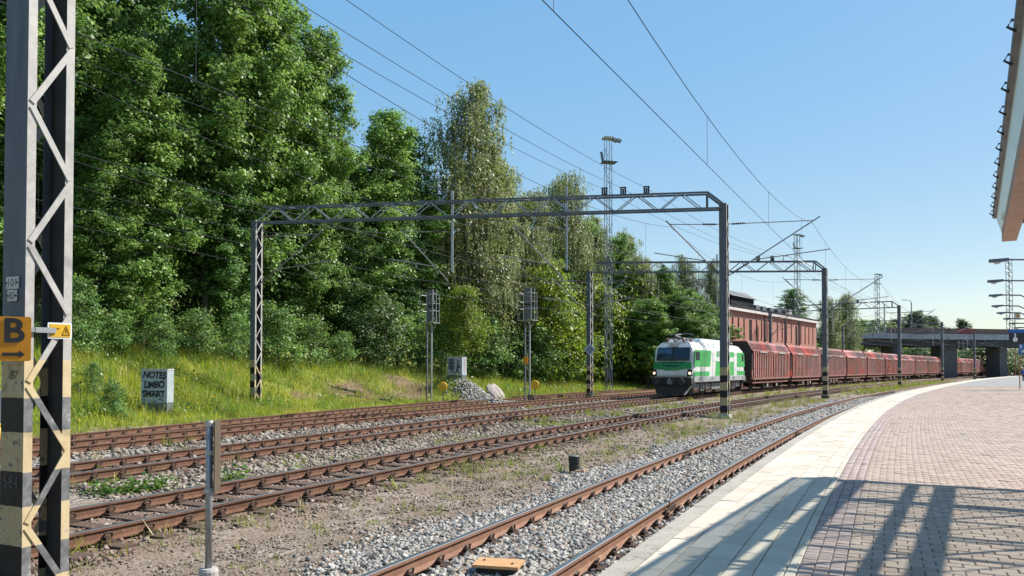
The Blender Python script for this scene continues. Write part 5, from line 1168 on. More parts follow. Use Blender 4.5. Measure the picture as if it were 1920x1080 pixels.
for k in range(int(Lb / 3.2)):
    b = MB(); b.box((0, 0, 0), (0.06, 0.05, 1.1)); link('fascia_joint', b.fix('fascia_joint'), M['galv_dark'], fa, (k * 3.2 + 1.6, -0.25, zs0 + 2.15))
u0 = bu(1662)
for k in range(int((Lb - u0) / 2.6)):
    red = abs(u0 + (k + 0.5) * 2.6 - bu(1814)) < 1.9; b = MB(); b.box((0, 0, 0), (2.52, 0.14, 1.25 + 0.0)); link('barrier_panel', b.fix('barrier_panel'), simple('red_barrier', (0.25, 0.05, 0.045), (0.2, 0.04, 0.04), 1, 0.8) if red else M['barrier'], br, (u0 + (k + 0.5) * 2.6, -0.1, zs0 + 3.37))
k = 0; u_ = 0.3
b = MB(); b.bar((0, -0.12, zs0 + 3.8), (u0, -0.12, zs0 + 3.8), 0.06, 0.06); link('handrail', b.fix('handrail'), M['galv'], br)
b = MB(); b.bar((0, -0.12, zs0 + 3.25), (u0, -0.12, zs0 + 3.25), 0.04, 0.04); link('lower_rail', b.fix('lower_rail'), M['galv'], br)
while u_ < u0:
    b = MB(); b.box((0, 0, 0), (0.07, 0.07, 1.1)); link('railing_post', b.fix('railing_post'), M['galv'], br, (u_, -0.12, zs0 + 3.25)); u_ += 0.9
for p0, p1 in ((1776, 1808), (1883, 1901), (1682, 1702)):
    a_, c_ = bu(p0), bu(p1)
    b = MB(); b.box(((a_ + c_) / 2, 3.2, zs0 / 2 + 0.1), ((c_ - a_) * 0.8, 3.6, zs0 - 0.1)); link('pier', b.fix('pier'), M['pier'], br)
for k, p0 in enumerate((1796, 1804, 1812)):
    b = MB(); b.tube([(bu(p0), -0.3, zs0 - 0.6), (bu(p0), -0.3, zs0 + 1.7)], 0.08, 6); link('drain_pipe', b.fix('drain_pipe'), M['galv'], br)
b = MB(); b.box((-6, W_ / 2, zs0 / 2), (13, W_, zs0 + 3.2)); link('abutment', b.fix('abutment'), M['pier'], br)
def street_lamp(label, x, y, z0, zt, arm=1.3, lod=1.5):
    t = thing('street_lamp', label, 'street lamp', (x, y, z0), group='street lamps on the bridge')
    b = MB(); b.tube([(0, 0, 0), (0, 0, zt - z0 - 0.5), (-0.3, 0, zt - z0), (-arm, 0, zt - z0 + 0.1)], [0.1 * lod, 0.08 * lod, 0.05 * lod, 0.045 * lod], 6); link('pole', b.fix('pole'), M['galv'], t)
    b = MB(); b.box((-arm - 0.3, 0, zt - z0 + 0.1), (0.8, 0.3, 0.14)); link('lamp_head', b.fix('lamp_head'), M['galv'], t)
street_lamp('street lamp on the bridge left of the open sky, the taller one', at(1710, 172), 172, 8.4, zat(563, 172))
street_lamp('street lamp on the bridge beside the slender floodlight tower', at(1659, 170), 170, 8.4, zat(566, 170))
# ------------------------------------------------------------------ trees
M['bark'] = simple('grey_brown_bark', (0.12, 0.1, 0.085), (0.07, 0.06, 0.05), 4, 0.9, 0, (0.16, 0.15, 0.13), 0.5, 20, (3, 3, 0.6))
M['bark_birch'] = simple('birch_bark', (0.42, 0.4, 0.37), (0.3, 0.28, 0.26), 3, 0.85, 0, (0.06, 0.055, 0.05), 0.3, 20, (1, 1, 4))
M['leaf'] = leaf_mat('aspen_leaf', (0.082, 0.162, 0.038), (0.204, 0.347, 0.068), (0.333, 0.466, 0.110), 0.48)
M['leaf2'] = leaf_mat('alder_leaf', (0.071, 0.148, 0.044), (0.170, 0.312, 0.073), (0.279, 0.416, 0.110), 0.48)
M['leaf_birch'] = leaf_mat('birch_leaf', (0.108, 0.136, 0.051), (0.257, 0.272, 0.114), (0.429, 0.400, 0.229), 0.48)
M['leaf_yellow'] = leaf_mat('yellow_green_leaf', (0.120, 0.180, 0.014), (0.264, 0.348, 0.024), (0.384, 0.432, 0.036), 0.48)
M['leaf_bush'] = leaf_mat('bush_leaf', (0.069, 0.144, 0.038), (0.166, 0.302, 0.072), (0.278, 0.408, 0.112), 0.48)
M['leaf_far'] = leaf_mat('far_tree_leaf', (0.034, 0.068, 0.034), (0.081, 0.135, 0.061), (0.121, 0.176, 0.081), 0.48)
M['leaf_elder'] = leaf_mat('elder_leaf', (0.039, 0.091, 0.026), (0.104, 0.195, 0.052), (0.520, 0.520, 0.351), 0.48)
def leaves_mesh(C, N, size, r, aspect=0.62, hang=False):
    """one small rhombic face per leaf"""
    n = len(C); N = N / np.maximum(np.linalg.norm(N, axis=1, keepdims=True), 1e-6)
    t = r.normal(0, 1, (n, 3))
    if hang: t = np.c_[r.normal(0, 0.35, n), r.normal(0, 0.35, n), -np.ones(n)]
    t -= N * np.sum(t * N, 1, keepdims=True); t /= np.maximum(np.linalg.norm(t, axis=1, keepdims=True), 1e-6)
    b = np.cross(N, t); h = size[:, None]
    V = np.stack([C - t * h * 0.5, C + b * h * 0.5 * aspect + N * h * 0.08, C + t * h * 0.5, C - b * h * 0.5 * aspect + N * h * 0.08], 1)
    return V.reshape(-1, 3), np.arange(n * 4).reshape(-1, 4)
def make_tree(seed, h, rad, kind='leafy', base=0.14, nb=70, per=30, leaf=0.2, spread=0.5, topw=0.25, trunk_r=0.17):
    """returns (trunk mesh, crown mesh): a tapered trunk with limbs, leaves in clumps along the limbs"""
    r = np.random.default_rng(seed); b = MB(); k = 9
    lean = r.normal(0, 0.03, 2); tp = []
    for i in range(k + 1):
        t = i / k; tp.append((lean[0] * h * t * t + r.normal(0, 0.05), lean[1] * h * t * t + r.normal(0, 0.05), h * 0.96 * t))
    b.tube(tp, [trunk_r * (1 - 0.9 * (i / k)) + 0.012 for i in range(k + 1)], 6)
    tpA = np.array(tp); C = []; out = []; RN = []
    lob = r.uniform(0, 6.28, 4)
    for j in range(nb):
        t = base + (1 - base) * ((j + r.random()) / nb) ** 0.9; az = j * 2.39996 + r.normal(0, 0.3)
        p0 = np.array([np.interp(t * h * 0.96, tpA[:, 2], tpA[:, c]) for c in range(3)]); u = (t - base) / (1 - base)
        if kind == 'weeping': prof = (math.sin(math.pi * min(1, 0.2 + 0.72 * u)) ** 0.6) * (1 - 0.25 * u)
        elif kind == 'cone': prof = (1 - u) ** 0.8 + 0.05
        elif kind == 'dome': prof = math.sqrt(max(0.02, 1 - (u * 0.98) ** 2.2)) 
        else: prof = (math.sin(math.pi * min(1, 0.12 + 0.80 * u ** 0.85)) ** 0.75) * (1 - 0.15 * u) + topw * 0.15
        L = rad * prof * r.uniform(0.62, 1.18) * (1 + 0.22 * math.sin(3 * az + lob[0]) * math.sin(5 * u + lob[1]))
        up = {'leafy': 0.5 + 0.5 * u, 'weeping': 0.45, 'cone': -0.15, 'dome': 0.35}[kind] + r.normal(0, 0.12)
        d = np.array([math.cos(az), math.sin(az), up]); d /= np.linalg.norm(d)
        p1 = p0 + d * L; mid = p0 + d * L * 0.5 + np.array([0, 0, 0.06 * L])
        if kind == 'weeping': p1 = p1 + np.array([0, 0, -0.28 * L])
        if L > 0.5: b.tube([tuple(p0), tuple(mid), tuple(p1)], [max(0.012, trunk_r * 0.28 * (1 - u * 0.7)), 0.02, 0.006], 4, cap=False)
        nc = max(2, int(L / 0.42))
        for c in range(nc):
            w = 0.28 + 0.72 * (c + r.random()) / nc; q = (p0 * (1 - w) ** 2 + 2 * mid * w * (1 - w) + p1 * w * w) + r.normal(0, 0.16, 3)
            m_ = max(4, int(per * r.uniform(0.6, 1.3) * (0.7 + 0.5 * w)))
            cr = spread * r.uniform(0.6, 1.25)
            if kind == 'weeping':
                ns = max(2, m_ // 9)
                for _ in range(ns):
                    o_ = q + r.normal(0, cr * 0.55, 3) * np.array([1, 1, 0.4]); Ls = r.uniform(0.5, 1.7); zz = np.linspace(0, 1, 9) * Ls
                    pts = o_ + np.c_[r.normal(0, 0.035, 9) + 0.06 * zz, r.normal(0, 0.035, 9), -zz]; C.append(pts); out.append(np.tile(d, (9, 1))); RN.append(np.clip(r.uniform(0, 0.9) + r.normal(0, 0.12, 9), 0, 1))
            else:
                pts = q + r.normal(0, 1, (m_, 3)) * np.array([cr, cr, cr * 0.72]) * 0.55; C.append(pts); out.append((pts - q) * 1.0 + np.array([d[0] * 0.6, d[1] * 0.6, 0.75])); RN.append(np.clip(r.uniform(0.05, 0.85) + r.normal(0, 0.17, m_), 0, 1))
    C = np.concatenate(C); out = np.concatenate(out); RN = np.concatenate(RN); n = len(C)
    N = out + r.normal(0, 0.55, (n, 3)); sz = leaf * np.exp(r.normal(0, 0.22, n))
    V, F = leaves_mesh(C, N, sz, r, 0.5 if kind == 'weeping' else 0.7, kind == 'weeping')
    return b.fix('trunk', True), np_mesh('crown', V, F, (), rnd=RN)
PR = {}
PR['a'] = (make_tree(101, 20, 3.6, nb=125, per=84, leaf=0.172), 20.0)
PR['b'] = (make_tree(102, 20, 3.1, nb=130, per=84, leaf=0.172, base=0.08), 20.0)
PR['c'] = (make_tree(103, 20, 4.2, nb=125, per=84, leaf=0.172, base=0.12), 20.0)
PR['w'] = (make_tree(104, 20, 3.3, 'weeping', nb=120, per=85, leaf=0.17, base=0.1, trunk_r=0.16), 20.0)
PR['w2'] = (make_tree(105, 20, 3.9, 'weeping', nb=120, per=80, leaf=0.17, base=0.06, trunk_r=0.15), 20.0)
PR['n'] = (make_tree(106, 12, 1.9, 'cone', nb=80, per=22, leaf=0.2, base=0.05, spread=0.35), 12.0)
PR['s'] = (make_tree(107, 4.0, 1.9, 'dome', nb=46, per=34, leaf=0.15, base=0.03, spread=0.42, trunk_r=0.05), 4.0)
PR['s2'] = (make_tree(108, 4.0, 1.6, 'dome', nb=42, per=34, leaf=0.13, base=0.03, spread=0.45, trunk_r=0.05), 4.0)
PR['d'] = (make_tree(109, 4.0, 1.5, 'dome', nb=70, per=70, leaf=0.085, base=0.3, spread=0.34, trunk_r=0.06), 4.0)
def tree(name, label, cat, key, x, y, z0, h, rz, mat, bark='bark', wid=1.0, group=None):
    (tm, cm), h0 = PR[key]; t = thing(name, label, cat, (x, y, z0), rz, group); k = h / h0; t.scale = (k * wid, k * wid, k)
    for nm, me, mt in (('trunk', tm, M[bark]), ('crown', cm, M[mat])):
        if not me.materials: me.materials.append(None)
        o = link(nm, me, None, t); o.material_slots[0].link = 'OBJECT'; o.material_slots[0].material = mt
def Y_off(px, off):
    for Y in np.arange(28, 95, 0.25):
        if to_so(at(px, Y), Y)[1] >= off: return float(Y)
    return 95.0
GT = 'trees along the grass bank'
TREES = [  # name, px, Y, top py, prototype, material, width factor, label
 ('deciduous_tree', -75, 37, -190, 'c', 'leaf', 1.1, 'leafy tree cut by the left picture edge behind the striped mast'),
 ('deciduous_tree', 70, 41, -160, 'a', 'leaf2', 1.15, 'tall dark tree directly behind the big striped mast'),
 ('deciduous_tree', 265, 37.5, 85, 'b', 'leaf', 1.15, 'bright pointed tree in the front row above the near graffiti cabinet'),
 ('deciduous_tree', 175, 35.5, 240, 'b', 'leaf', 1.25, 'lower bright tree just right of the big striped mast'),
 ('deciduous_tree', 215, 47, -150, 'c', 'leaf2', 1.0, 'tall dark tree behind the bright pointed tree'),
 ('deciduous_tree', 385, 45, -140, 'a', 'leaf', 1.05, 'tallest leafy tree left of the large gantry, reaching above the picture'),
 ('deciduous_tree', 430, 40, 260, 'b', 'leaf2', 1.2, 'low leafy tree directly left of the large gantry mast'),
 ('deciduous_tree', 500, 49, -60, 'c', 'leaf', 0.95, 'broad leafy tree above the left end of the large gantry'),
 ('deciduous_tree', 585, 52, 55, 'a', 'leaf', 0.85, 'leafy tree whose crown slopes down to the open sky'),
 ('deciduous_tree', 550, 43.5, 300, 'b', 'leaf', 1.35, 'lower bright tree right of the large gantry mast'),
 ('deciduous_tree', 640, 47, 330, 'c', 'leaf2', 1.1, 'low spreading tree with a dark hollow below it'),
 ('deciduous_tree', 703, 55, 190, 'b', 'leaf', 1.15, 'pointed tree standing alone against the sky left of the birch'),
 ('deciduous_tree', 785, 56, 232, 'b', 'leaf', 1.3, 'pointed tree touching the left side of the tall birch'),
 ('deciduous_tree', 745, 50, 420, 'c', 'leaf2', 1.25, 'low dark tree behind the left railway signal'),
 ('birch_tree', 872, 62, 138, 'w', 'leaf_birch', 1.35, 'tall olive brown weeping birch, highest of the birches'),
 ('birch_tree', 935, 64, 270, 'w2', 'leaf_birch', 1.15, 'weeping birch leaning against the right side of the tallest birch'),
 ('birch_tree', 925, 62, 395, 'w2', 'leaf_birch', 1.35, 'low weeping birch behind the two railway signals'),
 ('birch_tree', 1048, 70, 312, 'w2', 'leaf_birch', 1.25, 'weeping birch behind the middle of the large gantry beam'),
 ('deciduous_tree', 1030, 66, 455, 'c', 'leaf2', 1.5, 'dark low tree between the right signal and the diamond sign'),
 ('deciduous_tree', 1085, 72, 415, 'a', 'leaf2', 1.2, 'dark tree just left of the tall floodlight tower'),
 ('birch_tree', 1172, 80, 425, 'w2', 'leaf_birch', 1.2, 'rounded birch right of the tall floodlight tower'),
 ('deciduous_tree', 1130, 76, 500, 'c', 'leaf', 1.4, 'low leafy tree right behind the floodlight tower foot'),
 ('deciduous_tree', 1235, 84, 505, 'c', 'leaf2', 1.4, 'dark tree above the nose of the locomotive'),
 ('birch_tree', 1290, 88, 472, 'w', 'leaf_birch', 1.3, 'slim pointed birch behind the locomotive roof'),
 ('birch_tree', 1338, 87, 480, 'w', 'leaf_birch', 0.85, 'thin birch beside the large gantry right mast'),
 ('deciduous_tree', 1285, 83, 580, 'c', 'leaf2', 1.7, 'low dark tree directly behind the locomotive cab'),
 ('deciduous_tree', 1215, 78, 560, 'a', 'leaf', 1.9, 'low leafy tree left of the locomotive nose'),
 ('deciduous_tree', 1330, 84, 590, 'c', 'leaf2', 1.5, 'low tree between locomotive and the brick shed corner'),
 ('birch_tree', 988, 68, 345, 'w2', 'leaf_birch', 1.2, 'weeping birch filling the dip between the two tall birches'),
 ('birch_tree', 1098, 74, 395, 'w', 'leaf_birch', 1.5, 'birch directly left of the tall floodlight tower'),
 ('deciduous_tree', 1140, 78, 445, 'c', 'leaf2', 1.2, 'rounded tree directly behind the tall floodlight tower'),
 ('birch_tree', 1205, 82, 470, 'w2', 'leaf_birch', 1.3, 'birch halfway between floodlight tower and locomotive'),
 ('deciduous_tree', 650, 58, 262, 'c', 'leaf', 0.8, 'leafy tree filling the dip left of the lone pointed tree'),
 ('deciduous_tree', 745, 58, 300, 'a', 'leaf2', 1.0, 'leafy tree filling the dip between the two pointed trees'),
 ('deciduous_tree', 1262, 80, 545, 'c', 'leaf', 1.8, 'leafy tree right above the locomotive windscreen'),
 ('deciduous_tree', 1312, 82, 548, 'c', 'leaf2', 1.6, 'leafy tree right above the locomotive roof, left of the gantry mast'),
 ('deciduous_tree', 1345, 86, 560, 'a', 'leaf2', 1.6, 'dark tree hiding the left corner of the brick shed'),
]
for i, (nm, px, Y, py, key, mt, wf, lb) in enumerate(TREES):
    Y = max(Y, Y_off(px, 31.0 if px < 850 else (29.5 if px < 1100 else 27.5))) if px < 1180 else Y
    x = at(px, Y); z0 = gz(x, Y) - 0.1; tree(nm, lb, 'tree', key, x, Y, z0, zat(py, Y) - z0, i * 1.7, mt, 'bark_birch' if nm == 'birch_tree' else 'bark', wf, GT)
# second row that closes the gaps
for i, (px, Y, py, key, wf, lb) in enumerate(((-40, 52, -40, 'c', 1.3, 'dark back row tree at the left picture edge'), (130, 54, 20, 'a', 1.4, 'dark back row tree right of the striped mast'), (310, 56, 40, 'c', 1.3, 'dark back row tree behind the near cabinet trees'), (470, 58, 140, 'a', 1.4, 'dark back row tree above the large gantry mast'), (610, 60, 250, 'c', 1.3, 'dark back row tree in the notch left of the pointed tree'), (690, 64, 330, 'c', 1.3, 'dark back row tree below the lone pointed tree'), (800, 68, 380, 'c', 1.3, 'dark back row tree behind the left signal'), (960, 76, 430, 'c', 1.3, 'dark back row tree behind the right signal'), (1100, 84, 480, 'a', 1.4, 'dark back row tree behind the floodlight tower'), (1260, 94, 530, 'c', 1.2, 'dark back row tree behind the slim birch'))):
    x = at(px, Y); z0 = gz(x, Y) - 0.1; tree('deciduous_tree', lb, 'tree', key, x, Y, z0, zat(py, Y) - z0, i * 2.3 + 0.5, 'leaf2', 'bark', wf, GT)
# understorey thicket that closes the view under the crowns
for i in range(13):
    px = -60 + i * 105; Y = 50 + i * 2.9; x = at(px, Y); z0 = gz(x, Y) - 0.3
    tree('shrub', ['thicket shrub filling the shade at the left picture edge', 'thicket shrub behind the striped mast', 'thicket shrub behind the bright pointed tree', 'thicket shrub far behind the near graffiti cabinet', 'thicket shrub behind the tallest leafy tree', 'thicket shrub far behind the gantry mast', 'thicket shrub behind the dark hollow', 'thicket shrub behind the elder blossom', 'thicket shrub behind the left signal', 'thicket shrub behind the far cabinet', 'thicket shrub behind the right signal', 'thicket shrub behind the diamond sign', 'thicket shrub behind the floodlight tower'][i], 'shrub', 's' if i % 2 else 's2', x, Y, z0, 8.5, i * 1.9, 'leaf2', 'bark', 0.85, 'shrubs along the bank')
# far trees round shed and bridge
for i, (nm, px, Y, py, key, mt, wf, lb, zb_) in enumerate((
  ('deciduous_tree', 1489, 138, 538, 'b', 'leaf2', 1.5, 'tree rising behind the roof of the brick shed', 0), ('birch_tree', 1556, 140, 548, 'w', 'leaf_birch', 1.2, 'birch right behind the end of the brick shed, left of two', 0), ('birch_tree', 1588, 146, 545, 'w2', 'leaf_birch', 1.2, 'birch right behind the end of the brick shed, right of two', 0),
  ('spruce_tree', 1617, 200, 596, 'n', 'leaf_far', 1.0, 'small dark spruce left of the slender floodlight tower', 2), ('spruce_tree', 1643, 205, 594, 'n', 'leaf_far', 1.1, 'small dark spruce behind the slender floodlight tower', 2), ('deciduous_tree', 1672, 235, 598, 'c', 'leaf_far', 1.6, 'far rounded tree above the left part of the bridge', 2), ('deciduous_tree', 1712, 240, 583, 'c', 'leaf_far', 1.8, 'broad far tree above the middle of the bridge', 2), ('deciduous_tree', 1742, 245, 590, 'a', 'leaf_far', 1.7, 'far tree right next to the broad tree above the bridge', 2), ('deciduous_tree', 1810, 270, 598, 'c', 'leaf_far', 1.2, 'lone far tree above the red part of the bridge', 2))):
    x = at(px, Y); tree(nm, lb, 'tree', key, x, Y, zb_, zat(py, Y) - zb_, i * 1.3, mt, 'bark', wf, 'far trees beyond the train')
SH = [ # shrubs: px, Y, top py, prototype, material, width, label
 (1655, 184, 608, 's', 'leaf_yellow', 2.2, 'light green shrub on the bridge ramp, rightmost'), (1620, 182, 602, 's', 'leaf_bush', 2.4, 'light green shrub on the bridge ramp, middle one'), (1585, 180, 606, 's2', 'leaf_bush', 2.2, 'light green shrub on the bridge ramp, leftmost'),
 (722, 46.5, 562, 's', 'leaf_elder', 1.0, 'elder shrub with pale blossom left of the left signal'), (690, 47, 590, 's2', 'leaf_elder', 1.0, 'elder shrub with pale blossom above the bare brown slope'),
 (868, 57.5, 543, 'd', 'leaf_yellow', 0.75, 'dome shaped yellow green shrub above the far cabinet'),
 (1030, 62, 505, 's', 'leaf_yellow', 0.75, 'tall yellow green shrub right of the right signal'), (1065, 63, 545, 's2', 'leaf_yellow', 0.95, 'yellow green shrub left of the diamond sign mast'), (1125, 68, 530, 's', 'leaf_yellow', 0.8, 'yellow green shrub between gantry mast and floodlight tower'), (1178, 70, 515, 's', 'leaf_yellow', 0.9, 'large yellow green shrub right of the floodlight tower'), (1215, 72, 575, 's2', 'leaf_bush', 1.1, 'green shrub between floodlight tower and locomotive'),
 (150, 33, 520, 's2', 'leaf_bush', 0.9, 'bright bush at the edge of the big striped mast'), (110, 34, 560, 's', 'leaf_bush', 1.0, 'bush hidden partly by the big striped mast'), (215, 36, 585, 's', 'leaf_bush', 1.1, 'dark bush above the grass left of the near cabinet'), (300, 38, 590, 's2', 'leaf2', 1.2, 'dark bush above the near graffiti cabinet'), (370, 39, 585, 's', 'leaf2', 1.1, 'dark bush halfway between cabinet and gantry mast'), (440, 40, 590, 's2', 'leaf2', 1.1, 'dark bush just left of the gantry mast'), (520, 42, 575, 's', 'leaf_bush', 1.1, 'bush just right of the gantry mast'), (585, 44, 600, 's2', 'leaf2', 1.2, 'dark bush above the green part of the slope'), (640, 45, 625, 's', 'leaf2', 1.0, 'small dark bush above the brown litter'),
 (785, 50, 610, 's2', 'leaf2', 1.0, 'dark bush behind the left signal ladder'), (835, 53, 615, 's', 'leaf_bush', 0.9, 'bush left above the far cabinet'), (905, 55, 600, 's', 'leaf2', 1.1, 'dark bush right above the far cabinet'), (950, 57, 615, 's2', 'leaf_bush', 1.2, 'bush left of the right signal'), (1010, 60, 620, 's', 'leaf_bush', 1.1, 'bush right of the right signal foot'), (1060, 62, 635, 's2', 'leaf_bush', 1.3, 'low bush below the diamond sign'), (1165, 68, 640, 's2', 'leaf_bush', 1.3, 'low bush beside the floodlight tower foot'), (1210, 72, 640, 's', 'leaf2', 1.3, 'low dark bush close to the locomotive nose'), (175, 31, 680, 's2', 'leaf_bush', 0.8, 'leafy bush low on the bank right of the striped mast'), (215, 29.5, 715, 's', 'leaf_bush', 0.8, 'small dark bush left of the near graffiti cabinet'),
 (1840, 215, 650, 's', 'leaf_far', 2.6, 'far green shrub seen under the bridge, left one'), (1868, 220, 648, 's2', 'leaf_far', 2.6, 'far green shrub seen under the bridge, right one'), (1745, 212, 650, 's', 'leaf_far', 2.4, 'far green shrub seen under the bridge left of the dark pier'), (1712, 190, 652, 's2', 'leaf_far', 2.4, 'far green shrub under the left bridge span'), (1905, 225, 655, 's', 'leaf_far', 2.2, 'far green shrub under the bridge at the right picture edge')]
for i, (px, Y, py, key, mt, wf, lb) in enumerate(SH):
    if Y < 100 and py < 660 and key != 'd': Y = max(Y, Y_off(px, 28.3 if px < 820 else (27.0 if px < 1000 else 25.5)))
    x = at(px, Y); z0 = gz(x, Y) - 0.08 if Y < 100 else (-0.3 if py > 640 else 6.0); tree('shrub', lb, 'shrub', key, x, Y, z0, max(1.0, zat(py, Y) - z0), i * 2.1, mt, 'bark', wf, 'shrubs along the bank')

# ------------------------------------------------------------------ grass, weeds, litter
M['grass'] = leaf_mat('grass_blade', None or (0, 0, 0), (0, 0, 0), None, 0.4, True)
def blades(x, y, z, h, w, col, r, lean=0.35):
    n = len(x); a = r.uniform(0, 6.283, n); dx, dy = np.cos(a), np.sin(a); ln = np.abs(r.normal(0, lean, n)) * h; b2 = r.uniform(0, 6.283, n); lx, ly = np.cos(b2) * ln, np.sin(b2) * ln
    V = np.zeros((n, 4, 3)); ww = w / 2
    V[:, 0] = np.c_[x - dx * ww, y - dy * ww, z]; V[:, 1] = np.c_[x + dx * ww, y + dy * ww, z]
    V[:, 2] = np.c_[x + dx * ww * 0.25 + lx, y + dy * ww * 0.25 + ly, z + h]; V[:, 3] = np.c_[x - dx * ww * 0.25 + lx, y - dy * ww * 0.25 + ly, z + h]
    return V.reshape(-1, 3), np.arange(n * 4).reshape(-1, 4), col
r = np.random.default_rng(77)
pal = np.array([(0.31, 0.38, 0.035), (0.44, 0.46, 0.045), (0.22, 0.33, 0.035), (0.5, 0.45, 0.07), (0.47, 0.36, 0.22), (0.36, 0.245, 0.17)])
def grass_field(s0, s1, o0, o1, dens, hmul, wmul, seed, dry=0.1):
    r = np.random.default_rng(seed); n = int((s1 - s0) * (o1 - o0) * dens); ctr_s = r.uniform(s0, s1, n // 6); ctr_o = r.uniform(o0, o1, n // 6)
    k = r.integers(0, len(ctr_s), n); s = ctr_s[k] + r.normal(0, 0.10, n); o = ctr_o[k] + r.normal(0, 0.10, n)
    x, y = Pxy(s, o); z = ground_z(s, o) - 0.03
    lit = litter(s, o)
    g1, g2 = fbm(x, y, 0.5, 6), fbm(x, y, 1.4, 8)
    sel = np.where(g1 > 0.12, 1, 0); sel = np.where(g2 > 0.3, 2, sel); sel = np.where((g1 < -0.35), 3, sel); sel = np.where(r.random(n) < dry, 4, sel)
    bare = lit + r.normal(0, 0.16, n) > 0.5; sel = np.where(bare, r.integers(4, 6, n), sel)
    col = pal[sel] * np.exp(r.normal(0, 0.2, n))[:, None]
    col = np.where((r.random(n) < 0.012)[:, None] & ~bare[:, None], np.array([[0.7, 0.5, 0.02]]), col)
    h = hmul * np.clip(np.exp(r.normal(0, 0.35, n)), 0.3, 2.0) * (1 + 0.5 * g2) * np.where(bare, 0.4, 1.0); e0 = emb_0(s); h *= 0.55 + 0.45 * smooth((o - e0 + 0.5) / 2.0)
    keep = o > e0 - 1.6 + 0.5 * fbm(x, y, 2.0, 9)
    return blades(x[keep], y[keep], z[keep], h[keep], (wmul * np.exp(r.normal(0, 0.25, n)))[keep], col[keep], r, 0.42)
parts_g = [grass_field(11, 30, 19.9, 30, 240, 0.46, 0.024, 1), grass_field(30, 48, 20.5, 30, 190, 0.42, 0.028, 2), grass_field(48, 75, 21.2, 29, 110, 0.42, 0.036, 3), grass_field(75, 110, 21.5, 27, 50, 0.45, 0.05, 4)]
def join(ps):
    V = []; F = []; Cc = []; o = 0
    for v, f, c in ps: V.append(v); F.append(f + o); Cc.append(c); o += len(v)
    return np.concatenate(V), np.concatenate(F), np.concatenate(Cc)
V, F, Cc = join(parts_g)
tag(link('grass', np_mesh('grass', V, F, [M['grass']], col=Cc)), 'tall yellow green grass and dry straw covering the bank', 'grass', kind='stuff')
# broad-leaved herbs in the bank
n = 26000; r = np.random.default_rng(78); s = r.uniform(11, 62, n); o = 21.2 + (28.8 - 21.2) * r.random(n); x, y = Pxy(s, o); g = fbm(x, y, 1.1, 21)
keep = (o > emb_0(s) - 0.6) & (g > 0.12) & (litter(s, o) < 0.4); x, y, s, o = x[keep], y[keep], s[keep], o[keep]; n = len(x)
C = np.c_[x, y, ground_z(s, o) + r.uniform(0.08, 0.62, n)]; V, F = leaves_mesh(C, r.normal(0, 0.5, (n, 3)) + np.array([0.2, -0.2, 0.8]), 0.13 * np.exp(r.normal(0, 0.3, n)), r)
cc = np.array([(0.06, 0.14, 0.02), (0.11, 0.2, 0.03), (0.16, 0.22, 0.03)])[r.integers(0, 3, n)]; cc = np.where((r.random(n) < 0.03)[:, None], np.array([[0.75, 0.52, 0.02]]), cc)
tag(link('wild_herbs', np_mesh('wild_herbs', V, F, [M['grass']], col=cc)), 'leafy green and yellow flowering herbs among the bank grass', 'herbs', kind='stuff')
# weeds between the tracks
ps = []; r = np.random.default_rng(79)
def weeds(s0, s1, o0, o1, ntuft, h, per, seed, cmix=(0, 1, 2), nz=None, wd=0.012):
    r = np.random.default_rng(seed); ts = r.uniform(s0, s1, ntuft); to = r.uniform(o0, o1, ntuft)
    if nz is not None: x, y = Pxy(ts, to); m_ = fbm(x, y, 0.9, seed + 3) > nz; ts, to = ts[m_], to[m_]
    k = np.repeat(np.arange(len(ts)), per); n = len(k); s = ts[k] + r.normal(0, 0.07, n); o = to[k] + r.normal(0, 0.07, n); x, y = Pxy(s, o); hh = np.repeat(np.clip(np.exp(r.normal(0, 0.4, len(ts))), 0.4, 1.7), per)
    col = pal[np.repeat(r.choice(cmix, len(ts)), per)] * np.exp(r.normal(-0.42, 0.25, n))[:, None]
    ps.append(blades(x, y, ground_z(s, o) - 0.01, h * hh * r.uniform(0.4, 1.1, n), wd * np.exp(r.normal(0, 0.3, n)), col, r, 0.55))
weeds(4, 20, 1.6, 3.7, 130, 0.11, 12, 301, (0, 1, 3, 4)); weeds(14, 60, 1.5, 3.9, 700, 0.16, 14, 302, (0, 2, 3, 4, 5), -0.05, 0.014); weeds(22, 75, 1.3, 3.6, 600, 0.18, 14, 306, (0, 3, 4, 5), 0.0, 0.018)
weeds(8, 30, 6.6, 9.2, 260, 0.15, 14, 303, (0, 1, 3, 4), 0.1, 0.014); weeds(26, 60, 6.6, 9.6, 520, 0.2, 14, 304, (0, 1, 2, 3), 0.05, 0.022); weeds(12, 55, 12.4, 14.2, 260, 0.18, 12, 305, (0, 1, 3), 0.2, 0.02); weeds(5, 20, 3.4, 4.1, 70, 0.16, 10, 307, (0, 1, 3)); weeds(30, 80, 16.8, 19.2, 300, 0.25, 12, 308, (0, 1, 3), 0.1, 0.025); weeds(75, 150, 1.2, 3.8, 600, 0.3, 12, 309, (0, 1, 3, 4), None, 0.04); weeds(60, 150, 6.6, 9.4, 500, 0.25, 12, 310, (0, 1, 3, 4), None, 0.04)
V, F, Cc = join(ps); tag(link('track_weeds', np_mesh('track_weeds', V, F, [M['grass']], col=Cc)), 'sparse weeds and grass tufts growing between the tracks', 'weeds', kind='stuff')
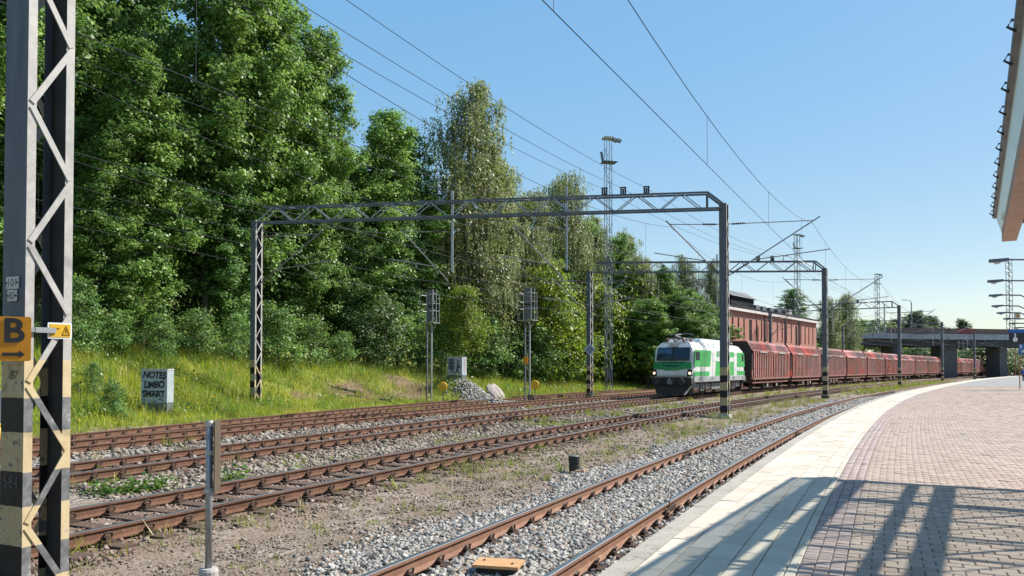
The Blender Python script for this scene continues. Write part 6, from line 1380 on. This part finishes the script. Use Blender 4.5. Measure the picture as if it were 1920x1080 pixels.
# leafy weed clumps behind the second track near the striped mast
for i, (px, Y, hh, lb) in enumerate(((197, 13.9, 0.34, 'leafy weed clump behind the second track, nearest the striped mast'), (250, 14.3, 0.28, 'leafy weed clump behind the second track, middle one'), (300, 14.6, 0.36, 'leafy weed clump behind the second track, nearest the short grey post'), (440, 15.6, 0.3, 'small weed clump right of the short grey post'))):
    r = np.random.default_rng(500 + i); n = 190; x0 = at(px, Y); C = r.normal(0, 1, (n, 3)) * np.array([0.16, 0.14, 0.1]); C[:, 2] = np.abs(C[:, 2]) * hh / 0.2 * (1 - 0.5 * np.minimum(1, np.abs(C[:, 0]) / 0.5))
    V, F = leaves_mesh(C, r.normal(0, 0.5, (n, 3)) + np.array([0, 0, 0.9]), 0.085 * np.exp(r.normal(0, 0.3, n)), r)
    cc = np.array([(0.05, 0.13, 0.02), (0.1, 0.2, 0.03), (0.14, 0.22, 0.03)])[r.integers(0, 3, n)]
    tag(link('weed_clump', np_mesh('weed_clump', V, F, [M['grass']], col=cc), None, None, (x0, Y, gz(x0, Y))), lb, 'weed', 'leafy weed clumps', 'stuff')
# dead branches in the litter
for i, (px, Y, L, a_, lb) in enumerate(((690, 45.5, 2.4, 0.3, 'long dead branch lying on the bare brown slope'), (730, 45.0, 1.6, -0.5, 'short dead branch lying at the edge of the brown litter'))):
    x0 = at(px, Y); b = MB(); b.tube([(-L / 2, 0, 0), (-L * 0.1, 0.1, 0.1), (L / 2, 0.05, -0.05)], [0.05, 0.04, 0.02], 5); b.tube([(-L * 0.1, 0.1, 0.1), (L * 0.1, 0.2, 0.4)], [0.03, 0.01], 4)
    tag(link('dead_branch', b.fix('dead_branch'), M['bark'], None, (x0, Y, gz(x0, Y) + 0.15), (0, 0.25, a_)), lb, 'branch')
# ------------------------------------------------------------------ platform canopy (only its edge shows at the top right)
KH = R(31.1); KX = Vector((-math.sin(KH), -math.cos(KH), 0)); KR = Vector((math.cos(KH), -math.sin(KH), 0)); KO = Vector((8.55, 13.66, 0)) + KR * 0.16
def K(a, l, z): return KX * a + KR * l + Vector((0, 0, z))
can = thing('platform_canopy', 'edge of the glazed platform canopy with timber beam and dark gutter', 'canopy', tuple(KO))
M['glulam'] = simple('glued_timber_beam', (0.42, 0.27, 0.2), (0.34, 0.21, 0.15), 2, 0.6, 0, (0.3, 0.19, 0.14), 0.1, 20, (4, 4, 20))
M['fascia_w'] = simple('pale_green_grey_panel', (0.55, 0.6, 0.57), (0.47, 0.52, 0.5), 2, 0.5)
M['roofsheet'] = simple('grey_green_roof_sheet', (0.3, 0.33, 0.31), (0.24, 0.265, 0.25), 2, 0.6)
def tint_glass():
    m, nt, b = new_mat('dusty_roof_glass'); out = nt.nodes['Material Output']; t = nd(nt, 'ShaderNodeBsdfTransparent'); g = nd(nt, 'ShaderNodeBsdfGlossy'); d = nd(nt, 'ShaderNodeBsdfDiffuse')
    n = noise(nt, 1.2, 5, 0.6, coords(nt)); nt.links.new(ramp(nt, n.outputs[0], [(0.3, (0.85, 0.86, 0.82)), (0.7, (0.92, 0.93, 0.9))]), t.inputs[0]); g.inputs['Roughness'].default_value = 0.15; d.inputs[0].default_value = (0.4, 0.42, 0.4, 1)
    a = nd(nt, 'ShaderNodeMixShader'); a.inputs[0].default_value = 0.05; nt.links.new(t.outputs[0], a.inputs[1]); nt.links.new(g.outputs[0], a.inputs[2])
    c = nd(nt, 'ShaderNodeMixShader'); c.inputs[0].default_value = 0.05; nt.links.new(a.outputs[0], c.inputs[1]); nt.links.new(d.outputs[0], c.inputs[2]); nt.links.new(c.outputs[0], out.inputs[0]); return m
M['roofglass'] = tint_glass(); M['edgeglass'] = tint_glass(); M['edgeglass'].name = 'pale_edge_glass'
for n__ in M['edgeglass'].node_tree.nodes:
    if n__.type == 'MIX_SHADER' and abs(n__.inputs[0].default_value - 0.05) < 1e-4 and n__.inputs[1].links[0].from_node.type == 'MIX_SHADER': n__.inputs[0].default_value = 0.4
    if n__.type == 'BSDF_DIFFUSE': n__.inputs[0].default_value = (0.6, 0.66, 0.62, 1)
CL = 21.0
def kbar(name, a0, l0, z0, a1, l1, z1, w, h, mat, parent=can):
    b = MB(); b.bar(K(a0, l0, z0), K(a1, l1, z1), w, h); return link(name, b.fix(name), mat, parent)
kbar('timber_beam', 0, 0.11, 4.34, CL, 0.11, 4.34, 0.22, 0.2, M['glulam'])
kbar('purlin', 0.05, 0.58, 4.41, CL, 0.58, 4.41, 0.16, 0.26, M['glulam']); kbar('purlin', 0.05, 1.37, 4.41, CL, 1.37, 4.41, 0.07, 0.18, M['glulam']); kbar('purlin', 0.05, 1.78, 4.41, CL, 1.78, 4.41, 0.16, 0.2, M['glulam'])
b = MB(); b.prism([K(-0.03, -0.075, 4.66), K(-0.03, -0.005, 4.42), K(-0.03, 0.005, 4.42), K(-0.03, -0.065, 4.66)], KX * CL); link('edge_glass', b.fix('edge_glass'), M['edgeglass'], can)
b = MB(); b.tube([K(-0.03, -0.1, 4.7), K(CL, -0.1, 4.7)], 0.04, 8); gut = link('gutter', b.fix('gutter', True), M['galv_dark'], can)
for k in range(22):
    a_ = 0.35 + 0.78 * k; b = MB(); b.tube([K(a_, -0.06, 4.72), K(a_, -0.15, 4.75), K(a_, -0.18, 4.7), K(a_, -0.12, 4.65)], 0.012, 5); link('gutter_bracket', b.fix('gutter_bracket'), M['black'], gut)
sl_ = -0.12
def zr(l): return 4.66 + sl_ * l
for k in range(11):
    a0, a1 = 0.02 + 1.95 * k, 0.02 + 1.95 * (k + 1) - 0.03
    b = MB(); b.prism([K(a0, 0.2, zr(0.2)), K(a0, 4.2, zr(4.2)), K(a1, 4.2, zr(4.2)), K(a1, 0.2, zr(0.2))], (0, 0, 0.012)); link('glass_pane', b.fix('glass_pane'), M['roofglass'], can)
for k in range(11):
    a_ = 1.95 * k
    for da, w_ in ((0.0, 0.07), (0.16, 0.035), (1.0, 0.05)): kbar('glazing_bar', a_ + da, 0.05, zr(0.05) - 0.05, a_ + da, 4.2, zr(4.2) - 0.05, w_, 0.06, M['roofsheet'])
    kbar('wind_brace', a_ + 2.6, 0.1, 4.6, a_ - 0.2, 3.0, 4.3, 0.06, 0.06, M['galv_dark']); kbar('wind_brace', a_ + 3.3, 0.1, 4.6, a_ + 0.5, 3.0, 4.3, 0.03, 0.03, M['galv_dark'])
kbar('end_trim', 0.0, 0.0, 4.7, 0.0, 4.2, 4.3, 0.08, 0.12, M['fascia_w'])
for a_ in (2.0, 9.0, 16.0):
    b = MB(); b.tube([K(a_, 3.6, 0.2), K(a_, 3.6, 4.3)], 0.1, 10); link('column', b.fix('column'), M['galv_dark'], can)
    kbar('bracket_arm', a_, 3.6, 3.9, a_, 0.2, 4.32, 0.08, 0.14, M['galv_dark'])
# ------------------------------------------------------------------ platform lamps
order = ['nearest', 'second', 'third', 'fourth', 'fifth', 'sixth', 'seventh', 'eighth']
for i, (px, py) in enumerate(((1876, 487), (1869, 526), (1869, 553), (1872, 573), (1880, 586), (1891, 597), (1903, 606), (1909, 614))):
    Y = 6.0 * 1440 / (690 - py); X = at(px, Y); s_, o_ = to_so(X, Y); a_ = 2.5
    p = P(s_, o_ - a_, PZ); t = thing('platform_lamp', 'curved arm platform lamp, %s in the row along the platform' % order[i], 'street lamp', tuple(p), rotz(s_), group='platform lamps in a row')
    lod = 1 + 0.15 * i; b = MB(); b.tube([(0, 0, 0), (0, 0, 6.6), (0, 0.25, 7.3), (0, 0.8, 7.62), (0, a_ - 0.3, 7.72)], [0.085 * lod, 0.07 * lod, 0.055 * lod, 0.045 * lod, 0.04 * lod], 8); link('pole', b.fix('pole', True), M['galv_dark'], t)
    b = MB(); b.prism([(-0.16, a_ - 0.45, 7.66), (-0.2, a_, 7.6), (-0.16, a_ + 0.5, 7.62), (-0.14, a_ + 0.5, 7.78), (-0.14, a_ - 0.45, 7.8)], (0.34, 0, 0)); h = link('lamp_head', b.fix('lamp_head'), M['galv_dark'], t)
    b = MB(); b.lathe((0, a_ + 0.1, 7.62), (0, a_ + 0.1, 7.5), [(0, 0.19), (0.6, 0.16), (1, 0.06)], 10); link('diffuser', b.fix('diffuser', True), M['lightgrey'], h)
# ------------------------------------------------------------------ information sign with clock and track signs
Ys = 60.0; xs0 = at(1896, Ys); n_ = Vector((-0.12, -1, 0)).normalized(); rt = Vector((-n_.y, n_.x, 0))
t = thing('information_board', 'dark information board with track number 3 and a round clock above the platform', 'sign', (xs0 + 3.4, Ys, PZ))
c0 = Vector((-3.4, 0, -PZ)); zt_, zb_ = zat(617, Ys), zat(640, Ys)
def bplate(nm, x0, x1, z0, z1, d, mt, e=0.0):
    b = MB(); p = c0 + n_ * e; b.prism([p + rt * x0 + Vector((0, 0, z0)), p + rt * x1 + Vector((0, 0, z0)), p + rt * x1 + Vector((0, 0, z1)), p + rt * x0 + Vector((0, 0, z1))], -n_ * d); return link(nm, b.fix(nm), mt, t)
bplate('panel', 0, 3.3, zb_, zat(624, Ys), 0.3, M['black']); bplate('blue_header', -0.05, 3.35, zat(624, Ys) + 0.005, zt_, 0.35, M['blue_sign'], 0.02)
lettering(t, '3', 0.38, c0 + rt * 0.3 + Vector((0, 0, zat(629, Ys))), n_, M['white'], 0.01, name='track_number', eps=0.01)
b = MB(); cc_ = c0 + rt * 0.3 + Vector((0, 0, zat(636.3, Ys))); b.lathe(cc_, cc_ + n_ * 0.06, [(0, 0.17), (0.8, 0.17), (1, 0.15)], 20); ck = link('clock_face', b.fix('clock_face'), M['white'], t)
b = MB(); b.bar(cc_ + n_ * 0.065, cc_ + n_ * 0.065 + rt * 0.09 + Vector((0, 0, 0.02)), 0.02, 0.005, n_); b.bar(cc_ + n_ * 0.065, cc_ + n_ * 0.065 + Vector((0, 0, -0.12)) + rt * 0.02, 0.015, 0.005, n_); link('clock_hands', b.fix('clock_hands'), M['black'], ck)
for x_ in (1.9, 3.0): b = MB(); b.tube([c0 + rt * x_ - n_ * 0.4 + Vector((0, 0, PZ)), c0 + rt * x_ - n_ * 0.4 + Vector((0, 0, zt_))], 0.07, 8); link('support_post', b.fix('support_post'), M['galv_dark'], t)
Yb = 64.0; xb0 = at(1911.5, Yb); t = thing('direction_sign', 'blue platform sign with white letter B on a thin post at the right edge', 'sign', (xb0, Yb, PZ))
M['post_brown'] = simple('brown_post_paint', (0.3, 0.16, 0.08), (0.24, 0.12, 0.06), 3, 0.6)
b = MB(); b.tube([(0, 0, 0), (0, 0, zat(645, Yb) - PZ)], 0.04, 6); link('post', b.fix('post'), M['post_brown'], t)
for nm, x0, x1, z0, z1 in (('upper_plate', -0.06, 0.42, 654, 645), ('lower_plate', -0.06, 0.7, 664, 654.6)):
    b = MB(); b.prism([Vector((x0, -0.05, zat(z0, Yb) - PZ)), Vector((x1, -0.05, zat(z0, Yb) - PZ)), Vector((x1, -0.05, zat(z1, Yb) - PZ)), Vector((x0, -0.05, zat(z1, Yb) - PZ))], (0, 0.03, 0)); pl = link(nm, b.fix(nm), M['blue_sign'], t)
lettering(t, 'B', 0.3, Vector((0.1, -0.055, zat(649.5, Yb) - PZ)), (0, -1, 0), M['white'], 0.012, eps=0.004)
b = MB(); b.box((0.25, -0.058, zat(659, Yb) - PZ), (0.2, 0.006, 0.14)); b.box((0.31, -0.058, zat(657.2, Yb) - PZ), (0.12, 0.006, 0.1)); link('pictogram', b.fix('pictogram'), M['white'], t)
Yp = 190.0; t = thing('pylon_sign', 'white and orange square sign on a tall pole far behind the bridge', 'sign', (at(1908, Yp), Yp, 0))
b = MB(); b.tube([(-0.55, 0, 0), (-0.55, 0, zat(586, Yp))], 0.12, 6); link('pole', b.fix('pole'), M['post_brown'], t)
b = MB(); b.box((0.1, 0, zat(592, Yp)), (1.3, 0.3, 1.9)); link('board', b.fix('board'), M['white'], t)
b = MB(); b.box((0.1, -0.16, zat(592, Yp)), (0.75, 0.06, 0.75), Matrix.Rotation(0.8, 3, 'Y')); b.box((0.0, -0.16, zat(588, Yp)), (0.9, 0.05, 0.2)); link('emblem', b.fix('emblem'), M['orange'], t)
# ------------------------------------------------------------------ person at the right edge
def person(x, y):
    t = thing('person', 'person in a blue jacket standing far down the platform at the right edge', 'person', (x, y, PZ), 0.4)
    J = {'pel': (0, 0, 0.96), 'ch': (0, 0.01, 1.3), 'nk': (0, 0, 1.48), 'hd': (0, -0.015, 1.58), 'ht': (0, -0.01, 1.72), 'ls': (-0.17, 0, 1.42), 'le': (-0.24, 0.02, 1.14), 'lw': (-0.23, -0.1, 0.92), 'rs': (0.17, 0, 1.42), 're': (0.25, 0.02, 1.14), 'rw': (0.24, -0.1, 0.92),
         'lh': (-0.1, 0, 0.9), 'lk': (-0.11, -0.02, 0.5), 'la': (-0.11, 0.02, 0.09), 'lt': (-0.12, -0.15, 0.04), 'rh': (0.1, 0, 0.9), 'rk': (0.12, -0.03, 0.5), 'ra': (0.13, 0.03, 0.09), 'rt': (0.14, -0.14, 0.04), 'lf': (-0.225, -0.15, 0.84), 'rf': (0.235, -0.15, 0.84)}
    E = [('pel', 'ch'), ('ch', 'nk'), ('nk', 'hd'), ('hd', 'ht'), ('ch', 'ls'), ('ls', 'le'), ('le', 'lw'), ('lw', 'lf'), ('ch', 'rs'), ('rs', 're'), ('re', 'rw'), ('rw', 'rf'), ('pel', 'lh'), ('lh', 'lk'), ('lk', 'la'), ('la', 'lt'), ('pel', 'rh'), ('rh', 'rk'), ('rk', 'ra'), ('ra', 'rt')]
    rad = {'pel': .15, 'ch': .17, 'nk': .06, 'hd': .1, 'ht': .07, 'ls': .075, 'rs': .075, 'le': .055, 're': .055, 'lw': .038, 'rw': .038, 'lf': .035, 'rf': .035, 'lh': .095, 'rh': .095, 'lk': .065, 'rk': .065, 'la': .048, 'ra': .048, 'lt': .04, 'rt': .04}
    ks = list(J); me = bpy.data.meshes.new('body'); me.from_pydata([J[k] for k in ks], [(ks.index(a), ks.index(b_)) for a, b_ in E], [])
    o = bpy.data.objects.new('body', me); COL.objects.link(o); md = o.modifiers.new('skin', 'SKIN')
    for i, k in enumerate(ks): me.skin_vertices[0].data[i].radius = (rad[k], rad[k] * 0.85); me.skin_vertices[0].data[i].use_root = (k == 'pel')
    sb = o.modifiers.new('sub', 'SUBSURF'); sb.levels = 2; sb.render_levels = 2
    dg = bpy.context.evaluated_depsgraph_get(); m2 = bpy.data.meshes.new_from_object(o.evaluated_get(dg)); bpy.data.objects.remove(o); m2.name = 'body'
    m2.materials.clear()
    for mt in (simple('dark_trousers', (0.05, 0.04, 0.06), (0.035, 0.03, 0.045), 5, 0.9), simple('blue_jacket', (0.03, 0.1, 0.36), (0.025, 0.08, 0.28), 5, 0.8), simple('skin', (0.5, 0.3, 0.22), (0.45, 0.27, 0.2), 5, 0.6), simple('brown_hair', (0.06, 0.04, 0.03), (0.04, 0.03, 0.02), 20, 0.6)): m2.materials.append(mt)
    for p in m2.polygons:
        z, yy = p.center.z, p.center.y
        p.material_index = 0 if z < 0.9 and abs(p.center.x) < 0.2 else (2 if z < 0.92 else (1 if z < 1.5 else (3 if (z > 1.66 or yy > 0.03) else 2))); p.use_smooth = True
    link('body', m2, None, t)
person(at(1918, 101), 101)
# ------------------------------------------------------------------ small things by the tracks
Yq = 8.2; xq = at(394, Yq); zq = -0.28
t = thing('marker_post', 'short grey post with a thin plate edge-on and concrete foot in the foreground', 'post', (xq, Yq, zq), 0.2)
b = MB(); b.lathe((0, 0, -0.15), (0, 0, 0.16), [(0, 0.1), (0.9, 0.1), (1, 0.085)], 14); link('foot', b.fix('foot'), M['concrete'], t)
b = MB(); b.tube([(0, 0, 0.1), (0, 0, 1.72)], 0.036, 12); link('pole', b.fix('pole', True), M['galv'], t)
M['plate_brown'] = simple('weathered_brown_plate', (0.12, 0.09, 0.06), (0.085, 0.065, 0.045), 6, 0.7, 0.2)
b = MB(); b.box((0.068, 0.06, 1.34), (0.012, 0.36, 0.76)); link('sign_plate', b.fix('sign_plate'), M['plate_brown'], t, None, None)
for z_ in (0.98, 1.38, 1.68): b = MB(); b.tube([(0, 0, z_ - 0.025), (0, 0, z_ + 0.025)], 0.045, 10); b.box((0.045, 0, z_), (0.05, 0.05, 0.045)); link('clamp', b.fix('clamp'), M['lightgrey'], t)
Yq = 17.0; xq = at(1076, Yq); z_ = gz(xq, Yq)
t = thing('pipe_stub', 'dark stub of a pipe sticking out of the gravel between the tracks', 'pipe', (xq, Yq, z_))
b = MB(); b.lathe((0, 0, -0.1), (0, 0, 0.36), [(0, 0.115), (0.7, 0.115), (0.72, 0.125), (1, 0.125)], 14); link('pipe', b.fix('pipe'), M['black'], t)
b = MB(); b.lathe((0, 0, 0.35), (0, 0, 0.375), [(0, 0.125), (1, 0.1)], 14); link('cap', b.fix('cap'), M['galv_dark'], t)
M['tan_stone'] = simple('tan_stone', (0.5, 0.34, 0.2), (0.4, 0.27, 0.16), 6, 0.9)
for k, (dx, dy, sz) in enumerate(((0.06, -0.2, 0.1), (0.2, -0.14, 0.11), (0.3, -0.05, 0.09), (-0.06, -0.22, 0.06))):
    b = MB(); b.box((0, 0, sz * 0.3), (sz * 1.3, sz, sz * 0.9), Matrix.Rotation(k * 0.9, 3, 'Z'), taper=0.7); tag(link('loose_stone', b.fix('loose_stone'), M['tan_stone'], None, (xq + dx, Yq + dy, z_)), ['tan stone leaning at the front of the pipe stub', 'largest tan stone right of the pipe stub', 'outermost tan stone right of the pipe stub', 'smallest tan stone left before the pipe stub'][k], 'stone', 'tan stones round the pipe stub')
Yq = 8.25; xq = at(935, Yq); pq = to_so(xq, Yq)
M['rusty_plate'] = simple('orange_wood_cover', (0.52, 0.3, 0.14), (0.43, 0.24, 0.11), 2.5, 0.8, 0, (0.36, 0.19, 0.085), 0.2, 30, (2, 10, 10))
t = thing('track_cover', 'orange brown cover board lying between the rails of the nearest track', 'board', (xq, Yq, -0.2), rotz(pq[0]) - 1.35)
b = MB(); b.box((0, 0, 0.055), (0.42, 0.26, 0.09), taper=0.96); link('base_box', b.fix('base_box'), M['under'], t)
b = MB(); b.box((0, 0, 0.112), (0.5, 0.34, 0.03)); link('board', b.fix('board'), M['rusty_plate'], t)
for x_, y_ in ((-0.17, 0.05), (0.16, -0.04)): b = MB(); b.tube([(x_, y_, 0.125), (x_, y_, 0.136)], 0.016, 8); link('bolt', b.fix('bolt'), M['clip'], t)
# rail joints of the platform track
for k, (s_, sd) in enumerate(((19.0, 0.797), (11.5, -0.797), (26.5, -0.797))):
    p = P(s_, OFF1 + sd, -0.1); b = MB(); b.box((0, 0, 0), (0.03, 0.085, 0.215)); b.box((0, -0.05, 0.0), (0.6, 0.02, 0.07)); b.box((0, 0.05, 0.0), (0.6, 0.02, 0.07))
    tag(link('joint_bar', b.fix('joint_bar'), M['clip'], None, tuple(p), (0, 0, rotz(s_))), ['dark joint bar on the far rail of the nearest track', 'dark joint bar on the platform side rail, nearer one', 'dark joint bar on the platform side rail, farther one'][k], 'rail joint', 'rail joints of the nearest track')
